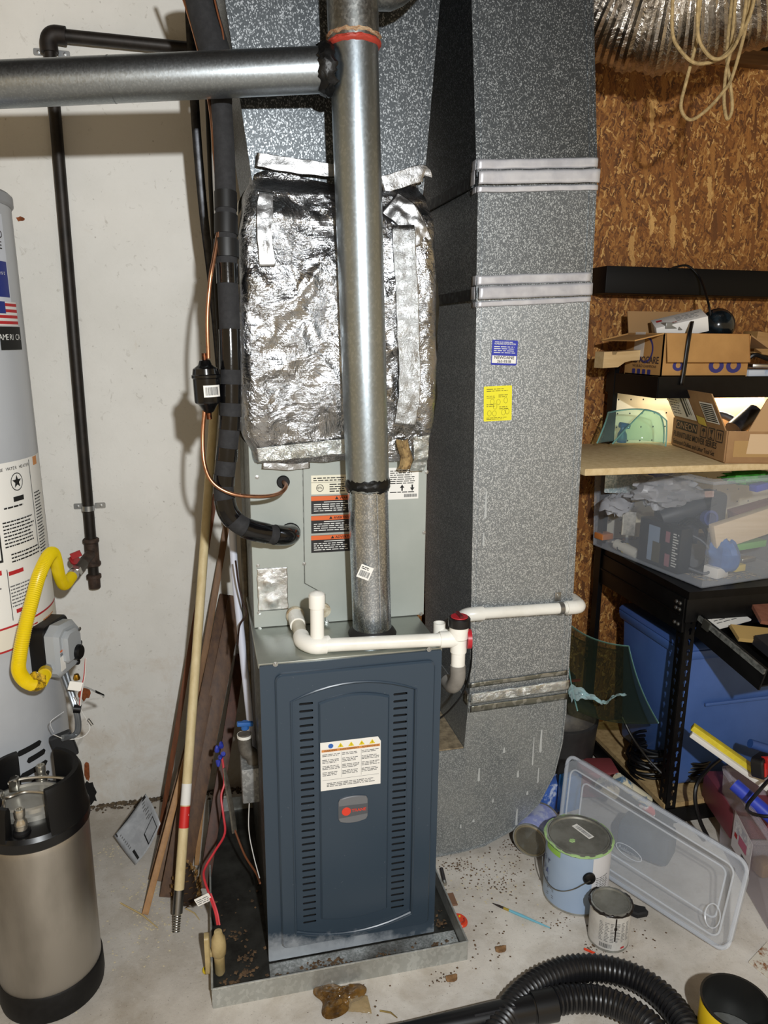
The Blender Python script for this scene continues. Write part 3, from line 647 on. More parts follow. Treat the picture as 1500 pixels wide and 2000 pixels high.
def band(L_, R_, dz, out, mt, name, label=None, sag=0):
    """strip round the front of the duct between pixel points on its two front corners"""
    a_, b_ = at(*L_, Y=DY0), at(*R_, Y=DY0); n = 26; mb = MB()
    def fn(u, v):
        c0 = a_.lerp(b_, u); q = c0+Vector((0, 0, dz*(v-.5)))
        return q+Vector((0, -out-.0022*(1-abs(nz(q, 30, dz*99)))*(1 if 0 < v < 1 else .2), .0015*nz(q, 25, 3)))
    mb.grid(fn, n, 6)
    mb.grid(lambda u, v: Vector((a_.x-out*.7-.0006, DY0-out+.03*u, a_.z+dz*(v-.5))), 4, 2)
    return mb.build(name, mt, du, label=label, solid=.001)
WT = mat('white_cloth_tape', 'c9c9cd', .38, .35, 'b4b4ba', 14, bmp=.25)
for rows in (((322, 318), (349, 345), (371, 366)), ((548, 541), (573, 565), (595, 584))):
    for (l_, r_), dz, out, nm in zip(rows, (.024, .032, .014), (.003, .014, .003), ('tape_strip', 'cleat', 'tape_strip')):
        band((931, l_), (1166 if l_ < 400 else 1152, r_), dz, out, WT if nm == 'cleat' or out < .01 else TAPE, nm)
for (l_, r_), dz, out, mt in (((1338, 1312), .016, .003, galv('dull_tape', '8d8f86', 'b9bab4', 90, .4, .5, 1)), ((1362, 1334), .034, .012, TAPE2), ((1384, 1358), .022, .004, MATS['dull_tape'])):
    band((917, l_), (1107, r_), dz, out, mt, 'tape_strip', 'crinkled foil tape band' if out > .01 else None)
# dark slip cleats on the side face
for py in (352, 575):
    a_ = at(930, py, Y=DY0); MB().box((a_.x-.006, DY0+.02, a_.z-.014), (a_.x+.0, DY1, a_.z+.014)).build('side_cleat', galv('dark_cleat', '505356', '6e7174', 120), du)
# swept boot at the floor, its dusty top towards the furnace
op = [(1106, 1340), (1104, 1390), (1097, 1450), (1082, 1510), (1052, 1568), (1005, 1618), (945, 1651), (900, 1663), (848, 1673)]
outl = [at(x, y, Y=DY0) for x, y in op]; outl = [(q.x, max(q.z, .004)) for q in outl]
ip = [at(906, 1462, Y=DY0), at(915, 1372, Y=DY0)]
outl += [(FWD+.006, .004)]; zb = ip[0].z; outl += [(FWD+.006, zb), (ip[0].x, zb), (ip[1].x, ip[1].z)]
mB = fr((0, DY1, 0), (1, 0, 0), (0, 0, 1))
bo_ = MB().plate(mB, outl, DY1-DY0).build('boot', galv('boot_steel', '83888a', 'b6babb', 520, .55, .6, .65, grime='adafac', gr=.8), du, smooth=False)
MB().tube([(x, DY0-.001, z) for x, z in outl[:9]], .0035, 6).build('boot_seam', MATS['boot_steel'], bo_)
MB().box((FWD+.008, DY0+.002, zb+.0002), (ip[0].x-.001, DY1-.01, zb+.004)).build('dust_layer', mat('tan_dust', '9a8a6f', .95, 0, '6e614d', 40, bmp=.6), bo_)
# stickers
def sticker(px, py, wpx, hpx, rot, mt, name, label):
    q = at(px, py, Y=DY0); w = wpx/760; h = hpx/760; m = XZ(q.x, DY0-.0006, q.z) @ Matrix.Rotation(R(rot), 4, 'Z')
    o = MB().plate(m, rrect(-w/2, -h/2, w/2, h/2, .003), .0006).build(name, mt, du, smooth=False, label=label); return o, m @ Matrix.Translation((0, 0, .0009)), w, h
rnd = random.Random(12)
o, m, w, h = sticker(985, 689, 56, 50, -1.5, mat('blue_sticker', '2b36a0', .5), 'blue_sticker', 'blue service sticker with handwriting')
prn([(-w*.47, -h*.42, w*.47, -h*.12)], flat(m, 0), WHT, o)
prn(words(-w*.42, -h*.05, w*.42, h*.3, .0052, rnd, .4, .7, .1)+words(-w*.4, h*.4, w*.4, h*.47, .004, rnd)+words(-w*.4, -h*.49, w*.4, -h*.43, .004, rnd), flat(m, .0001), MATS['print_white'], o)
text('HUMIDIFIER INFORMATION', .0062, m @ Matrix.Translation((0, h*.32, .0001)), MATS['print_white'], o, align='CENTER', bold=.02, sx=.8)
text('NEWDANE', .0115, m @ Matrix.Translation((0, -h*.25, .0001)), INK, o, align='CENTER', bold=.015)
text('263-9318', .0105, m @ Matrix.Translation((0, -h*.40, .0001)), INK, o, align='CENTER', bold=.015)
o, m, w, h = sticker(972, 788, 62, 72, 2, mat('yellow_sticker', 'e6dd2a', .5), 'yellow_sticker', 'yellow instruction sticker with small drawings')
OLV = mat('print_olive', '6d6512', .7)
pr = words(-w*.4, h*.33, w*.42, h*.46, .0052, rnd, .35)+words(-w*.4, -h*.46, w*.4, -h*.37, .004, rnd, .35)
for u, v in ((-.4, .12), (.02, .14), (-.4, -.12), (.05, -.2)): pr += words(w*u, h*v, w*(u+.34), h*(v+.14), .0048, rnd, .35)
prn(pr, flat(m, 0), OLV, o)
mb = MB()
for u, v in ((-.2, .06), (.02, .04), (.28, .08), (-.1, -.08), (-.3, -.27), (-.12, -.28), (.2, -.26), (.34, -.24)):
    mb.plate(m, circ(w*u, h*v, .006, 10, .008), .0001, [circ(w*u, h*v, .0052, 10, .0072)])
mb.build('drawing', OLV, o, smooth=False)
rnd = random.Random(55); DRIP = mat('pale_drip', 'b4b7b6', .7)
for px, py, ln in ((1043, 1440, 75), (1058, 1425, 60), (1052, 1500, 40), (936, 1500, 35), (1010, 1580, 45), (1012, 1505, 18), (963, 1560, 10), (900, 1610, 10), (985, 1460, 14), (925, 1600, 8), (1030, 1545, 10), (950, 960, 60), (945, 1040, 30)):
    q = at(px, py, Y=DY0); l_ = ln/760; w_ = rnd.uniform(.002, .004)
    MB().plate(XZ(q.x, DY0-.0003, q.z), [(-w_*.6, 0), (-w_, -l_*.5), (-w_*1.2, -l_*.95), (0, -l_), (w_*1.1, -l_*.93), (w_*.7, -l_*.5), (w_*.6, 0)], .0005).build('paint_drip', DRIP, bo_ if py > 1390 else du, smooth=False)
# ================================================================ white condensate drain
dn = thing('condensate_drain', 'white plastic condensate drain pipe across the furnace top', 'drain pipe', (.2, .06, FZ+FH))
ZT = FZ+FH+.0205
def dz_(px, py, z=ZT): return at(px, py, Z=z)
PR = .0165
A = at(577, 1203, Y=CY0-.012); B = dz_(597, 1262); C_ = dz_(868, 1249)
Bm = Vector((B.x-.004, B.y+.01, ZT))
MB().tube([Vector((A.x, CY0, A.z)), A], .024, 20).build('coil_fitting', mat('stained_pvc', 'c9c2ad', .45, 0, '8a7452', 30), dn)
MB().tube([Vector((A.x+.075, CY0, A.z+.008)), Vector((A.x+.075, CY0-.012, A.z+.008))], .019, 20).build('coil_plug', MATS['stained_pvc'], dn)
MB().tube([A, A.lerp(Bm, .35)], .0205, 20).build('socket', PVC, dn)
MB().tube([A, A.lerp(Bm, .5), Bm+Vector((0, .02, 0))], PR, 20).build('short_pipe', mat('old_pvc', 'cfc9b8', .4, 0, 'b8b09a', 10), dn)
d_ = (C_-B).normalized(); d_.z = 0
MB().tube(spl([Bm+(A-Bm).normalized()*.045, Bm+(A-Bm).normalized()*.018+d_*.002, B+d_*.02, B+d_*.05], 5), .0205, 20).build('elbow', PVC, dn)
MB().tube([B+d_*.02, C_+d_*.01], PR, 24).build('long_pipe', PVC, dn)
Tb = dz_(620, 1258); Tt = at(619, 1160, Y=Tb.y)
MB().tube([B+d_*.03, Tb+d_*.028], .0205, 20).build('tee', PVC, dn)
MB().tube([Tb, Vector((Tb.x, Tb.y, Tt.z-.01))], PR, 20).build('riser', PVC, dn)
MB().lathe([(.0195, 0), (.0198, .028), (.0185, .034), (.012, .039), (0, .041)], 20, Matrix.Translation((Tb.x, Tb.y, Tt.z-.034))).build('riser_cap', PVC, dn)
# tee with float switch, trap
G = C_+d_*.036; G.z = ZT
MB().tube([C_-d_*.012, G], .0205, 20).build('socket', PVC, dn)
MB().lathe([(.0205, -.034), (.0205, .0), (.0235, .004), (.0235, .034), (.0215, .036)], 24, Matrix.Translation(G)).build('tee', PVC, dn)
sw = MB().lathe([(.0265, .034), (.0275, .037), (.0275, .054), (.025, .057), (.006, .058), (0, .058)], 28, Matrix.Translation(G)).build('float_switch', mat('switch_black', '141213', .4), dn, label='black and red float switch cap')
REDP = mat('red_plastic', 'b0202c', .35)
MB().lathe([(.0215, .058), (.021, .060), (.0, .060)], 24, Matrix.Translation(G)).build('red_disc', REDP, sw)
MB().box((G.x-.004, G.y-.018, G.z+.060), (G.x+.004, G.y+.018, G.z+.066)).build('grip_bar', mat('dark_red', '5a1218', .4), sw)
MB().tube([G+Vector((.02, -.004, .0)), G+Vector((.030, -.006, .0))], .0245, 24).build('side_cap', REDP, dn, label='red side cap')
MB().lathe([(.0175, -.075), (.0175, -.034)], 20, Matrix.Translation(G)).build('drop_pipe', PVC, dn)
MB().tube(spl([G+Vector((0, 0, -.07)), G+Vector((0, 0, -.105)), G+Vector((-.004, .02, -.135)), G+Vector((-.006, .055, -.14))], 5), .0195, 20).build('trap_bend', mat('grey_pvc', '8b8781', .4, 0, '6d6963', 10), dn, label='grey trap bend')
V = at(858, 1237, Y=G.y+.06)
MB().lathe([(.0155, 0), (.0155, .034), (.0125, .034), (.0125, .004)], 20, Matrix.Translation((V.x, V.y, V.z-.005)), caps=False).build('vent_stub', PVC, dn)
MB().tube([Vector((V.x, V.y, V.z)), G+Vector((0, .01, .0))], .015, 16).build('vent_elbow', PVC, dn)
cr = thing('condensate_branch', 'white plastic drain pipe strapped across the return duct', 'drain pipe', (.78, .25, .85))
u0 = at(928, 1199, Y=DY0-.024); u1 = at(1118, 1186, Y=DY0-.024)
MB().tube([u0, u1], PR, 24).build('pipe', PVC, cr)
MB().tube(spl([u0+Vector((.024, 0, 0)), u0, u0+Vector((-.022, .006, -.004)), u0+Vector((-.035, .02, -.018))], 5), .0205, 20).build('elbow', PVC, cr)
MB().tube(spl([u1+Vector((-.02, 0, 0)), u1+Vector((.012, 0, 0)), u1+Vector((.026, .012, 0)), u1+Vector((.03, .06, 0))], 5), .0205, 20).build('elbow', PVC, cr)
MB().tube([u1+Vector((.03, .05, 0)), u1+Vector((.03, .45, 0))], PR, 16).build('pipe', PVC, cr)
s0 = at(1095, 1188, Y=DY0-.024)
stp = MB().tube([s0+Vector((-.007, 0, 0)), s0+Vector((.007, 0, 0))], .0185, 20).build('strap', mat('strap_grey', '8f8d88', .4, .8), cr)
MB().box((s0.x-.010, DY0-.003, s0.z+.014), (s0.x+.010, DY0-.0005, s0.z+.042)).build('strap_tab', MATS['strap_grey'], stp, bevel=.001)
screw((s0.x, DY0-.003, s0.z+.033), (0, -1, 0), .004, stp, ZINC)
wp = [at(905, 1213, Y=.06), at(917, 1226, Y=.10), at(921, 1265, Y=.14), at(918, 1310, Y=.16), at(905, 1352, Y=.16), at(880, 1385, Y=.14), at(858, 1404, Y=.10)]
MB().tube(spl(wp, 6), .0026, 8).build('switch_wire', BLK, dn)
# ================================================================ refrigerant lines
su = thing('suction_line', 'thick black foam insulated suction line bending into the coil', 'refrigerant line', at(450, 700, Y=.13))
path = [(378, -60, .30), (399, 30, .28), (419, 100, .255), (431, 150, .235), (433, 215, .21), (438, 300, .19), (441, 400, .17), (442, 480, .155), (446, 580, .145), (450, 680, .135), (451, 760, .13), (449, 830, .125), (442, 900, .12), (437, 955, .115), (447, 1003, .11), (478, 1030, .11), (522, 1042, .125), (555, 1046, .15), (567, 1044, .180), (566, 1041, .213)]
SP = spl([at(*p_[:2], Y=p_[2]) for p_ in path], 8)
FOAM = mat('grey_black_foam', '1f1f21', .85, 0, '29292b', 70, bmp=.3); BT = mat('shiny_black_tape', '08080a', .14, 0, '0e0e10', 20, bmp=.25)
rr = []
for q in SP:
    y = pj(q)[1]; rr.append(.034 if y < 112 else .024 if y < 160 else .0235)
MB().tube(SP, rr, 20).build('foam_sleeve', FOAM, su)
PY = [pj(q)[1] for q in SP]
def sub(i0, i1): return SP[i0:i1+1]
def tape_y(y0, y1, mt=BT, r=.0252):
    ii = [i for i in range(len(SP)-40) if y0 <= PY[i] <= y1]
    if len(ii) > 1: MB().tube(SP[ii[0]:ii[-1]+1], r, 20, caps=True).build('tape_wrap', mt, su)
MT = mat('matte_black_tape', '0b0b0c', .5)
for y0, y1, mt, r in ((372, 418, MT, .0252), (420, 462, MT, .0262), (462, 508, MT, .028), (512, 560, BT, .0252), (640, 722, BT, .0252), (742, 788, BT, .0252), (806, 846, BT, .0252), (866, 905, BT, .0252), (925, 950, BT, .0252)): tape_y(y0, y1, mt, r)
n = len(SP)
for i0, i1 in ((n-46, n-37), (n-33, n-24), (n-22, n-4)): MB().tube(SP[i0:i1], .0252, 20).build('tape_wrap', BT, su)
li = thing('liquid_line', 'thin copper liquid line with a black filter drier', 'refrigerant line', at(405, 755, Y=.12))
lp = [(330, -80, .30), (362, 5, .29), (388, 95, .27), (402, 160, .24), (413, 225, .205), (421, 320, .185), (427, 400, .165), (427, 450, .148), (418, 505, .13), (411, 545, .12), (405, 620, .118), (407, 700, .118)]
MB().tube(spl([at(*p_[:2], Y=p_[2]) for p_ in lp], 6), .0048, 12).build('copper_tube', COPP, li)
lp2 = [(400, 795, .118), (396, 850, .116), (399, 905, .105), (416, 943, .09), (455, 965, .085), (510, 970, .10), (545, 964, .13), (559, 950, .16), (553, 940, .215)]
MB().tube(spl([at(*p_[:2], Y=p_[2]) for p_ in lp2], 6), .0048, 12).build('copper_tube', COPP, li)
dc = at(404, 755, Y=.118); tz = at(405, 718, Y=.118).z-dc.z
m = Matrix.Translation(dc) @ Matrix.Rotation(R(-2), 4, 'Y')
fd = MB().lathe([(.006, -.060), (.012, -.056), (.022, -.040), (.029, -.036), (.030, -.032), (.030, .018), (.0325, .020), (.0325, .026), (.030, .028), (.028, .040), (.016, .048), (.012, .058), (.006, .060)], 28, m).build('filter_drier', mat('gloss_black_enamel', '0b0b0c', .18), li)
rnd = random.Random(2)
ff = lambda s_, z: m @ Vector((.0305*math.sin(s_/.0305), -.0305*math.cos(s_/.0305), z))
prn([(-.008, -.022, .034, .004)], ff, WHT, fd, 'barcode_label', 10); ff2 = lambda s_, z: m @ Vector((.0308*math.sin(s_/.0308), -.0308*math.cos(s_/.0308), z))
prn(bars(-.004, -.018, .028, .0, rnd), ff2, INK, fd)
for z0, z1 in ((.058, .074), (-.074, -.058)): MB().lathe([(.0062, z0), (.0062, z1)], 12, m).build('solder_joint', mat('burnt_copper', '7d4a30', .45, 1, '3a2a22', 90), li)
# strips and cables standing behind the lines
gs = [(368, -30, .45), (374, 90, .45), (384, 260, .46), (398, 420, .48), (415, 560, .50), (428, 700, .52), (440, 860, .54), (452, 1010, .56)]
P_ = spl([at(*q[:2], Y=q[2]) for q in gs], 6); mb = MB()
mb.grid(lambda u, v: P_[min(int(u*(len(P_)-1)+.5), len(P_)-1)]+Vector((.022*(v-.5), .006*abs(v-.5), 0)), len(P_)-1, 3)
mb.build('hanger_strap', mat('dark_strap_steel', '3c3d40', .4, .7, '232325', 40), None, 'dark steel hanger strap bowed down behind the copper line', 'strap', solid=.002)
cb = [(396, -30, .42), (404, 180, .42), (413, 400, .44), (424, 600, .46), (437, 800, .5), (452, 1000, .52), (462, 1120, .5)]
MB().tube(spl([at(*q[:2], Y=q[2]) for q in cb], 6), .0055, 10).build('black_cable', BLK, None, 'black cable running down beside the steel strap', 'cable')
tw = [(410, -40, .25), (425, 25, .24), (436, 70, .235), (434, 110, .24)]
MB().tube(spl([at(*q[:2], Y=q[2]) for q in tw], 6), .002, 8).build('thermostat_wire', mat('brown_wire', '6d3f24', .5), None, 'thin brown wire beside the foam sleeve at the top', 'wire')
# ================================================================ water heater
HX, HY, HR = -.762, .40, .25
def hx(z): return HX-.012*(z-.65)
def hm(a, z, r=HR): t = R(a); return Vector((hx(z)+r*math.cos(t), HY+r*math.sin(t), z))
def hs(r): return lambda s_, z: hm(s_, z, r)           # s in degrees
wh = thing('water_heater', 'tall grey storage water heater at the left edge', 'water heater', (HX, HY, 0))
GREY = mat('grey_tank_enamel', 'b3b6ba', .32, 0, 'a9acb0', 3)
def tank(z0, z1, r, name, mt, n=64, label=None):
    mb = MB(); k = 8
    mb.grid(lambda u, v: hm(u*360, z0+(z1-z0)*v, r), n, k)
    o = mb.build(name, mt, wh, label=label, weld=True); return o
tank(.06, 1.885, HR, 'tank_jacket', GREY)
mb = MB().lathe([(.252, 1.875), (.256, 1.88), (.256, 1.90), (.25, 1.906), (0, 1.915)], 64, Matrix.Translation((hx(1.89), HY, 0)))
mb.build('top_cap', mat('grey_cap', '8e9094', .4), wh)
MB().lathe([(.24, .0), (.255, .002), (.255, .075), (.25, .08)], 64, Matrix.Translation((hx(.05), HY, 0))).build('base_ring', mat('dark_grey_base', '3b3d40', .5), wh)
for a, w_ in ((6, .5), (-78, .5)):
    mb = MB(); mb.grid(lambda u, v: hm(a+w_*u*1.6, .1+1.77*v, HR+.0012), 1, 8); mb.build('jacket_seam', mat('seam_dark', '54565a', .5), wh)
def wrap(a0, a1, z0, z1, mt, name, label=None, parent=None, r=HR+.0008, n=14):
    mb = MB(); mb.grid(lambda u, v: hm(a0+(a1-a0)*u, z0+(z1-z0)*v, r), n, 1); return mb.build(name, mt, parent or wh, label=label)
# big instruction sheet
ls = wrap(-100, 5.5, .885, 1.285, WHT, 'instruction_sheet', 'large white instruction sheet with red headers')
rnd = random.Random(21)
def hprint(rects, mt, parent, r=HR+.0014, name='print', nd=3): return prn(rects, hs(r), mt, parent, name, nd)
def hwords(a0, z0, a1, z1, lh, fill=.4): return words(a0, z0, a1, z1, lh, rnd, fill, 60, .25)
hprint(hwords(-40, 1.075, -16, 1.15, .0085)+hwords(-38, 1.17, -20, 1.185, .01)+hwords(-37, 1.04, -11, 1.07, .009)+hwords(-12, 1.03, -2, 1.20, .008), INK, ls)
hprint(hwords(-40, .93, -22, .992, .0085)+hwords(-19, .96, -4, 1.015, .008)+hwords(-75, .95, -44, 1.005, .0095)+hwords(-75, 1.06, -45, 1.25, .0095), INKG, ls)
hprint([(-14, 1.018, -2, 1.028), (-40, 1.013, -30, 1.023), (-70, 1.02, -44, 1.032), (-38, .915, -28, .925)], REDI, ls)
hprint([(-43.2, 1.05, -42.2, 1.28)], INK, ls); hprint([(-95, 1.05, -43, 1.056)], INK, ls); hprint([(-14.5, 1.05, -14.0, 1.28)], INK, ls); hprint([(-41, .90, -40.6, 1.03)], INK, ls); hprint([(-100, .884, 5.5, .889)], REDI, ls, nd=24)
hprint([(-9, 1.262, -3, 1.283)], mat('print_amber', 'd08a4a', .6), ls)
mb = MB(); ca, cz = -27, 1.235
for i in range(28):
    a_, b_ = 2*math.pi*i/28, 2*math.pi*(i+1)/28
    mb.add([hm(ca+4.6*math.cos(t)*k, cz+.022*math.sin(t)*k, HR+.0015) for t, k in ((a_, 1), (b_, 1), (b_, .9), (a_, .9))], [(0, 1, 2, 3)])
mb.build('seal_ring', INK, ls)
st = [hm(ca+(3.6 if i % 2 == 0 else 1.5)*math.sin(math.pi*i/5), cz+(.017 if i % 2 == 0 else .007)*math.cos(math.pi*i/5), HR+.0016) for i in range(10)]
MB().add(st, [tuple(range(10))]).build('seal_star', INK, ls, smooth=False)
hprint([(-31, 1.188, -23, 1.200)], INK, ls)
def bent(s_, size, a_end, z, mt, parent):
    """one line of lettering bent round the jacket, ending at angle a_end"""
    step = math.degrees(size*.66/HR); mb = MB()
    for i, ch in enumerate(s_):
        if ch == ' ': continue
        a = a_end-step*(len(s_)-i); t = R(a); m = fr(hm(a, z, HR+.0022), (-math.sin(t), math.cos(t), 0), (0, 0, 1))
        text(ch, size, m, mt, parent)
def htext(s_, size, a, z, mt, parent, bold=.02):
    c_ = hm(a, z, HR+.0018); t = R(a); m = fr(c_, (-math.sin(t), math.cos(t), 0), (0, 0, 1)); return text(s_, size, m, mt, parent, bold=bold)
bent('AUTOMATIC STORAGE WATER HEATER', .0105, -15, 1.266, INK, ls) 
wrap(-100, 5, .83, .884, mat('cream_band', 'e0d9c8', .6), 'energy_band', 'cream strip with red edge')
lsb = wrap(-100, 5, .826, .831, REDI, 'red_line'); hprint(hwords(-40, .84, -20, .875, .009), REDI, ls); hprint(hwords(-18, .845, -3, .872, .009), MATS['print_amber'], ls)
# brand panel, flag, badge near the top
bp = wrap(-60, -13, 1.60, 1.85, mat('pale_panel', 'c6cad2', .35), 'brand_panel', 'pale panel with dark blue field')
wrap(-60, -14, 1.665, 1.745, mat('navy_print', '27337a', .4), 'navy_field', None, bp, HR+.0012)
for s_, z in (('EFFICIENT', 1.822), ('ADVANCED', 1.796), ('WHITE', 1.772)): bent(s_, .024, -16, z, INK, bp)
bent('Built to be the Best', .014, -16, 1.715, MATS['print_white'], bp)
fg = wrap(-27, -8, 1.60, 1.655, mat('flag_white', 'dcd8d4', .5), 'flag_emblem', 'small striped flag emblem', None, HR+.0016)
for k in range(4): hprint([(-27, 1.604+k*.0135, -8, 1.611+k*.0135)], REDI, fg, HR+.002)
hprint([(-27, 1.628, -20, 1.655)], MATS['navy_print'], fg, HR+.0022)
ab = wrap(-27, -6, 1.545, 1.598, INK, 'black_plate', 'black lettered plate', None, HR+.0016)
bent('AMERICA', .019, -8, 1.568, MATS['print_white'], ab)
# air slots of the burner skirt
def slot(px0, py0, px1, py1, z, name='air_slot'):
    def ang(px):
        best = min(range(-700, 100), key=lambda i: abs(pj(hm(i/10, z))[0]-px)); return best/10
    a0, a1 = ang(px0), ang(px1); mb = MB(); n = 12
    mb.grid(lambda u, v: hm(a0+(a1-a0)*u, z+.008*(2*v-1)*math.sqrt(max(.02, 1-(max(0, abs(2*u-1)-.8)/.2)**2)), HR+.0012), n, 1)
    mb.build(name, mat('slot_black', '08080a', .7), wh)
for q in ((32, 0, 80, 0, .552), (52, 0, 88, 0, .521), (38, 0, 92, 0, .488), (60, 0, 96, 0, .455), (75, 0, 98, 0, .425), (-20, 0, 10, 0, .523)): slot(*q)
# gas control valve on the jacket
vn = Vector((.95, -.312, 0)); vu = Vector((.312, .95, 0))
vc = hm(-18, .795, HR-.012)
gv = MB(); m = fr(vc+vn*.0, vu, (0, 0, 1))
va = MB().plate(m, rrect(-.062, -.068, .062, .068, .02), .045, (), .004).build('gas_valve', BLK, wh, label='black and grey gas control valve')
GVC = mat('valve_grey', 'a3a7aa', .4)
co_ = [(-.062, -.05), (-.045, -.068), (.03, -.068), (.062, -.045), (.062, .03), (.035, .06), (-.03, .068), (-.062, .05)]
cv = MB().plate(m, co_, .034, (), .010, .045).build('valve_cover', GVC, va, label='grey faceted cover')
MB().plate(m, [(x*.62-.004, y*.62+.008) for x, y in co_], .014, (), .006, .079).build('cover_ridge', GVC, va)
def vk(u, v, w, r, t, name, mt): MB().lathe([(r, 0), (r, t*.8), (r*.8, t), (0, t)], 20, m @ Matrix.Translation((u, v, w))).build(name, mt, va)
vk(.006, -.018, .086, .020, .018, 'control_knob', BLK); vk(.048, -.012, .062, .009, .02, 'igniter_button', BLK); vk(.030, -.058, .07, .008, .012, 'wire_plug', BLK); vk(.035, .034, .088, .005, .003, 'indicator', ZINC)
MB().plate(m, rrect(-.056, -.046, -.034, -.008, .001), .0008, w0=.0792).build('valve_label', WHT, va, smooth=False)
prn([(-.054, .004, -.034, .009)], flat(m, .0795), ORG, va)
prn(words(-.055, -.006, -.035, .002, .0035, rnd), flat(m, .0800), INK, va)
inl = m @ Vector((-.066, -.035, .045)); ind = (at(84, 1328, Y=.16)-inl).normalized()
MB().tube([inl+vu*.01, inl+ind*.03], .013, 6).build('inlet_nut', STEEL, va); 
# tubes and wires to the burner
tb = m @ Vector((.008, -.066, .04)); b_ = at(126, 1440, Y=.30)
for i, (dx, mt, nm) in enumerate(((0, 'tube_grey', 'burner_tube'), (.012, 'tube_grey', 'burner_tube'))):
    q1 = at(145+dx*300, 1380, Y=.27); q2 = at(151+dx*300, 1420, Y=.27)
    MB().tube(spl([tb+Vector((dx, 0, 0)), q1, q2, at(143+dx*300, 1436, Y=.27), at(122, 1440+dx*300, Y=.24)], 6), .006, 10).build(nm, mat(mt, '74787c', .35, .6), wh)
MB().tube([at(144, 1384, Y=.26), at(158, 1385, Y=.26)], .011, 12).build('clip', BLK, wh)
MB().plate(fr(at(128, 1455, Y=.28), (1, .2, .25), (0, 0, 1)), rrect(-.03, -.03, .025, .04, .006), .02, (), .003).build('burner_door', mat('dark_door', '1d1e20', .5), wh)
def wire(pts, r, mt, name, parent=None, label=None, cat=None, k=6): return MB().tube(spl([at(*q[:2], Y=q[2]) for q in pts], k), r, 8).build(name, mt, parent, label, cat)
WW = mat('white_wire', 'd6d4cf', .5); RW = mat('red_wire', 'c03038', .45)
wire([(168, 1286, .22), (166, 1320, .24), (160, 1350, .25), (156, 1385, .26)], .0018, WW, 'lead_wire', wh); wire([(167, 1286, .222), (164, 1320, .242), (158, 1350, .252), (155, 1380, .262)], .0014, RW, 'lead_wire', wh)
wire([(156, 1380, .26), (170, 1368, .3), (190, 1364, .34), (205, 1362, .36)], .0014, WW, 'lead_wire', wh)
wire([(146, 1345, .25), (165, 1342, .27), (185, 1350, .30), (203, 1360, .33)], .0022, mat('grey_sleeve', 'a9aaa8', .5), 'lead_wire', wh); wire([(186, 1350, .30), (202, 1358, .33)], .003, BLK, 'splice', wh)
wire([(145, 1360, .25), (160, 1390, .27), (172, 1410, .28), (175, 1425, .28), (160, 1440, .27), (130, 1444, .25), (105, 1435, .22)], .0012, WW, 'lead_wire', wh)
wire([(172, 1405, .28), (180, 1416, .28)], .004, ZINC, 'connector', wh)
wire([(125, 1390, .2), (110, 1400, .18), (98, 1412, .17), (105, 1430, .18)], .0009, mat('clear_wire', 'c3c5c7', .2), 'lead_wire', wh)
tg = at(147, 1340, Y=.235); MB().plate(fr(tg, (1, .2, -.35), (.3, 0, 1)), rrect(-.016, -.012, .016, .012, .002), .0006).build('paper_tag', WHT, wh, smooth=False)
MB().lathe([(.008, 0), (.009, .004), (.006, .014), (0, .014)], 12, Matrix.Translation(at(150, 1327, Y=.26))).build('brass_fitting', mat('brass', 'c69a3c', .3, 1), wh)
# ================================================================ gas pipe on the wall
gp = thing('gas_pipe', 'black iron gas pipe running down the white wall', 'gas pipe', (-.462, .77, .8))
IRON = mat('black_iron', '2a241f', .5, .4, '17130f', 30, .35, .7); RUST = mat('rusty_iron', '4b3a2f', .7, .3, '2c211a', 40)
GX, GY = -.462, .768
ztp = 2.372; zt_ = at(180, 1078, Y=GY).z
MB().tube([(GX, GY, zt_), (GX, GY, ztp-.03)], .0165, 16).build('riser', IRON, gp)
MB().tube([(GX+.03, GY, ztp), (.2, GY, ztp-.004)], .0165, 16).build('top_run', IRON, gp)
MB().tube(spl([(GX, GY, ztp-.045), (GX, GY, ztp-.015), (GX+.015, GY, ztp), (GX+.045, GY, ztp)], 5), .023, 16).build('elbow', mat('iron_elbow', '241c16', .6, .3, '140f0c', 40), gp)
MB().lathe([(.021, -.045), (.0245, -.042), (.0245, -.034), (.021, -.03), (.021, .03), (.0245, .034), (.0245, .042), (.021, .045)], 18, Matrix.Translation((GX, GY, zt_))).build('tee', RUST, gp)
zc = at(187, 1135, Y=GY).z
MB().tube([(GX, GY, zt_-.04), (GX, GY, zc)], .0155, 16).build('drip_leg', IRON, gp)
MB().lathe([(.017, -.022), (.018, -.018), (.018, .01), (.0225, .012), (.0225, .022), (.018, .024)], 14, Matrix.Translation((GX, GY, zc))).build('drip_cap', RUST, gp)
vA = Vector((GX, GY, zt_)); vB = at(140, 1126, Y=.60)
nd_ = (vB-vA).normalized()
MB().tube([vA, vA.lerp(vB, .55)], .0155, 14).build('nipple', RUST, gp)
va2 = MB().tube([vA.lerp(vB, .5), vA.lerp(vB, .8)], [.0185, .017], 12).build('shutoff_valve', mat('valve_body', '4c463f', .5, .6), gp)
hq = vA.lerp(vB, .58)+Vector((-.01, -.01, .022))
MB().lathe([(.018, 0), (.019, .004), (.016, .010), (0, .012)], 14, fr(hq, nd_, nd_.cross(Vector((.2, -1, .3))))).build('red_handle', mat('red_enamel', 'a02226', .4), va2)
MB().beam(hq+Vector((-.012, -.004, .012)), hq+Vector((.016, -.002, .022)), .007, .018).build('handle_lever', MATS['red_enamel'], va2)
MB().tube([vA.lerp(vB, .78), vA.lerp(vB, .88)], .0195, 6).build('flare_nut', STEEL, gp); MB().tube([vA.lerp(vB, .88), vA.lerp(vB, 1.0)], .0165, 12).build('flare_nut', STEEL, gp)
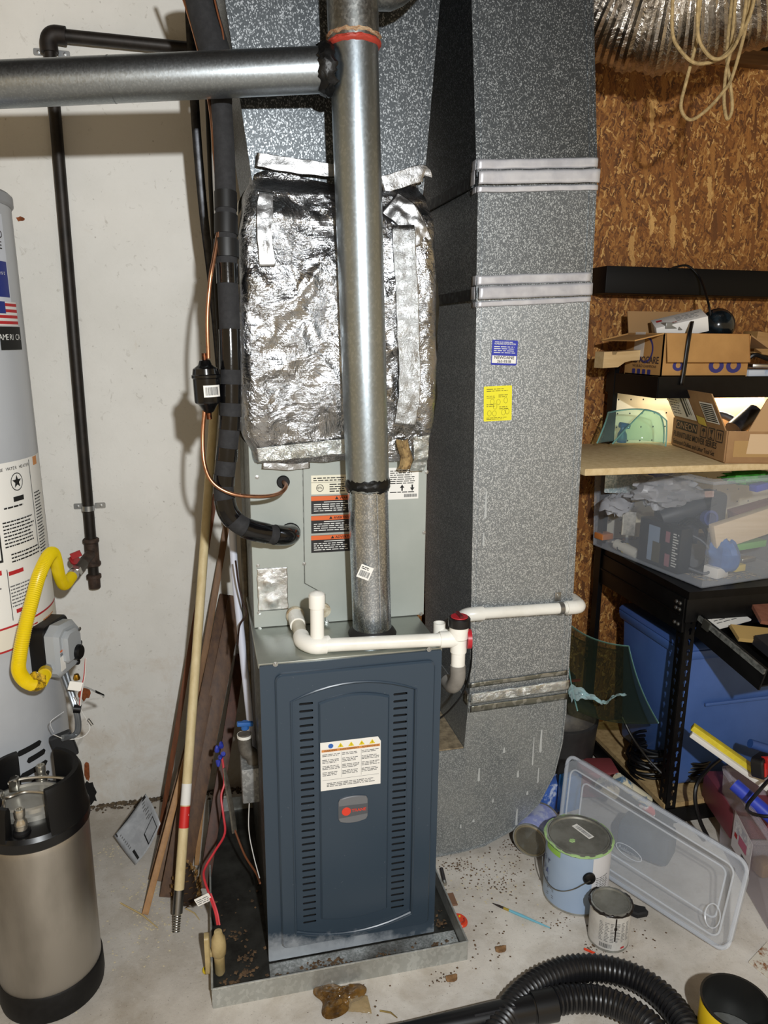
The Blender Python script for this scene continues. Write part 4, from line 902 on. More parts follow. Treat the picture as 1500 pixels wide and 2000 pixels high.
for px, py in ((97, 96), (176, 992)):
    z = at(px, py, Y=GY).z
    st = MB().tube([(GX, GY, z-.008), (GX, GY, z+.008)], .0188, 18).build('pipe_strap', mat('strap_zinc', 'a8aaab', .35, .9), gp)
    for s_ in (-1, 1):
        MB().plate(XZ(GX+s_*.031, WY-.0005, z), rrect(-.016, -.009, .016, .009, .004), .0022, (), .0006).build('strap_ear', MATS['strap_zinc'], st); screw((GX+s_*.034, WY-.0026, z), (0, -1, 0), .0035, st, ZINC)
# ================================================================ yellow gas hose
yh = thing('gas_hose', 'yellow corrugated gas hose looping down to the heater valve', 'gas hose', inl)
inE = inl+ind*.03
hp = [vB+nd_*.0, at(126, 1142, Y=.52), at(116, 1125, Y=.46), at(110, 1098, Y=.40), at(103, 1080, Y=.34), at(92, 1090, Y=.27), at(76, 1125, Y=.20), at(62, 1175, Y=.15), at(48, 1230, Y=.12), at(38, 1285, Y=.11), at(37, 1310, Y=.11), at(48, 1328, Y=.115), at(64, 1336, Y=.13), at(78, 1333, Y=.15), inE]
H = spl(hp, 28); HR_ = []
for i in range(len(H)): HR_.append(.0148+(.0016 if i % 2 else 0))
MB().tube(H, HR_, 14).build('hose', mat('yellow_hose', 'dfc512', .32, 0, 'd8b910', 6), yh)
MB().tube([inE-ind*.006, inE+ind*.022], .0165, 14).build('end_sleeve', mat('yellow_sleeve', 'd2b016', .4), yh)
MB().tube(H[-60:-32], .0172, 14).build('printed_wrap', mat('amber_film', 'c9a21c', .3, 0, '6d5a1c', 120, .45, .6), yh, label='printed amber film wrap')
t0 = H[-52]; MB().grid(lambda u, v: t0+Vector((-.004+.034*u, -.012-.006*math.sin(u*3), .012+.020*v+.008*math.sin(u*4))), 10, 4).build('film_tail', MATS['amber_film'], yh, solid=.0006)
# ================================================================ keg
KX, KY = -.528, .052
kg = thing('beverage_keg', 'brushed steel soda keg with black rubber collar in the foreground', 'keg', (KX, KY, 0))
m = Matrix.Translation((KX, KY, 0))
def m_keg():
    m_, nt, b = _nt('brushed_keg_steel'); v = coords(nt, (3, 3, 1)); n1 = N(nt, 'ShaderNodeTexNoise'); n1.inputs['Scale'].default_value = 2.2; n1.inputs['Detail'].default_value = 9; L(nt, v, n1.inputs['Vector'])
    L(nt, ramp(nt, n1.outputs[0], [(.3, '8f8a83'), (.6, 'c4c0b9')]), b.inputs['Base Color']); b.inputs['Metallic'].default_value = 1
    r_ = N(nt, 'ShaderNodeMapRange'); r_.inputs[3].default_value = .28; r_.inputs[4].default_value = .55; L(nt, n1.outputs[0], r_.inputs[0]); L(nt, r_.outputs[0], b.inputs['Roughness']); return m_
KM = m_keg(); KR = .1165
MB().lathe([(KR-.004, .055), (KR, .065), (KR, .445), (KR-.004, .462), (KR-.012, .478), (KR-.02, .49)], 56, m).build('body', KM, kg)
MB().lathe([(KR-.01, 0), (KR+.002, .004), (KR+.0045, .02), (KR+.0035, .072), (KR+.001, .076)], 56, m).build('base_boot', RUB, kg)
MB().lathe([(KR+.001, .462), (KR+.0045, .466), (KR+.005, .488), (KR-.002, .497), (KR-.03, .50), (.0, .50)], 56, m).build('top_shell', mat('black_top_shell', '0d0d0e', .3), kg)
def collar(a0, a1, zt_, name='collar'):
    mb = MB(); n = 30
    mb.lathe([(KR+.004, .485), (KR-.002, .52), (KR-.006, zt_-.012), (KR-.012, zt_), (KR-.022, zt_), (KR-.026, zt_-.01), (KR-.024, .495)], n, m, a0, a1)
    k = n+1
    for e in (0, n): mb.f.append(tuple(i*k+e for i in range(7)))
    mb.build(name, mat('collar_rubber', '0a0a0b', .5, spec=.3), kg, smooth=True)
collar(-62, 68, .597); collar(118, 176, .60); collar(196, 252, .565)
lid = MB(); ml = Matrix.Translation((KX-.012, KY+.01, 0)) @ Matrix.Diagonal((1.12, .86, 1, 1))
LM = mat('lid_steel', 'b4b1a8', .32, .6, '9a968b', 8)
ld = lid.lathe([(.078, .50), (.078, .512), (.072, .516), (.070, .525), (.062, .527), (.060, .521), (.02, .5225), (0, .5225)], 48, ml).build('lid', LM, kg)
Lw = lambda *q: [Vector((KX-.012+a_, KY+.01+b_, c_)) for a_, b_, c_ in q]
MB().tube(spl(Lw((-.048, -.030, .548), (-.03, -.036, .552), (.0, -.02, .550), (.045, -.028, .545), (.06, -.034, .535)), 6), .0036, 8).build('bail_wire', STEEL, ld)
MB().tube(spl(Lw((-.048, .026, .548), (-.02, .034, .552), (.02, .036, .550), (.055, .030, .548), (.085, .026, .540), (.088, .020, .516)), 6), .0036, 8).build('bail_wire', STEEL, ld)
MB().tube(spl(Lw((-.044, -.032, .55), (-.040, -.05, .545), (-.041, -.062, .52)), 5), .004, 8).build('bail_leg', STEEL, ld); MB().tube(Lw((-.041, -.060, .524), (-.042, -.066, .506)), .0062, 10).build('red_foot', REDP, ld)
for x_, y_ in ((-.055, -.028), (-.035, .028)):
    MB().cbox((KX-.012+x_, KY+.01+y_, .545), (.020, .024, .030)).build('bail_bracket', STEEL, ld, bevel=.003)
    MB().tube(Lw((x_, y_-.014, .552), (x_, y_+.014, .552)), .008, 10).build('bail_pivot', STEEL, ld)
for x_, y_ in ((.002, .088), (-.008, -.088)):
    mp_ = Matrix.Translation((KX+x_, KY+y_, .498))
    po = MB().lathe([(.014, 0), (.014, .008), (.0125, .010), (.0125, .020), (.014, .022), (.013, .030), (.010, .034), (.0098, .040), (.0112, .043), (.0112, .056), (.0095, .060), (.006, .060), (.005, .055), (0, .055)], 20, mp_).build('keg_post', mat('post_steel', 'b9b4a8', .25, .85), kg)
    MB().lathe([(.019, 0), (.019, .006), (.014, .010)], 16, mp_).build('post_gasket', RUB, po)
# ================================================================ timber and pole leaning in the corner
REDW = wood('red_stain_wood', '7a4524', '4c2a17'); BRW = wood('brown_wood', '7d5a36', '5a3d24'); DBW = wood('dark_brown_wood', '5e4127', '40291a', bmp=.3); TANW = wood('tan_wood', 'a67c4c', '8d6438'); PALE = wood('pale_dowel_wood', 'd9c79b', 'c7b283')
def board(b0, t0, w, h, mt, name, label, up=(0, -1, .1)):
    return MB().beam(b0, t0, w, h, up).build(name, mt, None, label, 'board' if 'board' in name else 'wood strip', bevel=.001, origin=b0)
board(fl(312, 1630, .004), at(421, 965, Y=.785), .016, .010, REDW, 'trim_strip', 'long red brown trim strip leaning, leftmost against the wall')
board(fl(338, 1640, .004), at(447, 1000, Y=.782), .020, .012, BRW, 'trim_strip', 'brown trim strip leaning behind the pale pole')
board(fl(283, 1786, .004), at(428, 1236, Y=.775), .018, .012, TANW, 'wood_stick', 'light tan wood stick leaning in front of dark boards')
board(fl(325, 1752, .006), at(441, 1162, Y=.775), .040, .014, DBW, 'narrow_board', 'dusty dark board leaning, pointed top beside the white pipe')
board(fl(318, 1722, .006), at(422, 1318, Y=.74), .085, .014, wood('grey_brown_wood', '715335', '533a23', bmp=.3), 'wide_board', 'wide dusty brown board leaning behind the pole')
board(fl(352, 1722, .006), at(462, 1165, Y=.75), .052, .014, DBW, 'narrow_board', 'dark board standing right of the wide dusty board')
board(fl(398, 1735, .006), at(470, 1278, Y=.70), .032, .012, wood('mahogany_strip', '54301f', '371f15'), 'trim_strip', 'dark mahogany strip leaning beside the pan')
board(fl(384, 1690, .006), at(414, 1345, Y=.66), .014, .010, TANW, 'wood_edge_strip', 'short light edge strip on the wide dusty board')
# pale pole with threaded tip
b0 = fl(344, 1819, .008); t0 = at(419, 790, Y=.77); dd = (t0-b0).normalized()
po = thing('broom_pole', 'pale wooden pole with threaded metal tip and red label', 'pole', b0)
MB().tube([b0+dd*.10, t0], .0135, 16).build('shaft', PALE, po)
MB().tube([b0+dd*.045, b0+dd*.105], .0138, 16).build('ferrule', mat('ferrule_zinc', '8e8f90', .35, 1), po)
n = 22; MB().tube([b0+dd*(.046*i/n) for i in range(n+1)], [.0095+(.0015 if i % 3 == 0 else 0) for i in range(n+1)], 12).build('threaded_tip', STEEL, po)
def polelab(py0, py1, mt, name, label=None):
    f0 = min(range(400), key=lambda i: abs(pj(b0+dd*(i*.003))[1]-py0))*.003; f1 = min(range(400), key=lambda i: abs(pj(b0+dd*(i*.003))[1]-py1))*.003
    return MB().tube([b0+dd*f0, b0+dd*f1], .0138, 16, caps=False).build(name, mt, po, label=label), (b0+dd*f1), (b0+dd*f0)
polelab(1572, 1530, WHT, 'paper_label'); rl, q0, q1 = polelab(1617, 1573, mat('label_red', 'cc2a26', .45), 'red_label', 'red printed label')
m = fr(q1+Vector((.0115, -.0142, .022)), -dd.cross(Vector((0, -1, 0))), -dd); 
m = fr(q0+Vector((.009, -.0142, -.012)), (-1, 0, -.1), -dd); text('RIL J', .012, m, MATS['print_white'], rl, bold=.02)
# pine cone
pc = fl(366, 1765, .0); pcn = thing('pine_cone', 'brown pine cone standing behind the pole tip', 'pine cone', pc)
core = MB().lathe([(0, 0), (.022, .01), (.030, .04), (.022, .09), (.008, .13), (0, .135)], 14, Matrix.Translation(pc)); core.build('core', mat('cone_dark', '2b1c10', .8), pcn)
sc_me = None
for i in range(84):
    h_ = i/84; a_ = i*2.39996; r_ = .012+.030*math.sin(math.pi*min(1, (h_*.85+.18)))
    z_ = .008+h_*.125; q = pc+Vector((r_*math.cos(a_)*.8, r_*math.sin(a_)*.8, z_))
    mm = Matrix.Translation(q) @ Matrix.Rotation(a_, 4, 'Z') @ Matrix.Rotation(-.35-h_*.6, 4, 'Y')
    s_ = .013*(1.15-h_*.6)
    if sc_me is None:
        sm = MB().add([(0, -.35, -.12), (0, .35, -.12), (1, .62, .05), (1.15, 0, .22), (1, -.62, .05), (.2, 0, .18)], [(0, 1, 2, 3, 4), (1, 0, 5), (2, 1, 5), (3, 2, 5), (4, 3, 5), (0, 4, 5)])
        o = sm.build('scale', mat('cone_brown', '93703f', .5, 0, '6b4a28', 60), pcn); sc_me = o.data
        for v in sc_me.vertices: v.co += pc
    else: o = bpy.data.objects.new('scale', sc_me); COL.objects.link(o); o.parent = pcn
    o.matrix_local = Matrix.Translation(-pc) @ mm @ Matrix.Scale(s_, 4)
# loose printed plastic sheet leaning on the strips
A_, B_, C2, D_ = at(223, 1632, Z=.07), at(284, 1550, Z=.16), at(313, 1608, Z=.13), fl(264, 1690, .003)
def shf(u, v):
    q = A_.lerp(D_, u).lerp(B_.lerp(C2, u), v); return q+Vector((.010*math.sin(v*3)*math.sin(u*2.6), -.015*math.sin(math.pi*v), .012*math.sin(math.pi*u)*(v-.3)))
sh = thing('printed_sheet', 'curled grey printed plastic sheet propped by the wood strips', 'sheet', D_)
MB().grid(shf, 14, 14).build('sheet', mat('grey_film', '9d9fa2', .3, 0, 'b4b6b8', 20), sh, solid=.0008)
n_ = (D_-A_).cross(B_-A_).normalized(); n_ = n_ if n_.dot(CP-A_) > 0 else -n_
shq = lambda u, v: shf(u, v)+n_*.0016
prn([(.0, .03, .10, .97)], lambda a, b: shq(a, b), INK, sh, 'black_header', 1)
prn([(.12+.07*k, .10, .15+.07*k, .9-.03*(k % 3)) for k in range(7)], lambda a, b: shq(a, b), INKG, sh, 'print', 1)
prn([(.66, .12, .94, .18), (.62, .5, .92, .53), (.62, .86, .92, .88), (.92, .5, .94, .88), (.62, .5, .64, .88)], lambda a, b: shq(a, b), INK, sh, 'print', 1)
# ================================================================ wires, sensor and boxes in the pan corner
ws = thing('pan_sensor', 'beige pan overflow sensor clipped on the pan wall with red wire', 'sensor', (-.142, .0, .03))
BEI = mat('beige_plastic', 'b7a375', .45, 0, 'a08c60', 20)
q = at(428, 1845, Y=.0)
sx0 = -.142
MB().lathe([(0, .0), (.009, .001), (.0115, .006), (.0115, .046), (.0150, .050), (.0160, .066), (.0145, .086), (.0100, .094), (.0085, .102), (0, .104)], 18, Matrix.Translation((sx0+.019, -.018, .010)) @ Matrix.Rotation(R(6), 4, 'X') @ Matrix.Diagonal((1.15, 1.15, 1.36, 1))).build('float_body', BEI, ws)
MB().plate(fr((sx0-.016, -.014, .018), (0, 1, 0), (0, 0, 1)), rrect(-.014, 0, .014, .110, .009), .013, (), .003).build('clip_arm', BEI, ws)
MB().box((sx0-.010, -.022, .066), (sx0+.014, -.004, .080)).build('clip_bridge', BEI, ws, bevel=.002)
rwp = [at(425, 1806, Y=.006), at(420, 1780, Y=.02), at(408, 1745, Y=.06), at(398, 1712, Y=.10), at(402, 1692, Y=.13), at(420, 1662, Y=.16), at(439, 1628, Y=.20), at(436, 1590, Y=.24), at(432, 1555, Y=.27), at(438, 1530, Y=.29), at(436, 1495, Y=.31), at(432, 1472, Y=.32)]
MB().tube(spl(rwp, 6), .0032, 8).build('red_cable', RW, ws, label='twisted red wire')
MB().tube(spl([v+Vector((.005, -.002, 0)) for v in rwp[:3]], 6), .0022, 8).build('red_cable', mat('pink_wire', 'd05058', .45), ws)
tq = at(397, 1757, Y=.05); m = fr(tq, (1, -.1, .45), (-.4, 0, 1)); tg = MB().plate(m, rrect(-.02, -.012, .02, .012, .001), .0008).build('wire_tag', WHT, ws, smooth=False)
prn(words(-.017, -.008, .017, .009, .0055, rnd, .4), flat(m, .0012), INKG, tg)
BN = mat('blue_wire_nut', '2d3a9e', .4)
for i, (px, py) in enumerate(((424, 1468), (430, 1478), (426, 1484), (436, 1472), (432, 1460))):
    MB().lathe([(.0065, 0), (.0075, .004), (.005, .016), (.002, .019), (0, .019)], 8, Matrix.Translation(at(px, py, Y=.30)) @ Matrix.Rotation(i*1.3, 4, 'X')).build('wire_nut', BN, ws)
tc = [(438, 1500, .30), (444, 1535, .29), (452, 1580, .28), (458, 1625, .27)]
MB().tube(spl([at(*v[:2], Y=v[2]) for v in tc], 5), [.005, .006, .007, .008, .009, .009, .010, .010, .010, .010, .010, .010, .010, .010, .010, .010], 8, fx=.5).build('taped_cable', mat('dull_tape_wrap', '6f6a60', .4, .4, '4f4a42', 40), None, 'grey taped cable end hanging beside the furnace', 'cable')
wire([(458, 1620, .27), (478, 1670, .22), (500, 1705, .16), (508, 1725, .10)], .003, mat('brown_wire', '6d3f24', .5), 'bare_wires', None, 'brown and white leads running under the furnace side', 'wire')
wire([(487, 1560, .25), (486, 1620, .22), (495, 1670, .18), (507, 1715, .12)], .0014, WW, 'thin_wire', None, 'thin white wire hanging below the grey box', 'wire')
jb = at(489, 1518, Y=.26); bx = thing('junction_box', 'small grey metal junction box hung beside the furnace', 'junction box', jb)
MB().cbox(jb, (.050, .09, .105)).build('box', galv('box_steel', '9a9d9e', 'b6b9ba', 160, .5, .5, .7), bx, bevel=.004)
MB().tube(spl([jb+Vector((.012, -.01, .048)), jb+Vector((.006, -.01, .075)), jb+Vector((-.010, -.01, .095)), jb+Vector((-.012, -.005, .14))], 6), .019, 16).build('elbow', mat('grey_iron', '6f6a62', .6, .3, '4d4841', 30), bx)
MB().lathe([(.0205, 0), (.0205, .008)], 18, Matrix.Translation(jb+Vector((-.012, -.005, .13)))).build('white_ring', PVC, bx)
bl = jb+Vector((-.010, -.012, .158))
MB().tube([bl, bl+Vector((0, 0, .02))], .011, 10).build('blue_stem', mat('blue_valve', '2f63a8', .4), bx); MB().beam(bl+Vector((-.022, -.01, .022)), bl+Vector((.022, -.006, .016)), .014, .012).build('blue_handle', MATS['blue_valve'], bx, bevel=.003)
pv = [(454, 1035, .42), (458, 1110, .40), (467, 1200, .37), (478, 1310, .33), (488, 1400, .31), (496, 1470, .29)]
MB().tube(spl([at(*v[:2], Y=v[2]) for v in pv], 5), .0105, 12).build('drain_tube', mat('bluish_white_pvc', 'c9cddb', .35), None, 'bluish white drain tube slanting down beside the furnace', 'pipe')
wire([(460, 1095, .30), (466, 1140, .30), (474, 1175, .29), (481, 1200, .28), (468, 1222, .29), (464, 1260, .30)], .0025, mat('dark_brown_wire', '2a1710', .5), 'loose_wire', None, 'dark brown wire kinked over the drain tube', 'wire')
wire([(478, 1040, .50), (484, 1200, .48), (492, 1400, .46), (500, 1500, .45)], .013, mat('old_iron_pipe', '4a4338', .6, .3, '6e6450', 30), 'iron_pipe', None, 'old grey brown iron pipe between furnace and drain tube', 'pipe')
# ================================================================ workbench with upper shelf
BM = mat('black_powder_coat', '060607', .4, .0, '0c0c0d', 30, spec=.25)
wb = thing('workbench', 'black steel workbench with slotted posts and upper shelf', 'workbench', (1.85, .5, 0))
def keyholes(z0, z1, u, st=.0355):
    o = []; z = z0
    while z < z1:
        o.append([(u+.0065*math.cos(R(a)), z+.0065*math.sin(R(a))) for a in range(-60, 241, 30)][::1]+[(u-.0035, z-.016), (u+.0035, z-.016)]); z += st
    return o
def post(x, y, z0, z1, fy=1, name='post'):
    """angle post: slotted face to the front, plain face to the side, fy=1 side face runs back"""
    mb = MB().plate(XZ(x, y, 0), [(0, z0), (.036, z0), (.036, z1), (0, z1)], .002, keyholes(z0+.03, z1-.02, .020) if fy == 1 else ())
    m_ = fr((x, y, 0), (0, -1, 0), (0, 0, 1))
    mb.plate(m_, [(-.036*fy, z0), (0, z0), (0, z1), (-.036*fy, z1)], .002, keyholes(z0+.03, z1-.02, -.020) if fy == 1 else ())
    return mb.build(name, BM, wb, smooth=False)
FL, RL, BX1 = Vector((1.322, .25, 0)), Vector((1.302, .775, 0)), 2.5
for x in (FL.x, BX1): post(x, .25, 0, .826)
for x in (RL.x, BX1): post(x, .775, 0, 1.52, -1)
MB().box((1.31, .23, .812), (2.53, .80, .836)).build('bench_top', BM, wb)
for y in (.235, .79): MB().box((1.31, y, .735), (2.53, y+.008, .811)).build('bench_rail', BM, wb, bevel=.001)
sr = MB().box((1.306, .243, .70), (1.314, .795, .811)).build('side_rail', BM, wb, bevel=.001)
MB().box((1.303, .26, .752), (1.306, .78, .758)).build('rail_crease', BM, sr)
for z in (.79, .77, .722):
    for y in (.262, .28): screw((1.306, y, z), (-1, 0, 0), .0055, wb, ZINC, 'bolt')
screw((1.345, .246, .748), (0, -1, 0), .007, wb, ZINC, 'bolt')
MB().box((1.315, .25, .075), (2.52, .79, .092)).build('lower_shelf', mat('particle_board', 'b79b6d', .8, 0, '9c8055', 60), wb)
for y in (.244, .782): MB().box((1.31, y, .02), (2.52, y+.008, .075)).build('lower_rail', BM, wb)
MB().box((1.306, .25, .02), (1.314, .79, .075)).build('lower_rail', BM, wb)
# upper shelf and pegboard
UZ = 1.462
MB().box((1.305, .485, UZ-.006), (2.53, .795, UZ+.004)).build('upper_shelf', BM, wb)
MB().box((1.305, .480, UZ-.062), (2.53, .487, UZ+.006)).build('shelf_rail', BM, wb)
MB().box((1.302, .482, UZ-.062), (1.309, .795, UZ+.006)).build('shelf_rail', BM, wb)
PEG = MB().box((1.335, .800, .85), (2.49, .806, UZ-.01)).build('pegboard', mat('cream_pegboard', 'e6dcc0', .5), wb, smooth=False)
hole = MB().lathe([(.0032, 0), (0, .0002)], 8, XZ(0, 0, 0)); hm_ = None; dk = mat('peg_hole', '17120c', .9)
for i in range(14):
    for j in range(12):
        if hm_ is None: o = hole.build('peg_hole', dk, PEG); hm_ = o.data; [setattr(v, 'co', v.co+wloc(PEG)) for v in hm_.vertices]
        else: o = bpy.data.objects.new('peg_hole', hm_); COL.objects.link(o); o.parent = PEG
        o.location = Vector((1.36+i*.05, .7998, .87+j*.05))-wloc(PEG)
# lamp strip under the upper shelf
ls_ = thing('shelf_lamp', 'small warm strip lamp fixed under the upper shelf', 'lamp', (1.75, .62, UZ-.03))
em, nt, b = _nt('lamp_diffuser'); b.inputs['Emission Color'].default_value = (1, .86, .6, 1); b.inputs['Emission Strength'].default_value = 5; b.inputs['Base Color'].default_value = (1, 1, 1, 1)
MB().box((1.45, .60, UZ-.022), (2.05, .64, UZ-.007)).build('housing', BM, ls_); MB().box((1.46, .605, UZ-.030), (2.04, .635, UZ-.0225)).build('diffuser', em, ls_)
al = bpy.data.lights.new('strip', 'AREA'); al.shape = 'RECTANGLE'; al.size = .58; al.size_y = .03; al.energy = 5; al.color = (1, .86, .62)
ao = bpy.data.objects.new('strip_light', al); COL.objects.link(ao); ao.parent = ls_; ao.location = (0, 0, -.004)
# ---------------------------------------------------------------- black beam on the wall and its cable
MB().box((1.238, .735, 1.735), (2.7, OY-.001, 1.823)).build('wall_beam', mat('matte_black_board', '050506', .5, spec=.2), None, 'long matte black beam fixed across the board wall', 'beam', bevel=.002, origin=(1.9, .78, 1.735))
# ================================================================ clear bin on the bench and what is in it
def tray(F, depth, width, wd, h, t, out, mt, parent, z0, names=('bin_floor', 'bin_wall', 'rim'), rim=.012):
    """open box, front left corner F, depth direction, width direction; walls lean out by out"""
    d_ = depth.normalized(); w_ = width.normalized(); D_, W_ = depth.length, wd
    def q(a, b, z, o): return Vector((F.x, F.y, 0))+w_*(a+o*(1 if a > W_/2 else -1))+d_*(b+o*(1 if b > D_/2 else -1))+Vector((0, 0, z0+z))
    cs = [(0, 0), (W_, 0), (W_, D_), (0, D_)]
    MB().hexa([q(a, b, 0, 0) for a, b in cs]+[q(a, b, t, 0) for a, b in cs]).build(names[0], mt, parent)
    for i in range(4):
        (a0, b0), (a1, b1) = cs[i], cs[(i+1) % 4]
        MB().hexa([q(a0, b0, t, 0), q(a1, b1, t, 0), q(a1, b1, t, -t), q(a0, b0, t, -t), q(a0, b0, h, out), q(a1, b1, h, out), q(a1, b1, h, out-t), q(a0, b0, h, out-t)]).build(names[1], mt, parent)
    P = [q(a, b, h, out+rim*.2) for a, b in cs]; n_ = []
    for i in range(4):
        a, b = P[i], P[(i+1) % 4]; dd_ = (b-a).normalized(); n_ += [a+dd_*.03, b-dd_*.03]
        n_.append(b+dd_*.0-dd_*.006+((P[(i+2) % 4]-b).normalized())*.006)
    MB().tube(n_, rim*.8, 8, closed=True).build(names[2], mt, parent)
    return q
CLR = clear('milky_clear_plastic', 'd3dbe6', .14, .3); CLR2 = clear('milky_clear_rim', 'd3dbe6', .4, .25)
BF_, BR_ = Vector((1.366, .250, 0)), Vector((1.286, .772, 0)); dv = BR_-BF_; wv = Vector((dv.y, -dv.x, 0))
cb_ = thing('storage_bin', 'large clear plastic storage bin full of tools on the bench', 'storage bin', (1.65, .5, .838))
bq = tray(BF_, dv, wv, .42, .335, .003, .012, CLR, cb_, .838)
rnd = random.Random(31)
def item(name, label, cat, loc): return thing(name, label, cat, loc)
def abox(name, label, cat, px, py, Y, w, d, h, rz, mt, tilt=0, bev=.002):
    """small block whose lower front corner sits at the pixel"""
    p_ = at(px, py, Y=Y); m_ = Matrix.Translation(p_) @ Matrix.Rotation(R(rz), 4, 'Z') @ Matrix.Rotation(R(tilt), 4, 'Y')
    o = MB().box((0, 0, 0), (w, d, h), m_).build(name, mt, None, label, cat, bevel=bev, origin=p_); return o, m_
# black packaging with landscape print
p_ = Vector((1.336, .56, .8435)); m_ = Matrix.Translation(p_) @ Matrix.Rotation(math.atan2(-dv.y, -dv.x), 4, 'Z')
o = MB().box((0, 0, 0), (.19, .05, .15), m_).build('black_package', mat('pack_black', '15171c', .4), None, 'black boxed kit with landscape print inside the clear bin', 'box', bevel=.002, origin=p_); m_ = m_ @ Matrix.Diagonal((1.5, 1, 1.1, 1))
FR = m_ @ Matrix.Rotation(R(90), 4, 'X')
prn([(.030, .012, .065, .122)], flat(FR, .0006), mat('pack_sky', '8ea0b8', .5), o); prn([(.045, .012, .070, .075)], flat(FR, .0009), mat('pack_olive', '57513a', .5), o)
prn([(.085, .012, .100, .05), (.083, .085, .096, .118)], flat(FR, .0009), mat('pack_pink', 'a06a72', .5), o); prn(words(.105, .01, .122, .122, .008, rnd), flat(FR, .0009), MATS['print_white'], o)
q = MB().tube([at(1204, 1062, Y=.68), at(1246, 1084, Y=.585)], .019, 16).build('caulk_tube', mat('caulk_white', 'd4d0c4', .4), None, 'white caulk tube with black and yellow band in the bin', 'caulk tube', origin=at(1246, 1084, Y=.585))
MB().tube([at(1212, 1066.2, Y=.662), at(1220, 1070.4, Y=.644)], .0195, 16, caps=False).build('black_band', INK, None if 0 else q); MB().tube([at(1220, 1070.4, Y=.644), at(1224, 1072.5, Y=.635)], .0195, 16, caps=False).build('yellow_band', mat('print_yellow', 'd9c21f', .6), q)
MB().tube([at(1196, 1058, Y=.695), at(1204, 1062, Y=.68)], [.005, .008], 10).build('nozzle', mat('caulk_white', 'd4d0c4', .4), q)
abox('orange_block', 'orange block at the rear corner of the bin', 'block', 1176, 1056, .72, .05, .045, .022, 10, mat('orange_plastic', 'c0743a', .5))
abox('picture_card', 'upright white card with dark picture in the bin', 'card', 1213, 1045, .62, .045, .006, .085, -30, mat('card_print', 'cfcabd', .5, 0, '4c4a48', 14))
# crumpled grey bag
q = at(1300, 960, Y=.52); bag = MB()
def bagf(u, v):
    a_ = u*2*math.pi; t_ = v*math.pi; d0 = Vector((math.cos(a_)*math.sin(t_), math.sin(a_)*math.sin(t_), math.cos(t_)))
    return q+Vector((d0.x*.12, d0.y*.07, d0.z*.055))*(1+.45*nz(d0, 2.2, 3)+.2*nz(d0, 6, 5))
bag.grid(bagf, 40, 24); bag.build('plastic_bag', clear('grey_bag_film', 'b4b6bd', .55, .35), None, 'crumpled translucent grey bag heaped in the bin', 'bag', origin=q)
q2 = at(1205, 985, Y=.60); bag = MB(); bag.grid(lambda u, v: q2+Vector((math.cos(u*6.283)*math.sin(v*3.1416)*.06, math.sin(u*6.283)*math.sin(v*3.1416)*.04, math.cos(v*3.1416)*.028))*1+Vector((.02, .02, .02))*nz((u*3, v*4, 0), 2), 28, 16); bag.build('plastic_bag', MATS['grey_bag_film'], None, 'small knotted end of grey bag left in the bin', 'bag', origin=q2)
# dark drill and its coil
dr_ = thing('power_drill', 'dark grey power drill lying in the bin', 'drill', at(1330, 1000, Y=.48))
d0, d1 = at(1290, 1012, Y=.50), at(1375, 985, Y=.46)
MB().tube([d0, d0.lerp(d1, .2), d0.lerp(d1, .6), d1], [.03, .036, .036, .022], 16).build('motor_body', mat('drill_grey', '3b3e44', .5), dr_); MB().tube([d1, d1+(d1-d0)*.25], [.02, .014], 14).build('chuck', mat('drill_black', '1a1b1d', .4), dr_)
MB().beam(d0.lerp(d1, .25), d0.lerp(d1, .25)+Vector((0, -.02, -.10)), .03, .04, (0, -1, 0)).build('grip', mat('drill_black', '1a1b1d', .4), dr_, bevel=.006)
cc = at(1355, 1065, Y=.40)
MB().tube([cc+Vector((.055*math.cos(t/14*6.283)*(1+.1*(t//14)), .02*math.sin(t/14*6.283)+.006*(t//14), .075*math.sin(t/14*6.283)*(1+.06*(t//14)))) for t in range(43)], .0045, 8).build('drill_cord', BLK, None, 'black power cord looped upright in the bin', 'cord', origin=cc)
q = at(1385, 1012, Y=.42); MB().lathe([(.018, -.012), (.026, -.012), (.026, .012), (.018, .012), (.018, -.012)], 24, fr(q, (1, 0, .3), (0, .2, 1))).build('blue_roll', mat('roll_blue', '3a4a86', .4), None, 'small dark blue roll beside the drill', 'roll', origin=q)
WBX = wood('pale_block_wood', 'd9c4a8', 'cbb595', 0)
a_, b_ = at(1392, 1050, Y=.34), at(1520, 1008, Y=.33); MB().beam(a_, b_, .03, .085).build('wood_block', WBX, None, 'pale wooden block lying at the front of the bin', 'wood block', bevel=.003, origin=a_)
a_, b_ = at(1435, 1010, Y=.44), at(1540, 980, Y=.42); MB().beam(a_, b_, .09, .035).build('red_wood_block', wood('pinkish_wood', 'a87a72', '8e625a', 0), None, 'pinkish brown wood block behind the pale block', 'wood block', bevel=.003, origin=a_)
abox('green_pack', 'long green pack under the pale wooden block', 'pack', 1430, 1078, .34, .16, .05, .022, 12, mat('green_card', '6fae5e', .5))
q = at(1412, 1085, Y=.34); bag = MB(); bag.grid(lambda u, v: q+Vector((math.cos(u*6.283)*math.sin(v*3.1416)*.05, math.sin(u*6.283)*math.sin(v*3.1416)*.05, math.cos(v*3.1416)*.06))*(1+.3*nz((math.cos(u*6.283), math.sin(u*6.283), v*3), 2)), 22, 14); bag.build('blue_bag', mat('blue_film', '4a72b0', .3, 0, '3a5f9c', 20), None, 'crumpled blue plastic pouch in the bin front', 'bag', origin=q)
abox('yellow_pad', 'yellow note pad on the bin floor', 'note pad', 1436, 1118, .33, .045, .06, .022, 10, mat('pad_yellow', 'cdb75a', .7))
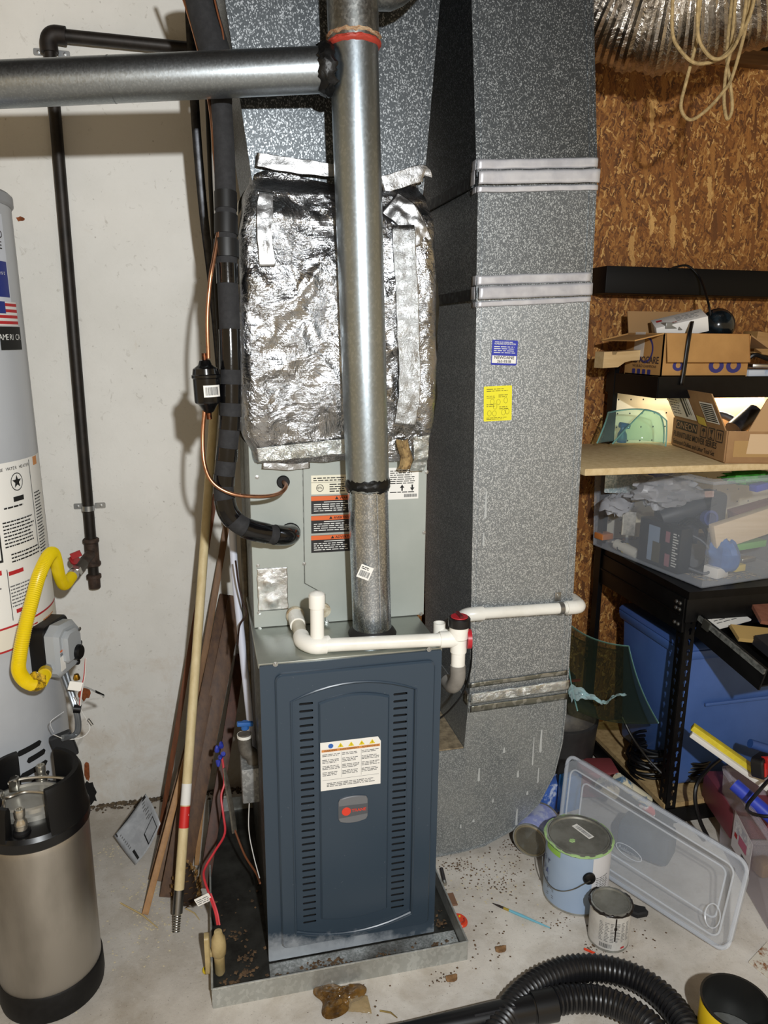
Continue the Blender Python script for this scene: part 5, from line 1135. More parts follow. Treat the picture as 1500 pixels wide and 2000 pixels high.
abox('blue_marker', 'bright blue plastic piece on the bin rim', 'plastic piece', 1478, 962, .30, .05, .03, .022, 8, mat('bright_blue', '2c3fae', .35), -8)
abox('pink_card', 'small pink card standing in the bin', 'card', 1372, 972, .50, .042, .006, .022, -4, mat('pink_paper', 'd2b0a4', .6))
q = at(1290, 918, Y=.50); bag = MB(); bag.grid(lambda u, v: q+Vector((math.cos(u*6.283)*math.sin(v*3.1416)*.055, math.sin(u*6.283)*math.sin(v*3.1416)*.03, math.cos(v*3.1416)*.022))*(1+.3*nz((u*4, v*4, 0), 2)), 20, 12); bag.build('navy_cloth', mat('navy_cloth', '2c3266', .8), None, 'navy cloth on top of the grey bag under the plank', 'cloth', origin=q)
q = at(1465, 932, Y=.42); bag = MB(); bag.grid(lambda u, v: q+Vector((math.cos(u*6.283)*math.sin(v*3.1416)*.09, math.sin(u*6.283)*math.sin(v*3.1416)*.05, math.cos(v*3.1416)*.024))*(1+.5*nz((u*6, v*6, 0), 2)), 26, 12); bag.build('green_bundle', mat('bright_green', '3f9a35', .6, 0, '2b6e26', 40), None, 'bright green bundle at the right of the bin', 'bundle', origin=q)
q = at(1215, 935, Y=.66); MB().plate(fr(q, (1, -.25, 0), (0, 0, 1)), rrect(-.06, -.05, .06, .04, .004), .004).build('bubble_mailer', mat('silver_bubble', 'a9bcc0', .3, .5, 'dfe8e8', 120, .45, .55, bmp=.5), None, 'silvery bubble wrap envelope at the rear of the bin', 'envelope', origin=q)
abox('tool_bag', 'black fabric tool bag at the back of the clear bin', 'bag', 1330, 1040, .56, .20, .10, .13, 6, mat('bag_black', '1f2026', .8, 0, '2c2d34', 30, bmp=.4), 0, .02)
abox('white_tape_box', 'small white carton on the bin floor by the corner', 'carton', 1400, 1132, .30, .06, .05, .035, 20, mat('white_card', 'dcd9d4', .5))
abox('metal_bracket', 'grey metal bracket lying low in the bin', 'bracket', 1450, 1100, .36, .12, .03, .014, 30, STEEL, 8)
rn = random.Random(9); ds = MB()
for i in range(160):
    x_, y_ = 1.40+rn.random()*.22, .285+rn.random()*.07+(.04*rn.random()); s2 = rn.uniform(.002, .005)
    ds.lathe([(0, -s2*.2), (s2, 0), (0, s2*.4)], 4, Matrix.Translation((x_, y_, .8425)) @ Matrix.Rotation(rn.random()*6, 4, 'Z') @ Matrix.Diagonal((2.2, .5, 1, 1)))
ds.build('wood_shavings', mat('shavings', 'b8a68a', .8, 0, '6d6254', 60), None, 'loose shavings and screws along the bin front edge', 'shavings', kind='stuff')
MB().tube(spl([at(1340, 1040, Y=.40), at(1375, 1060, Y=.36), at(1395, 1095, Y=.34), at(1380, 1120, Y=.33), at(1345, 1110, Y=.36)], 6), .005, 8).build('grey_cord', mat('grey_cord', '3d4048', .5), None, 'dark grey cord curling at the bin front corner', 'cord')
abox('loose_block', 'dark jumble of tool cases along the bin floor', 'tool case', 1290, 1060, .50, .12, .12, .10, -20, mat('case_dark', '33343a', .5, 0, '22232a', 30))
# ================================================================ plank with box and glass
pz = 1.196
MB().hexa([(.962, .285, pz), (2.3, .262, pz), (2.3, .765, pz), (.962, .768, pz), (.962, .285, pz+.022), (2.3, .262, pz+.022), (2.3, .765, pz+.022), (.962, .768, pz+.022)]).build('plank', mat('pale_particle_plank', 'd0b98e', .75, 0, 'bfa679', 50, bmp=.2), None, 'wide pale plank resting on the clear bin', 'plank', bevel=.004, origin=(1.6, .5, pz))
PZ = pz+.0225
ob = thing('printed_carton', 'open cardboard box with bold black lettering on the plank', 'cardboard box', at(1413, 903, Z=PZ))
c0 = at(1413, 903, Z=PZ); c1 = at(1300, 868, Z=PZ); c0 = Vector((1.385, .285, PZ)); c1 = Vector((1.395, .285, PZ))
c0 = at(1415, 905, Z=PZ); dl = (at(1299, 864, Z=PZ)-c0); ll = .40; dl = dl.normalized(); du_ = Vector((dl.y, -dl.x, 0)).normalized()
c1 = c0+dl*ll; HB = .098; wb_ = .34
def bpt(a, b, z): return c0+dl*a+du_*b+Vector((0, 0, z))
T = .004; BRN = mat('kraft_card', '9c7850', .8, 0, '8d6a45', 7, bmp=.05); BRI = mat('kraft_inside', 'b39067', .8)
def wallq(a0, b0, a1, b1, z0, z1, name, parent=ob, mt=BRN, lean=(0, 0, 0)):
    n_ = Vector((0, 0, 1)).cross(bpt(a1, b1, 0)-bpt(a0, b0, 0)).normalized()*T; lv = Vector(lean)
    p0, p1 = bpt(a0, b0, z0), bpt(a1, b1, z0); p2, p3 = bpt(a1, b1, z1)+lv, bpt(a0, b0, z1)+lv
    return MB().hexa([p0, p1, p1+n_, p0+n_, p3, p2, p2+n_, p3+n_]).build(name, mt, parent)
MB().hexa([bpt(0, 0, 0), bpt(ll, 0, 0), bpt(ll, wb_, 0), bpt(0, wb_, 0), bpt(0, 0, T), bpt(ll, 0, T), bpt(ll, wb_, T), bpt(0, wb_, T)]).build('box_floor', BRN, ob)
sl = wallq(0, 0, ll, 0, T, HB, 'box_side'); wallq(ll, 0, ll, wb_, T, HB, 'box_side'); wallq(ll, wb_, 0, wb_, T, HB, 'box_side'); sf = wallq(0, wb_, 0, 0, T, HB, 'box_side')
lean = -du_*.055
fp_ = wallq(0.01, 0, ll-.01, 0, HB, HB+.11, 'flap', lean=lean-dl*.0)
# text on the long side (reads from the far end to the near corner)
SFm = fr(bpt(ll, 0, 0)-du_*.0006, -dl, (0, 0, 1))
if SFm.col[2].to_3d().dot(CP-c0) < 0: SFm = SFm
SFm = SFm @ Matrix.Translation((0, 0, .0045))
BKI = mat('carton_ink', '2b211a', .75)
prn([(.03, .064, .20, .094)], flat(SFm, 0), BKI, sl); text('ONEON', .030, SFm @ Matrix.Translation((.115, .069, .0003)), BRI, sl, align='CENTER', sx=1.5)
for i in range(3):
    u = .225+i*.056; MB().plate(SFm, rrect(u, .058, u+.046, .096, .003), .0003, [rrect(u+.003, .061, u+.043, .093, .003)]).build('mark_frame', BKI, sl, smooth=False)
    g_ = MB()
    if i == 0: g_.plate(SFm, [(u+.010, .078), (u+.036, .078), (u+.030, .088), (u+.016, .088)], .0003); g_.plate(SFm, [(u+.0215, .064), (u+.0245, .064), (u+.0245, .078), (u+.0215, .078)], .0003)
    elif i == 1: g_.plate(SFm, [(u+.012, .090), (u+.034, .090), (u+.026, .077), (u+.020, .077)], .0003); g_.plate(SFm, [(u+.0215, .065), (u+.0245, .065), (u+.0245, .077), (u+.0215, .077)], .0003); g_.plate(SFm, [(u+.014, .063), (u+.032, .063), (u+.032, .066), (u+.014, .066)], .0003)
    else:
        for k in (.014, .028): g_.plate(SFm, [(u+k, .066), (u+k+.004, .066), (u+k+.004, .080), (u+k+.007, .080), (u+k+.002, .090), (u+k-.003, .080), (u+k, .080)], .0003)
    g_.build('handling_mark', BKI, sl, smooth=False)
text('FURNITURE MOVER SERIES', .0275, SFm @ Matrix.Translation((.015, .036, 0)), BKI, sl, sx=1.02, bold=.012)
text('Enhanced Dollies and Lifter Tool Set', .0215, SFm @ Matrix.Translation((.018, .012, 0)), BKI, sl, sx=1.0, bold=.006)
# label and barcode on the raised flap
fd_ = (Vector((0, 0, .11))+lean); fo = bpt(ll-.01, 0, HB)-du_*.0005; FLm = fr(fo, -dl, fd_); FLm = FLm @ Matrix.Translation((0, 0, .0045))
lb = MB().plate(FLm, [(.01, .012), (.19, .012), (.19, .112), (.01, .112)], .0004).build('shipping_label', WHT, fp_, smooth=False)
prn(words(.02, .02, .10, .105, .010, rnd, .4), flat(FLm, .0008), INKG, lb); prn([(.12, .02, .135, .10), (.145, .03, .155, .10), (.165, .03, .17, .10)], flat(FLm, .0008), INK, lb)
bl_ = MB().plate(FLm, [(.27, .02), (.36, .02), (.36, .09), (.27, .09)], .0004).build('barcode_label', WHT, fp_, smooth=False); prn([(.275, .025+k*.007, .355, .029+k*.007) for k in range(9)], flat(FLm, .0008), INK, bl_)
MB().plate(FLm, [(.20, .005), (.255, .0), (.26, .03), (.205, .035)], .0004).build('yellow_tag', mat('tag_yellow', 'd2bb4a', .6), fp_, smooth=False)
wallq(0, wb_, 0, .06, HB, HB+.10, 'flap', lean=-dl*.03+du_*.03, mt=BRI); wallq(ll, .02, ll, wb_-.02, HB, HB+.08, 'flap', lean=dl*.02, mt=BRI)
# shine of packing tape on the near side
m_ = fr(bpt(0, 0, 0)-dl*.0048, du_, (0, 0, 1)); MB().plate(m_, [(.02, .02), (wb_, .02), (wb_, .07), (.02, .07)], .0005).build('packing_tape', clear('tape_film', 'c9a46c', .55, .12), sf); MB().plate(m_, [(.06, .03), (.16, .03), (.15, .09), (.065, .09)], .0006).build('tan_patch', mat('tan_paper', 'c7aa86', .7), sf)
bk = bpt(.2, .14, HB); MB().tube([bk+Vector((-.03, 0, -.02)), bk+Vector((.06, .02, .035))], .030, 14).build('black_tool', mat('tool_black', '17171a', .4, 0, '2b2b30', 40), None, 'black tool poking out of the lettered box on the plank', 'tool', origin=bk)
bk = bpt(.26, .07, HB-.02); MB().tube(spl([bk, bk+Vector((.03, .02, .04)), bk+Vector((.07, .0, .03)), bk+Vector((.09, -.02, .0))], 5), .012, 10).build('curved_tool', mat('tool_grey', '3a3838', .5), None, 'dark curved tool inside the lettered box on the plank', 'tool', origin=bk)
# curved glass on the plank
GLS = clear('green_glass', 'cfeae6', .07, .03, 'eaf7f2'); GED = clear('glass_edge', 'a9dcdc', .45, .1, 'd8f0ee')
def glass(P4, bulge, name, label, mt=GLS, n=18, edge=True, th=.005):
    A, B, C, D_ = [Vector(v) for v in P4]; nn = (B-A).cross(D_-A).normalized()
    def fn(u, v): return A.lerp(B, u).lerp(D_.lerp(C, u), v)+nn*bulge*(4*u*(1-u)+.6*v*(1-v)*4)
    t_ = thing(name, label, 'glass', A); MB().grid(fn, n, n).build('pane', mt, t_, solid=th)
    if edge:
        MB().tube([fn(i/n, 1) for i in range(n+1)], th*.55, 6).build('ground_edge', GED, t_); MB().tube([fn(0, i/n) for i in range(n+1)]+[fn(1, i/n) for i in range(0)], th*.5, 6).build('ground_edge', GED, t_); MB().tube([fn(1, i/n) for i in range(n+1)], th*.5, 6).build('ground_edge', GED, t_)
    return t_
glass([at(1166, 866, Y=.66), at(1296, 866, Y=.60), at(1288, 808, Y=.62), at(1188, 806, Y=.70)], .035, 'curved_glass', 'curved green tinted glass pane standing on the plank')
glass([at(1196, 867, Y=.60), at(1300, 872, Y=.52), at(1302, 822, Y=.56), at(1260, 800, Y=.60)], .02, 'curved_glass', 'smaller green glass piece beside the lettered cardboard box')
q = at(1214, 864, Y=.70); bt = thing('blue_spray_tool', 'blue trigger tool standing behind the curved glass', 'tool', q)
MB().lathe([(.016, 0), (.018, .008), (.016, .03), (.008, .045), (.008, .06)], 14, Matrix.Translation(q)).build('body', mat('tool_blue', '2f5a98', .4), bt); MB().tube([q+Vector((-.012, 0, .062)), q+Vector((.024, 0, .056))], .010, 10).build('head', mat('tool_blue', '2f5a98', .4), bt)
# ================================================================ open carton on the upper shelf
bx0 = Vector((1.322, .50, UZ+.005)); XW, XD, XH = .315, .21, .136
ab_ = thing('open_carton', 'open brown carton with blue print on the upper shelf', 'cardboard box', bx0)
CB = mat('brown_carton', 'b4884f', .8, 0, 'a67b46', 6, bmp=.05); CBI = mat('carton_inside', '9a7850', .85)
def pl_(o_, u, v, w, h, name, mt=CB, t=.004, poly=None):
    return MB().plate(fr(o_, u, v), poly or [(0, 0), (w, 0), (w, h), (0, h)], t).build(name, mt, ab_, smooth=False)
MB().box(bx0, bx0+Vector((XW, XD, .004))).build('box_floor', CB, ab_)
fs_ = pl_(bx0+Vector((0, .004, 0)), (1, 0, 0), (0, 0, 1), XW, XH, 'box_side'); ss_ = pl_(bx0+Vector((.004, XD, 0)), (0, -1, 0), (0, 0, 1), XD, XH, 'box_side')
pl_(bx0+Vector((XW, XD, 0)), (-1, 0, 0), (0, 0, 1), XW, XH, 'box_side'); pl_(bx0+Vector((XW, 0, 0)), (0, 1, 0), (0, 0, 1), XD, XH, 'box_side')
pl_(bx0+Vector((.006, -.004, XH)), (1, 0, .0), (0, -.22, -1), XW-.012, .092, 'flap', CB)
pl_(bx0+Vector((0, XD, XH)), (0, -1, 0), (-1, 0, -.22), XD, .105, 'flap', CB)
pl_(bx0+Vector((.0, XD, XH)), (1, 0, 0), (0, .25, 1), XW*.8, .075, 'flap', CBI)
pl_(bx0+Vector((XW, 0, XH)), (0, 1, 0), (1, 0, -.55), XD, .09, 'flap', CBI)
BLI = mat('carton_blue_ink', '32306f', .7); SM = fr(bx0+Vector((0, XD, 0)), (0, -1, 0), (0, 0, 1)) @ Matrix.Translation((0, 0, .0006))
MB().plate(SM, circ(.115, .083, .044, 28), .0003, [circ(.115, .083, .036, 28)]).build('logo_ring', BLI, ss_, smooth=False)
text('ADVOCARE', .031, SM @ Matrix.Translation((.115, .040, .0005)), mat('carton_dark_ink', '3c2c2a', .75), ss_, align='CENTER', sx=.98, bold=.015); text('WE BUILD CHAMPIONS', .012, SM @ Matrix.Translation((.115, .026, .0003)), MATS['carton_dark_ink'], ss_, align='CENTER', sx=1.1)
for k in range(4): MB().plate(SM, rrect(.045+k*.03, .004, .063+k*.03, .020, .003), .0003).build('icon_mark', BLI, ss_, smooth=False)
MB().plate(SM, [(.045, .06), (.105, .06), (.108, .14), (.05, .14)], .0005, w0=.0006).build('tape_piece', clear('white_tape_film', 'd8d4cc', .7, .25), ss_, smooth=False)
FM = fr(bx0+Vector((0, -.0006, 0)), (1, 0, 0), (0, 0, 1))
for k, (u, r_) in enumerate(((.06, .02), (.20, .028), (.265, .028))): MB().plate(FM, circ(u, .034, r_, 24, r_*.8), .0004, [circ(u, .036, r_*.45, 16)]).build('letter_ring', BLI, fs_, smooth=False)
pm = FM @ Matrix.Translation((.155, .046, .004)); lb = MB().plate(pm, [(0, 0), (.15, .006), (.15, .026), (0, .022)], .0004).build('address_label', WHT, fs_, smooth=False); prn(words(.01, .006, .14, .022, .006, rnd), flat(pm, .0008), INKG, lb)
wbx = thing('white_package', 'white small package with red mark in the carton', 'package', bx0+Vector((.06, .1, .08)))
m_ = Matrix.Translation(bx0+Vector((.035, .085, .105))) @ Matrix.Rotation(R(-24), 4, 'Z') @ Matrix.Rotation(R(-14), 4, 'Y') @ Matrix.Rotation(R(18), 4, 'X')
MB().box((0, 0, 0), (.16, .09, .05), m_).build('box', mat('white_card', 'dcd9d4', .5), wbx, bevel=.002)
tp = m_ @ Matrix.Translation((0, 0, .0505)); prn([(.012, .05, .03, .066)], flat(tp), REDI, wbx, 'red_mark'); text('Rinse', .018, tp @ Matrix.Translation((.03, .012, .0004)), REDI, wbx); prn(words(.07, .02, .15, .07, .012, rnd, .3), flat(tp), INKG, wbx)
abox('clear_clamshell', 'grey plastic clamshell lying in the carton', 'package', 1300, 642, .56, .07, .06, .02, -10, mat('grey_clamshell', '77756e', .3)); abox('clear_clamshell', 'second grey clamshell right of the first in the carton', 'package', 1325, 645, .55, .06, .06, .018, -5, MATS['grey_clamshell'])
bc = Vector((1.585, .60, UZ+.168)); bl = thing('black_sphere', 'glossy mottled black ball in the open carton', 'ball', bc)
def sph(c_, r_, n=24): return [(r_*math.sin(math.pi*i/n), -r_*math.cos(math.pi*i/n)) for i in range(n+1)]
MB().lathe(sph(bc, .056), 36, Matrix.Translation(bc)).build('ball', mat('mottled_black', '0f1417', .15, 0, '24313a', 22, .45, .7), bl)
cbp = [bc+Vector((-.045, -.02, .03)), at(1383, 590, Y=.60), at(1368, 545, Y=.70), at(1345, 520, Y=.725), at(1322, 521, Y=.728), at(1306, 527, Y=.73)]
MB().tube(spl(cbp, 6), .0038, 8).build('ball_cable', BLK, None, 'thin black cable arching from the ball over the wall beam', 'cable', origin=bc)
sp_ = [at(1352, 628, Y=.52), at(1347, 652, Y=.485), at(1341, 690, Y=.478), at(1336, 725, Y=.476), at(1331, 752, Y=.474)]
mb = MB(); SPp = spl(sp_, 5); mb.grid(lambda u, v: SPp[int(u*(len(SPp)-1)+.5)]+Vector((.013*(v-.5), 0, 0)), len(SPp)-1, 1); mb.build('black_strap', BLK, None, 'flat black strap hanging over the carton front', 'strap', solid=.003, origin=sp_[0])
# timber offcuts on the shelf
q = at(1160, 720, Y=.66); nw = MB().plate(fr(at(1160, 718, Y=.66), (1, .1, .05), (0, 0, 1)), [(0, 0), (.06, 0), (.085, .014), (.11, .018), (.16, .018), (.16, .052), (.055, .050), (.05, .042), (.036, .042), (.034, .052), (.004, .052)], .05, (), .001)
nw.build('notched_wood', wood('light_offcut', 'cdb184', 'bb9c6d', 0), None, 'light notched wood offcut sticking out left of the carton', 'wood offcut', origin=q)
a_, b_ = at(1462, 668, Y=.66), at(1600, 690, Y=.64); MB().beam(a_, b_, .08, .075).build('wood_plank_end', wood('oak_offcut', 'b08855', '96703f', 0), None, 'broad wood offcut at the right behind the carton', 'wood offcut', bevel=.003, origin=a_)
abox('white_paper_stack', 'white and blue papers right of the carton on the shelf', 'papers', 1462, 735, .50, .2, .15, .02, 4, mat('paper_blue', 'c5ccd6', .6, 0, '8fa4c4', 12, .5, .6)); abox('silver_gadget', 'small silver gadget on the papers right of the carton', 'gadget', 1470, 718, .54, .06, .05, .012, -20, STEEL)
q = at(1462, 700, Y=.56); MB().tube(spl([q, q+Vector((.02, -.01, .012)), q+Vector((.08, -.02, -.006)), q+Vector((.16, -.02, -.004))], 5), .007, 8).build('black_lead', BLK, None, 'black lead curling right of the carton', 'cable', origin=q)
# ================================================================ drawer with papers
dwr = thing('bench_drawer', 'drooping open bench drawer full of papers at the right edge', 'drawer', (1.5, .05, .7))
s0, s1 = at(1368, 1206, Y=.225), at(1497, 1312, Y=-.03); dv_ = s1-s0; wr = Vector((1, .08, 0)).normalized(); un = wr.cross(dv_).normalized(); un = un if un.z > 0 else -un
sd = MB().beam(s0-un*.028, s1-un*.028, .006, .075, un).build('drawer_side', BM, dwr)
MB().beam(s0-wr*.006, s1-wr*.006, .008, .016, un).build('slide_rail', mat('rail_zinc', '9a9d9a', .4, .7, '5b5d5b', 60), dwr); MB().beam(s0-wr*.012+dv_*.1, s0-wr*.012+dv_*.2, .006, .03, un).build('slide_bracket', mat('rail_bright', '9a9d98', .4, 1), dwr)
W_ = .5; MB().hexa([s0-un*.055, s1-un*.055, s1-un*.055+wr*W_, s0-un*.055+wr*W_, s0-un*.05, s1-un*.05, s1-un*.05+wr*W_, s0-un*.05+wr*W_]).build('drawer_floor', BM, dwr)
def dp(a, b, h): return s0+dv_*a+wr*b+un*h
def dcard(name, label, cat, a, b, w, l, rot, h, mt, t=.004):
    m_ = fr(dp(a, b, h), wr, -dv_) @ Matrix.Rotation(R(rot), 4, 'Z'); return MB().plate(m_, [(0, 0), (w, 0), (w, l), (0, l)], t).build(name, mt, None, label, cat, origin=dp(a, b, h), smooth=False), m_
o, m_ = dcard('white_papers', 'white papers at the back of the open drawer', 'papers', .16, .04, .14, .10, 8, -.02, WHT, .006); prn(words(.01, .01, .12, .09, .012, rnd, .3), flat(m_, .0066), INKG, o)
dcard('tan_folder', 'tan folder lying across the open drawer', 'folder', .46, .035, .13, .07, -20, -.006, mat('tan_folder', 'b2945a', .7), .012)
dcard('red_board', 'reddish brown board slanting out of the drawer', 'board', .30, .15, .06, .22, -25, .012, wood('red_board_wood', '8a5a48', '744636'), .012)
dcard('yellow_sleeve', 'yellow paper sleeve in the drawer', 'sleeve', .36, .215, .10, .12, -30, .006, mat('sleeve_yellow', 'dca628', .5), .004)
dcard('blue_card', 'small blue and white card in the drawer', 'card', .45, .165, .07, .03, -12, .010, mat('card_blue', '2f86c4', .4, 0, 'dfe6ea', 40, .5, .55), .004)
dcard('black_case', 'black flat case at the front of the drawer', 'case', .85, .07, .3, .09, 0, -.01, mat('case_black', '1e1f24', .5), .03)
# ================================================================ blue tote under the bench
bt0 = Vector((1.372, .30, .094)); tt = thing('blue_tote', 'blue plastic tote with lid lip standing under the bench', 'tote', bt0)
BLU = mat('blue_tote', '45639f', .38, 0, '3d5a92', 4); x0, y0 = bt0.x, bt0.y; X1, Y1, ZT2 = 1.98, .70, .60
def ring(o_, z): return [(x0+.02-o_, y0+.02-o_, z), (X1-.02+o_, y0+.02-o_, z), (X1-.02+o_, Y1-.02+o_, z), (x0+.02-o_, Y1-.02+o_, z)]
MB().hexa(ring(-.01, .094)+ring(.012, ZT2)).build('body', BLU, tt, bevel=.018, seg=3); MB().hexa(ring(.018, ZT2-.03)+ring(.024, ZT2+.005)).build('lip', BLU, tt, bevel=.008); MB().hexa(ring(.026, ZT2+.006)+ring(.012, ZT2+.03)).build('lid', mat('blue_tote_lid', '3a5690', .4), tt, bevel=.008)
MB().box((x0+.1, y0+.0, .40), (X1-.1, y0+.008, .412)).build('rib', BLU, tt, bevel=.003)
# ================================================================ shop vacuum, cables and broken glass by the duct
vx = Vector((1.115, .62, 0)); sv = thing('shop_vacuum', 'dark grey wet and dry vacuum standing behind the duct', 'vacuum', vx); m = Matrix.Translation(vx)
DG = mat('dark_grey_plastic', '2c2b2b', .5, 0, '383736', 12)
MB().lathe([(.11, .05), (.125, .06), (.135, .22), (.138, .235), (.138, .245), (.13, .25)], 36, m).build('drum', DG, sv); MB().lathe([(.13, .25), (.128, .275), (.115, .30), (.10, .315), (.07, .34), (.05, .355), (.045, .40), (0, .405)], 36, m).build('motor_head', mat('grey_plastic', '3f3d3b', .55, 0, '57534c', 30), sv)
MB().box((vx.x-.02, vx.y-.05, .395), (vx.x+.03, vx.y+.05, .42)).build('handle', BLK, sv, bevel=.008); MB().box((vx.x+.0, vx.y-.06, .402), (vx.x+.04, vx.y-.05, .408)).build('red_switch', mat('red_label', 'b03a2e', .5), sv)
for a_ in (20, 110, 200, 290):
    c_ = Vector((vx.x+.12*math.cos(R(a_)), vx.y+.12*math.sin(R(a_)), .03)); MB().lathe([(.012, -.03), (.026, -.02), (.03, .0), (.024, .025), (0, .03)], 14, Matrix.Translation(c_)).build('caster', mat('caster_red', '8c2f28', .5), sv)
ck = at(1232, 1475, Z=.10); cc_ = thing('cable_coil', 'heap of coiled black cable on the lower bench shelf', 'cable coil', (1.40, .42, .093))
for i in range(13):
    r_ = .075+.02*rnd.random(); c_ = Vector((1.395+rnd.gauss(0, .006), .44+rnd.gauss(0, .006), .100+i*.0085)); ph = rnd.uniform(-.12, .12)
    MB().tube([c_+Vector((r_*math.cos(t*.2618)*1.0, r_*.8*math.sin(t*.2618), .012*math.sin(t*.2618+i)+ph*.05)) for t in range(24)], .0052, 7, closed=True).build('cable_turn', BLK, cc_)
MB().tube(spl([at(1215, 1400, Y=.40), at(1235, 1440, Y=.36), at(1262, 1478, Y=.33), at(1292, 1510, Y=.29)], 6), .0045, 8).build('loose_cable', BLK, None, 'loose black cable draped from the glass to the post', 'cable')
MB().tube(spl([at(1410, 1480, Y=.22), at(1385, 1500, Y=.18), at(1362, 1530, Y=.15), at(1358, 1565, Y=.13), at(1368, 1605, Y=.11), at(1385, 1640, Y=.10)], 6), .0065, 8).build('thick_cable', BLK, None, 'thick black cable curving down in front of the bench', 'cable')
ck2 = Vector((1.50, .37, .093)); c2_ = thing('cable_coil', 'second black cable coil behind the yellow level', 'cable coil', ck2)
for i in range(9):
    r_ = .06+.01*rnd.random(); MB().tube([ck2+Vector((r_*math.cos(t*.3142), r_*.7*math.sin(t*.3142), .008+i*.009+.004*math.sin(t+i))) for t in range(20)], .0055, 7, closed=True).build('cable_turn', BLK, c2_)
glass([at(1128, 1388, Y=.33), at(1286, 1412, Y=.33), at(1228, 1262, Y=.62), at(1104, 1212, Y=.66)], -.03, 'broken_windshield', 'dark tinted sheet of curved glass leaning beside the duct', clear('dark_glass', '6d7d6c', .05, .04, 'd6d9c8'))
# crumpled clear wrap at its lower edge
q = at(1150, 1380, Y=.30); mb = MB(); mb.grid(lambda u, v: q+Vector((-.06+.2*u, .02*math.sin(u*9)+.03*v, .02+.03*v*math.sin(u*5+1)+.016*nz((u*4, v*3, 0), 2.5))), 30, 8); mb.build('clear_wrap', clear('cyan_wrap', 'cfeaf0', .35, .08, 'd8f2f4'), None, 'crumpled bluish clear film under the tinted glass', 'film', origin=q)
# ================================================================ flexible foil duct and ropes at the top right
fd_ = thing('flexible_duct', 'fat wrinkled foil flexible duct hanging at the top right', 'flexible duct', (1.15, .5, 2.5))
FP = spl([(.93, .55, 2.66), (1.06, .50, 2.52), (1.22, .42, 2.475), (1.40, .32, 2.53), (1.62, .2, 2.68), (1.8, .1, 2.85)], 26)
MB().tube(FP, [.158+.006*(i % 2)+.006*math.sin(i*.7) for i in range(len(FP))], 40).build('sleeve', foil('flex_foil', 'd2cdc6', .2, 9, .9, 'a9a29a', dist=.02), fd_)
ROPE = mat('tan_cord', 'a68d60', .8, 0, '7f6a45', 80)
def rope(pts, label, r=.0042): MB().tube(spl([at(*q[:2], Y=q[2]) for q in pts], 8), r, 8).build('hanging_cord', ROPE, None, label, 'cord', group=None)
rope([(1316, -40, .12), (1313, 60, .12), (1330, 100, .12), (1362, 124, .12), (1410, 112, .12), (1445, 70, .13), (1468, 20, .13), (1478, -40, .13)], 'tan cord making the widest loop before the foil duct')
rope([(1372, -40, .14), (1362, 60, .14), (1356, 100, .14), (1340, 160, .15), (1330, 210, .16), (1348, 234, .17), (1380, 215, .17), (1412, 180, .17), (1430, 150, .17), (1455, 60, .16), (1470, -40, .15)], 'tan cord hanging lowest in a long loop')
rope([(1367, -40, .10), (1362, 40, .10), (1368, 85, .10), (1395, 115, .10), (1428, 100, .10), (1450, 50, .11), (1462, -40, .11)], 'tan cord in a middle sized loop')
rope([(1440, -40, .18), (1428, 90, .18), (1418, 140, .18), (1414, 195, .18), (1420, 232, .18), (1430, 212, .18), (1426, 160, .18), (1420, 100, .19), (1434, -40, .19)], 'narrow upright loop of tan cord at the right')
# ================================================================ floor things on the right
def can(base, r, h, name, label, lab_mt, parts=None, rz=0):
    t_ = thing(name, label, 'paint can', base); m_ = Matrix.Translation(base) @ Matrix.Rotation(R(rz), 4, 'Z')
    MB().lathe([(r*.97, .0), (r*1.0, .003), (r*.985, .007), (r*.985, h-.008), (r*1.015, h-.004), (r*1.015, h), (r*.94, h+.001)], 44, m_, caps=False).build('can_body', mat('can_metal', 'b0b1ac', .35, .7, '8d8c85', 20), t_)
    MB().lathe([(r*.978, .008), (r*.9885, .0085), (r*.9885, h-.0095), (r*.978, h-.009)], 44, m_, caps=False).build('paper_wrap', lab_mt, t_)
    MB().lathe([(r*.93, h-.003), (r*.925, h+.0015), (r*.88, h+.0015), (r*.85, h-.004), (r*.80, h-.0045), (.3*r, h-.0042), (0, h-.0042)], 44, m_).build('lid', mat('can_lid', '8f8f88', .4, .45, '6b6a62', 14, .4, .7), t_)
    return t_, m_
g0 = fl(1122, 1745)
gc, gm = can(g0, .0925, .196, 'paint_can', 'large blue labelled paint can with green drips on its rim', mat('blue_label', '9db0c8', .35, 0, '93a7c2', 3))
GRN = mat('green_paint', 'a0c084', .45)
goo(g0+Vector((0, 0, .1935)), (0, 0, 1), .0925, .005, 'green_rim_drip', GRN, gc, 4, .003)
cyf = lambda r: (lambda s_, z: g0+Vector((r*math.cos(s_), r*math.sin(s_), z)))
prn([(R(-92), .01, R(-38), .186)], cyf(.0919), mat('pale_label', 'd3d3d6', .4), gc, 'pale_side_label', 10); rnd = random.Random(40)
prn([(R(a), z, R(a+4+rnd.random()*4), z+.0022) for z in [.03+.006*i for i in range(16)] for a in range(-84, -56, 7)], cyf(.0924), INKG, gc)
prn([(R(-186), .168, R(-150), .186)], cyf(.0922), mat('lime_label', '8fbf4e', .4), gc, 'lime_corner', 12)
def ctext(s_, size, a0, z, mt, parent, r=.0925, c=g0):
    """lettering bent round the can, one letter at a time"""
    k = 0
    for ch in s_:
        a_ = R(a0)+k/r; m_ = fr(c+Vector((r*math.cos(a_), r*math.sin(a_), z)), (-math.sin(a_), math.cos(a_), 0), (0, 0, 1)); text(ch, size, m_, mt, parent); k += size*.62
ctext('valspar', .034, -258, .125, mat('label_navy', '39456e', .5), gc); ctext('ULTRA', .028, -228, .088, mat('label_navy2', '2c3b8c', .5), gc); ctext('2.0', .022, -198, .062, MATS['label_navy'], gc)
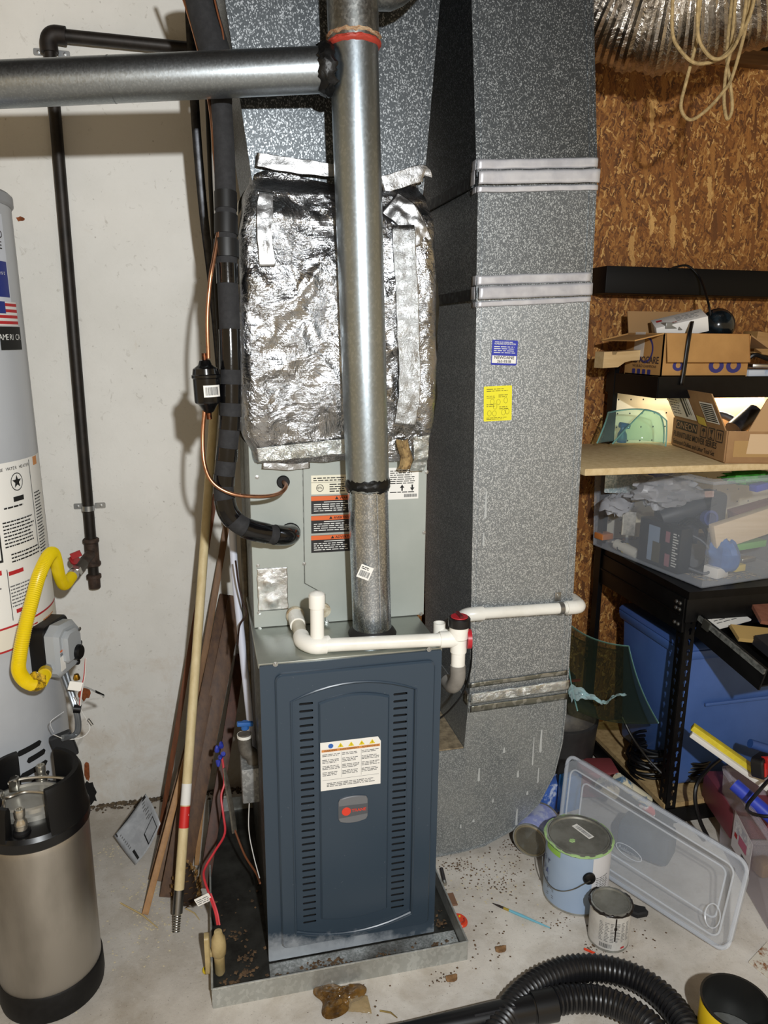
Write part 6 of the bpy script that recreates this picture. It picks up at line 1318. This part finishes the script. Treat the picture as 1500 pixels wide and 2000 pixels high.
prn([(R(-178+rnd.random()*2), z, R(-160), z+.002) for z in (.045, .05, .03, .024)], cyf(.0922), INKG, gc)
ea = R(-98); ep = g0+Vector((.092*math.cos(ea), .092*math.sin(ea), .128)); MB().lathe([(.018, 0), (.017, .006), (.010, .010), (0, .010)], 20, fr(ep, (-math.sin(ea), math.cos(ea), 0), (0, 0, 1))).build('bail_ear', BLK, gc)
hp_ = [ep+Vector((math.cos(ea), math.sin(ea), 0))*.012]
for i in range(1, 12): a_ = ea-R(i*10); hp_.append(g0+Vector((.098*math.cos(a_), .098*math.sin(a_), .128-.062*math.sin(math.pi*i/12.5))))
MB().tube(spl(hp_, 3), .0018, 8).build('bail_handle', STEEL, gc)
lt = gm @ Matrix.Translation((.022, .012, .193)); lm = lt @ Matrix.Rotation(R(108), 4, 'Z'); sk = MB().plate(lm, [(-.03, -.010), (.038, -.010), (.038, .010), (-.03, .010)], .0004).build('lid_label', WHT, gc, smooth=False); prn(bars(-.025, -.006, .03, .006, rnd), flat(lm, .0008), INKG, sk)
MB().plate(gm @ Matrix.Translation((-.03, -.015, .193)), ragged(0, 0, .012, .009, 14, 3), .002, (), .0008).build('green_blob', GRN, gc)
q0_ = fl(1187, 1832); qc, qm = can(q0_, .0535, .118, 'paint_can', 'small white labelled quart can with dark drips', mat('white_label', 'cfcdc8', .5, 0, 'bdbab4', 20))
cq = lambda r: (lambda s_, z: q0_+Vector((r*math.cos(s_), r*math.sin(s_), z)))
prn([(R(a), z, R(a+6+rnd.random()*8), z+.0018) for z in [.034+.0046*i for i in range(13)] for a in range(-150, -62, 16)], cq(.0533), INKG, qc)
prn([(R(-146+k*2.6), .014, R(-146+k*2.6+rnd.choice((.7, 1.3))), .027) for k in range(14)], cq(.0533), INK, qc); prn([(R(-84), .012, R(-72), .018)], cq(.0533), REDI, qc)
goo(q0_+Vector((0, 0, .114)), (0, 0, 1), .0535, .007, 'dark_rim_drip', mat('dark_paint', '221d1a', .35), qc, 14, .004)
prn([(R(-106), .038, R(-102), .108), (R(-108), .072, R(-100), .080)], cq(.0535), MATS['dark_paint'], qc, 'paint_run')
# can lying on its side
fc = at(1035, 1642, Z=.056); ax = Vector((.105, .115, 0)).normalized(); m_ = fr(fc+ax*.135, Vector((0, 0, 1)).cross(-ax), (0, 0, 1)); m_ = Matrix.Translation(fc+ax*.135) @ (-ax).to_track_quat('Z', 'Y').to_matrix().to_4x4()
lc = thing('paint_can', 'paint can lying on its side under the duct boot', 'paint can', (fc.x, fc.y, 0)); r, h = .0545, .135
MB().lathe([(r*.97, 0), (r, .003), (r*.985, .006), (r*.985, h-.008), (r*1.02, h-.004), (r*1.02, h)], 36, m_).build('can_body', MATS['can_metal'], lc); MB().lathe([(r*.985, .01), (r*.992, .0105), (r*.992, h-.0105), (r*.985, h-.01)], 36, m_, caps=False).build('paper_wrap', mat('violet_label', '8f97c8', .4, 0, 'b6bbd2', 16, .45, .55), lc)
MB().lathe([(r*.96, h), (r*.92, h+.0015), (r*.86, h+.0015), (r*.83, h-.004), (r*.74, h-.004), (r*.7, h-.002), (0, h-.002)], 36, m_).build('lid', mat('tarnished_lid', '9a9078', .38, .45, '857b64', 12), lc)
bb = fl(1075, 1592, .0); o_ = abox('blue_pouch', 'blue and white bag standing behind the lying can', 'bag', 1062, 1600, .36, .10, .05, .11, 20, mat('blue_white_print', '4a6fc0', .4, 0, 'cfd8ec', 12, .5, .56))
# ================================================================ big clear lid leaning across the floor
B0, B1 = fl(1092, 1650, .003), fl(1428, 1866, .003); T0, T1 = at(1112, 1465, Y=.335), at(1474, 1684, Z=.20)
lt_ = thing('bin_cover', 'large clear plastic bin cover leaning on the floor', 'bin cover', (B0+B1)/2)
nrm = (B1-B0).cross(T0-B0).normalized(); nrm = nrm if nrm.dot(CP-B0) > 0 else -nrm
def lq(u, v, w): return B0.lerp(B1, u).lerp(T0.lerp(T1, u), v)+nrm*w
LC = clear('lid_clear_plastic', 'ccd3dc', .20, .28); LC2 = clear('lid_rim_plastic', 'dfe5ee', .42, .25); LC3 = clear('lid_ridge_plastic', 'e6ebf2', .34, .2)
def lidf(u, v):
    e = min(u*.60, (1-u)*.60, v*.27, (1-v)*.27); w = 0.0 if e > .055 else .030*min(1, (.055-e)/.022)
    if e < .008: w -= .018*(1-e/.008)
    # round the corners in plan
    cu, cv = u-.5, v-.5; k = max(0, (abs(cu)-.40)/.10)*max(0, (abs(cv)-.34)/.16); s_ = 1-.10*k
    return lq(.5+cu*s_, .5+cv*s_, w)
MB().grid(lidf, 60, 40).build('lid_panel', LC, lt_, solid=.0025)
def rim_(a, w, off, name, mt, r=.004, n=12):
    P = []
    for cu, cv, s0_ in ((1-a-off, a*2.2+off*2.2, -90), (1-a-off, 1-a*2.2-off*2.2, 0), (a+off, 1-a*2.2-off*2.2, 90), (a+off, a*2.2+off*2.2, 180)):
        for i in range(7): t_ = R(s0_+15*i); P.append(lq(cu+off*math.cos(t_), cv+off*2.2*math.sin(t_), w))
    MB().tube(P, r, 8, closed=True).build(name, mt, lt_)
rim_(.012, .016, .05, 'outer_rim', LC2, .006); rim_(.055, .030, .04, 'ridge', LC3, .0028); rim_(.105, .0, .03, 'inner_ridge', LC3, .0028)
MB().tube([lq(.42+.075*math.cos(t*.3142), .36+.055*math.sin(t*.3142), .003) for t in range(20)], .0016, 6, closed=True).build('embossed_oval', LC3, lt_)
lm = fr(lq(.42, .345, .003), lq(1, .3, 0)-lq(0, .3, 0), lq(.5, 1, 0)-lq(.5, 0, 0))
if lm.col[2].to_3d().dot(nrm) < 0: lm = lm
text('Rubbermaid', .014, lm, LC3, lt_, align='CENTER', sx=1.0)
MB().tube([lq(.90+.035*math.cos(t*.3142), .30+.12*math.sin(t*.3142), .030) for t in range(20)], .0018, 6, closed=True).build('thumb_tab', LC3, lt_)
# small jars seen through the lid
for i, (px, py, L2, mt, nm) in enumerate(((1172, 1530, (1200, 1550), 'label_cream', 'glue bottle with cream label behind the lid'), (1205, 1520, (1265, 1565), 'label_cream2', 'long printed tube behind the lid'), (1255, 1570, (1285, 1592), 'red_cap', 'red and white spray cap behind the lid'))):
    a_, b_ = at(px, py, Y=.30), at(*L2, Y=.29); dz = min(a_.z, b_.z); a_.z += .0; MB().tube([a_, b_], .024-.004*i, 14).build('bottle', mat(mt, ('cfc6ae', 'd6cfb4', 'c0453e')[i], .5, 0, ('6d6a70', '5c7a96', 'd8d4d0')[i], 30, .5, .58), None, nm, 'bottle', origin=a_)
abox('cleaner_pouch', 'blue glossy pouch pressed behind the lid corner', 'pouch', 1098, 1590, .33, .07, .03, .13, 10, mat('blue_gloss', '3a78b8', .25, 0, '2c5f98', 10))
abox('dark_rag', 'dark grey rag bundle behind the clear lid', 'rag', 1200, 1660, .16, .16, .10, .10, -50, mat('rag_grey', '4c5058', .9, 0, '3a3d44', 20, bmp=.5), 0, .02)
abox('red_case', 'dull red plastic case behind the lid top', 'case', 1135, 1560, .42, .13, .10, .10, -12, mat('dull_red', '7c3a3c', .5), 0, .01)
# ================================================================ clear bin with tools at the right edge
rb0 = Vector((1.372-.03, -.22, 0)); rb1 = Vector((1.452, .139, 0)); rdv = rb1-rb0; rwv = Vector((rdv.y, -rdv.x, 0))
rb = thing('tool_bin', 'clear plastic tool bin with pink picture label at the right edge', 'storage bin', (1.5, 0, 0))
rq = tray(rb0, rdv, rwv, .42, .265, .003, .012, clear('tool_bin_plastic', 'c9c2cc', .22, .3), rb, .003)
o_ = Vector((1.340, -.226, 0)); sm = fr(rb0-rwv.normalized()*.009+Vector((0, 0, .06)), -rdv, (0, 0, 1))
sm = fr(rq(0, .27, .075, .0)-rwv.normalized()*.012, -rdv, (0, 0, 1)); pl2 = MB().plate(sm, [(0, 0), (.13, 0), (.13, .10), (0, .12)], .0005).build('picture_label', mat('label_pale', 'd9d3d6', .5), rb, smooth=False)
prn([(.01, .05, .12, .10)], flat(sm, .0009), mat('label_snow', 'b9b7c2', .6, 0, 'e6e3e6', 60, .45, .55), pl2, 'picture'); prn([(.045, .04, .10, .07)], flat(sm, .0013), mat('label_pink', 'c46a86', .5), pl2, 'pink_shape'); prn([(.015, .045, .035, .06)], flat(sm, .0014), REDI, pl2, 'red_badge'); prn(bars(.07, .008, .12, .026, rnd), flat(sm, .0010), INK, pl2)
a_, b_ = at(1350, 1432, Y=.13), at(1500, 1538, Y=-.01)
lv = thing('spirit_level', 'white and yellow straightedge lying across the tool bin', 'level', a_)
MB().beam(a_, b_, .026, .016).build('white_bar', mat('white_bar', 'd6d3cc', .4), lv, bevel=.001); up_ = Vector((0, 0, .018)); MB().beam(a_+up_*.95+Vector((.008, .008, 0)), b_.lerp(a_, .15)+up_*.95+Vector((.008, .008, 0)), .024, .018).build('yellow_bar', mat('bar_yellow', 'd3c12c', .4, 0, 'c4b02a', 40), lv, bevel=.001)
tm = at(1478, 1492, Y=.0); t_ = thing('tape_measure', 'red and black tape measure on the straightedge', 'tape measure', tm); m_ = Matrix.Translation(tm) @ Matrix.Rotation(R(25), 4, 'Z')
MB().plate(m_ @ Matrix.Rotation(R(80), 4, 'X'), rrect(-.036, -.030, .036, .030, .014), .034, (), .004).build('case', mat('tape_black', '161415', .45), t_); fm = m_ @ Matrix.Rotation(R(80), 4, 'X') @ Matrix.Translation((0, 0, .034))
for k in range(3): MB().plate(fm, [(-.028+k*.018, -.02), (-.018+k*.018, -.022), (-.012+k*.018, .018), (-.024+k*.018, .02)], .003, (), .001).build('red_panel', mat('tape_red', 'c42a28', .4), t_)
a_ = at(1492, 1490, Y=-.03); MB().tube([a_, a_+Vector((.08, 0, -.005))], .018, 12).build('grip_end', mat('tape_red', 'c42a28', .4), t_)
a_, b_ = at(1434, 1532, Y=.02), at(1520, 1608, Y=-.10); MB().tube([a_, b_], .020, 14).build('blue_tube', mat('royal_blue', '2c3fae', .4), None, 'royal blue tube lying in the tool bin', 'tube', origin=a_)
a_, b_ = at(1465, 1452, Y=.12), at(1540, 1475, Y=.10); MB().tube([a_, b_], .014, 12).build('blue_handle_tool', mat('navy_grip', '2a4a86', .4), None, 'dark blue tool handle behind the tape measure', 'tool', origin=a_)
c_ = at(1500, 1560, Y=-.10); MB().tube([c_+Vector((.065*math.cos(t*.2618), .015*math.sin(t*.5), .06*math.sin(t*.2618))) for t in range(24)], .005, 8, closed=True).build('cable_loop', BLK, None, 'black cable loop hanging over the tool bin edge', 'cable', origin=c_)
abox('red_toolbox', 'dark red tool tray inside the tool bin', 'tool tray', 1425, 1640, .06, .30, .22, .10, -14, mat('dark_red_tray', '6e3038', .5), 0, .006)
abox('brown_roll', 'tan roll of tape behind the big clear lid', 'tape roll', 1487, 1720, -.05, .05, .05, .05, 0, mat('tan_roll', 'a08252', .6), 0, .012)
# ================================================================ vacuum hose and wand in the foreground
vh = thing('vacuum_hose', 'ribbed black vacuum hose with wand across the floor', 'vacuum hose', fl(1150, 1950))
HZ = .034
hpts = [fl(1072, 1958, HZ), fl(1110, 1950, HZ), fl(1170, 1952, HZ), fl(1230, 1976, HZ), fl(1282, 2020, HZ), fl(1330, 2110, HZ), Vector((.93, -.64, HZ)), Vector((1.02, -.60, HZ)), fl(1380, 2080, HZ), fl(1338, 2000, HZ), fl(1298, 1950, HZ), fl(1245, 1912, HZ), fl(1185, 1893, HZ), fl(1125, 1892, HZ), fl(1065, 1912, HZ), fl(1020, 1945, HZ), fl(985, 1990, HZ), fl(950, 2060, HZ), fl(900, 2200, HZ)]
HP = spl(hpts, 16); D_ = [0]
for i in range(1, len(HP)): D_.append(D_[-1]+(HP[i]-HP[i-1]).length)
n = int(D_[-1]/.0026); Q = []; j = 0
for i in range(n+1):
    s_ = D_[-1]*i/n
    while j < len(D_)-2 and D_[j+1] < s_: j += 1
    Q.append(HP[j].lerp(HP[j+1], (s_-D_[j])/max(1e-9, D_[j+1]-D_[j])))
MB().tube(Q, [.0295+.0042*max(0, math.sin(i*2*math.pi/5)) for i in range(len(Q))], 20).build('ribbed_hose', mat('hose_black', '18181a', .38), vh)
w0, w1 = fl(1078, 1962, HZ), fl(800, 2018, HZ); wd_ = (w1-w0).normalized()
MB().tube([w0-wd_*.005, w0+wd_*.05], .0365, 28).build('cuff', mat('cuff_black', '131314', .35), vh); MB().tube([w0+wd_*.05, w0+wd_*.052, w0+wd_*.14, w1, w1+wd_*.2], [.033, .031, .031, .024, .023], 28).build('wand', mat('wand_black', '111113', .32), vh)
sd_ = Vector((0, 0, 1)); MB().tube([w0+wd_*.10+Vector((0, -.012, .028)), w0+wd_*.20+Vector((0, -.012, .026))], .0025, 8).build('wand_rib', mat('wand_grey', '2a2a2d', .35), vh)
# yellow open can
yb = at(1438, 1956, Z=.135); yb.z = 0; yc = thing('open_can', 'open yellow can with dark inside and dried paint', 'paint can', yb); m_ = Matrix.Translation(yb); r, h = .0735, .135
MB().lathe([(r*.96, .004), (r*.97, 0), (r, .003), (r, h-.004), (r*1.03, h-.002), (r*1.03, h+.002), (r*.97, h+.001), (r*.965, .008), (0, .008)], 40, m_, caps=False).build('can_body', mat('dark_can_metal', '5e5e5c', .35, .9), yc); MB().lathe([(r, .006), (r*1.004, .0065), (r*1.004, h-.008), (r, h-.0075)], 40, m_, caps=False).build('yellow_wrap', mat('can_yellow', 'd9b81c', .4), yc)
cy2 = lambda s_, z: yb+Vector((r*1.008*math.cos(s_), r*1.008*math.sin(s_), z)); prn([(R(-150), .045, R(-95), .10)], cy2, mat('can_brown_print', '5a2a18', .5), yc, 'brown_print', 14); prn([(R(-140), .105, R(-100), .112)], cy2, REDI, yc, 'red_print', 8)
MB().lathe([(r*.955, .03), (r*.9, .027), (0, .026)], 32, m_).build('dried_paint', mat('dried_grey', '6b6b69', .5, 0, '55554f', 20), yc); MB().plate(m_ @ Matrix.Translation((-.022, .018, .045)) @ Matrix.Rotation(R(24), 4, 'Y'), ragged(0, 0, .034, .018, 16, 7), .003, (), .001).build('paint_skin', mat('cream_skin', 'd8cfb4', .6), yc)
# ================================================================ litter on the slab
pb = thing('paint_brush', 'thin blue paint brush lying on the floor', 'paint brush', fl(1015, 1788)); a_, b_ = fl(962, 1764, .004), fl(1074, 1812, .004); dd = (b_-a_)
MB().tube([a_+dd*.30, a_+dd*.5, b_], [.0036, .0042, .0016], 8).build('handle', mat('brush_blue', '6fb0c4', .4), pb); MB().tube([a_+dd*.20, a_+dd*.30], .0036, 8).build('ferrule', mat('ferrule_yellow', 'c7b45a', .3, .8), pb); MB().tube([a_, a_+dd*.1, a_+dd*.2], [.0008, .003, .0034], 8).build('bristles', mat('bristle_dark', '2a211b', .8), pb)
pk = fl(897, 1799, .002); m_ = Matrix.Translation(pk) @ Matrix.Rotation(R(20), 4, 'Z'); pu = thing('pumpkin_cutter', 'red orange plastic smiling disc by the drain pan corner', 'plastic disc', pk)
ORP = mat('orange_red_plastic', 'd8401f', .3); MB().plate(m_, circ(0, 0, .021, 26, .026), .006, (), .002).build('disc', ORP, pu); DRP = mat('deep_red_plastic', 'a02a14', .35); MB().tube([m_ @ Vector((.013*math.cos(R(a)), -.002+.013*math.sin(R(a)), .007)) for a in range(190, 351, 20)], .0022, 6).build('smile', DRP, pu)
for x_ in (-.007, .007): MB().plate(m_ @ Matrix.Translation((x_, .008, .006)), circ(0, 0, .003, 10), .002).build('eye', mat('print_yellow', 'd9c21f', .6), pu)
q = fl(880, 1758, .001); MB().plate(Matrix.Translation(q) @ Matrix.Rotation(R(-8), 4, 'Z'), [(-.014, -.026), (.017, -.022), (.012, .026), (-.016, .022)], .004, (), .001).build('brown_scrap', mat('brown_card', '7a5a44', .8), None, 'small brown rectangular scrap beside the pan', 'scrap', origin=q)
a_, b_ = fl(862, 1697, .006), fl(868, 1722, .006); bt = thing('dark_battery', 'small dark cylinder lying right of the furnace', 'battery', a_); MB().tube([a_, b_], .006, 10).build('case', mat('battery_dark', '2a2426', .4), bt); MB().tube([b_, b_+(b_-a_)*.2], .0064, 10).build('cap', STEEL, bt)
q = fl(404, 1896, .001); yc_ = thing('yellow_bottle_top', 'round yellow bottle top outside the pan', 'bottle top', q); MB().lathe([(.011, 0), (.0115, .004), (.010, .007), (0, .007)], 20, Matrix.Translation(q)).build('cap', mat('cap_yellow', 'd6bd1c', .4), yc_); MB().lathe([(.006, .0072), (0, .0074)], 14, Matrix.Translation(q)).build('print_dot', INK, yc_)  # loose yellow bottle cap on the slab
def twig(p0, p1, r, name, label, mt): a_, b_ = fl(*p0, r), fl(*p1, r); m2 = a_.lerp(b_, .55)+Vector((.004, .004, .001)); MB().tube([a_, m2, b_], [r, r, r*.5], 6).build(name, mt, None, label, 'twig', origin=a_)
STR = mat('straw', 'c0a873', .8); twig((236, 1764), (308, 1812), .0022, 'straw_piece', 'straw stalk on the floor left of the tan stick foot', STR); twig((362, 1774), (390, 1797), .0018, 'straw_piece', 'short straw stalk beside the pine cone', STR); twig((742, 1974), (776, 1988), .0022, 'loose_nail', 'bent brass nail on the floor in the foreground', mat('brass_dull', '9a8450', .45, .8))
# brown translucent resin patch in front of the pan
q = fl(660, 1952); mb = MB()
def res_(u, v):
    a_ = u*2*math.pi; rr_ = (.058+.016*math.sin(a_*3+1)+.010*nz((math.cos(a_), math.sin(a_), 2), 1.7))*v
    return q+Vector((rr_*math.cos(a_)*1.02, rr_*math.sin(a_)*.80, .004+.010*(1-v**3)*(1+.9*nz((math.cos(a_)*v*2, math.sin(a_)*v*2, 5), 2.4))+.004*abs(nz((rr_*90*math.cos(a_), rr_*90*math.sin(a_), 0), 1))))
mb.grid(res_, 60, 18); mb.build('crumpled_wrap', mat('brown_film', '4a3318', .16, 0, '7d5c2e', 26, .4, .66, spec=.7), None, 'shiny brown crumpled plastic wrap before the drain pan', 'plastic wrap', origin=q)
mb = MB(); q2 = fl(706, 1950); mb.grid(lambda u, v: q2+Vector((-.045+.06*u, -.03+.05*v-.02*u, .004+.008*math.sin(u*3)*math.sin(v*3)+.003*nz((u*5, v*5, 1), 2))), 14, 12); mb.build('clear_flap', clear('amber_clear', 'd8ccae', .25, .12, 'efe2c4'), None, 'clear film flap at the right of the brown wrap', 'plastic film', origin=q2, solid=.0008)
MB().plate(Matrix.Translation(fl(1500, 1905, .001)) @ Matrix.Rotation(R(20), 4, 'Z'), [(-.012, -.05), (.1, -.05), (.1, .06), (-.004, .05)], .004).build('leaflet', mat('leaflet_print', 'd3cdbf', .5, 0, '8a5a34', 40, .5, .6), None, 'corner of a printed leaflet at the right edge', 'leaflet', origin=fl(1500, 1905, .001))
# crumbs, dried leaves and wood chips, too many to count
rnd = random.Random(77); d = MB()
spots = [((890, 1690), .03, 90), ((960, 1720), .06, 160), ((1000, 1660), .05, 90), ((870, 1910), .02, 30), ((860, 1830), .02, 40), ((930, 1840), .06, 70), ((1165, 1855), .02, 40), ((1090, 1800), .03, 40), ((1250, 1830), .06, 30), ((700, 2000), .08, 40)]
for (px, py), sg, n in spots:
    c_ = fl(px, py)
    for i in range(n):
        x, y = rnd.gauss(c_.x, sg), rnd.gauss(c_.y, sg*.8); s_ = rnd.uniform(.0008, .0032)
        if x < px1+.006 and y > py0-.004: continue
        d.lathe([(0, -s_*.2), (s_*1.2, 0), (s_*.6, s_*.4), (0, s_*.5)], 4, Matrix.Translation((x, y, s_*.25)) @ Matrix.Rotation(rnd.random()*6, 4, 'Z'))
d.build('floor_crumbs', MATS['leaf_crumb'], None, 'brown leaf crumbs scattered over the slab', 'debris', kind='stuff')
d = MB()
for (px, py), sg, n in (((300, 1730), .05, 150), ((330, 1790), .05, 120), ((250, 1850), .08, 70), ((230, 1660), .04, 60), ((960, 1730), .07, 110)):
    c_ = fl(px, py)
    for i in range(n):
        x, y = rnd.gauss(c_.x, sg), rnd.gauss(c_.y, sg*.9); s_ = rnd.uniform(.0008, .003)
        if y > WY-.01 or (x > px0-.004 and x < px1+.006 and y > py0-.004): continue
        d.lathe([(0, -s_*.15), (s_*1.3, 0), (0, s_*.3)], 4, Matrix.Translation((x, y, s_*.2)) @ Matrix.Rotation(rnd.random()*6, 4, 'Z'))
d.build('wood_chips', mat('pale_chips', 'd0c3a4', .85), None, 'pale wood chips and sawdust flecks on the slab', 'debris', kind='stuff')
for i, (px, py, s_) in enumerate(((1248, 1898, .007), (1284, 1912, .007), (1286, 1930, .006), (1350, 1988, .008), (1131, 1880, .004))):
    q = fl(px, py, 0); MB().lathe([(s_, 0), (s_*.9, s_*.35), (s_*.4, s_*.6), (0, s_*.62)], 12, Matrix.Translation(q) @ Matrix.Diagonal((1, .75, 1, 1))).build('black_blob', mat('tar_blob', '0d0c0c', .3), None, ('round black blob above the hose arch, left of its twin', 'round black blob above the hose arch, right of its twin', 'black blob touching the hose arch', 'largest black blob beside the open yellow can', 'tiny black blob on top of the hose arch')[i], 'blob', group='black blobs by the hose', origin=q)
for px, py, lab_ in ((882, 1912, 'curled brown leaf before the right pan corner'), (978, 1855, 'tan round leaf flat on the floor')):
    q = fl(px, py, .001); mb = MB(); mb.grid(lambda u, v: q+Vector(((u-.5)*.03, (v-.5)*.022*abs(math.sin(math.pi*u+.01))**.5, .002+.006*(u-.5)**2*8*(v-.3)+.002*nz((u*4, v*4, px), 1.5))), 10, 8); mb.build('dry_leaf', mat('dry_leaf', '8a6844', .8, 0, '6b4c2e', 60), None, lab_, 'leaf', origin=q, solid=.0008)
q = fl(1150, 1858, .002); MB().tube([fl(1141, 1853, .003), fl(1162, 1862, .003)], .0032, 6).build('red_bit', mat('orange_red_plastic', 'd8401f', .3), None, 'small red plastic bit beside the quart can', 'plastic bit', origin=q)
q = fl(1240, 1782, .0); MB().plate(Matrix.Translation(q+Vector((0, .0, .002))) @ Matrix.Rotation(R(-30), 4, 'Z'), ragged(0, 0, .045, .025, 14, 12), .014, (), .004).build('black_rag', mat('rag_black', '141416', .8, bmp=.5), None, 'flat black rag behind the quart can', 'rag', origin=q)
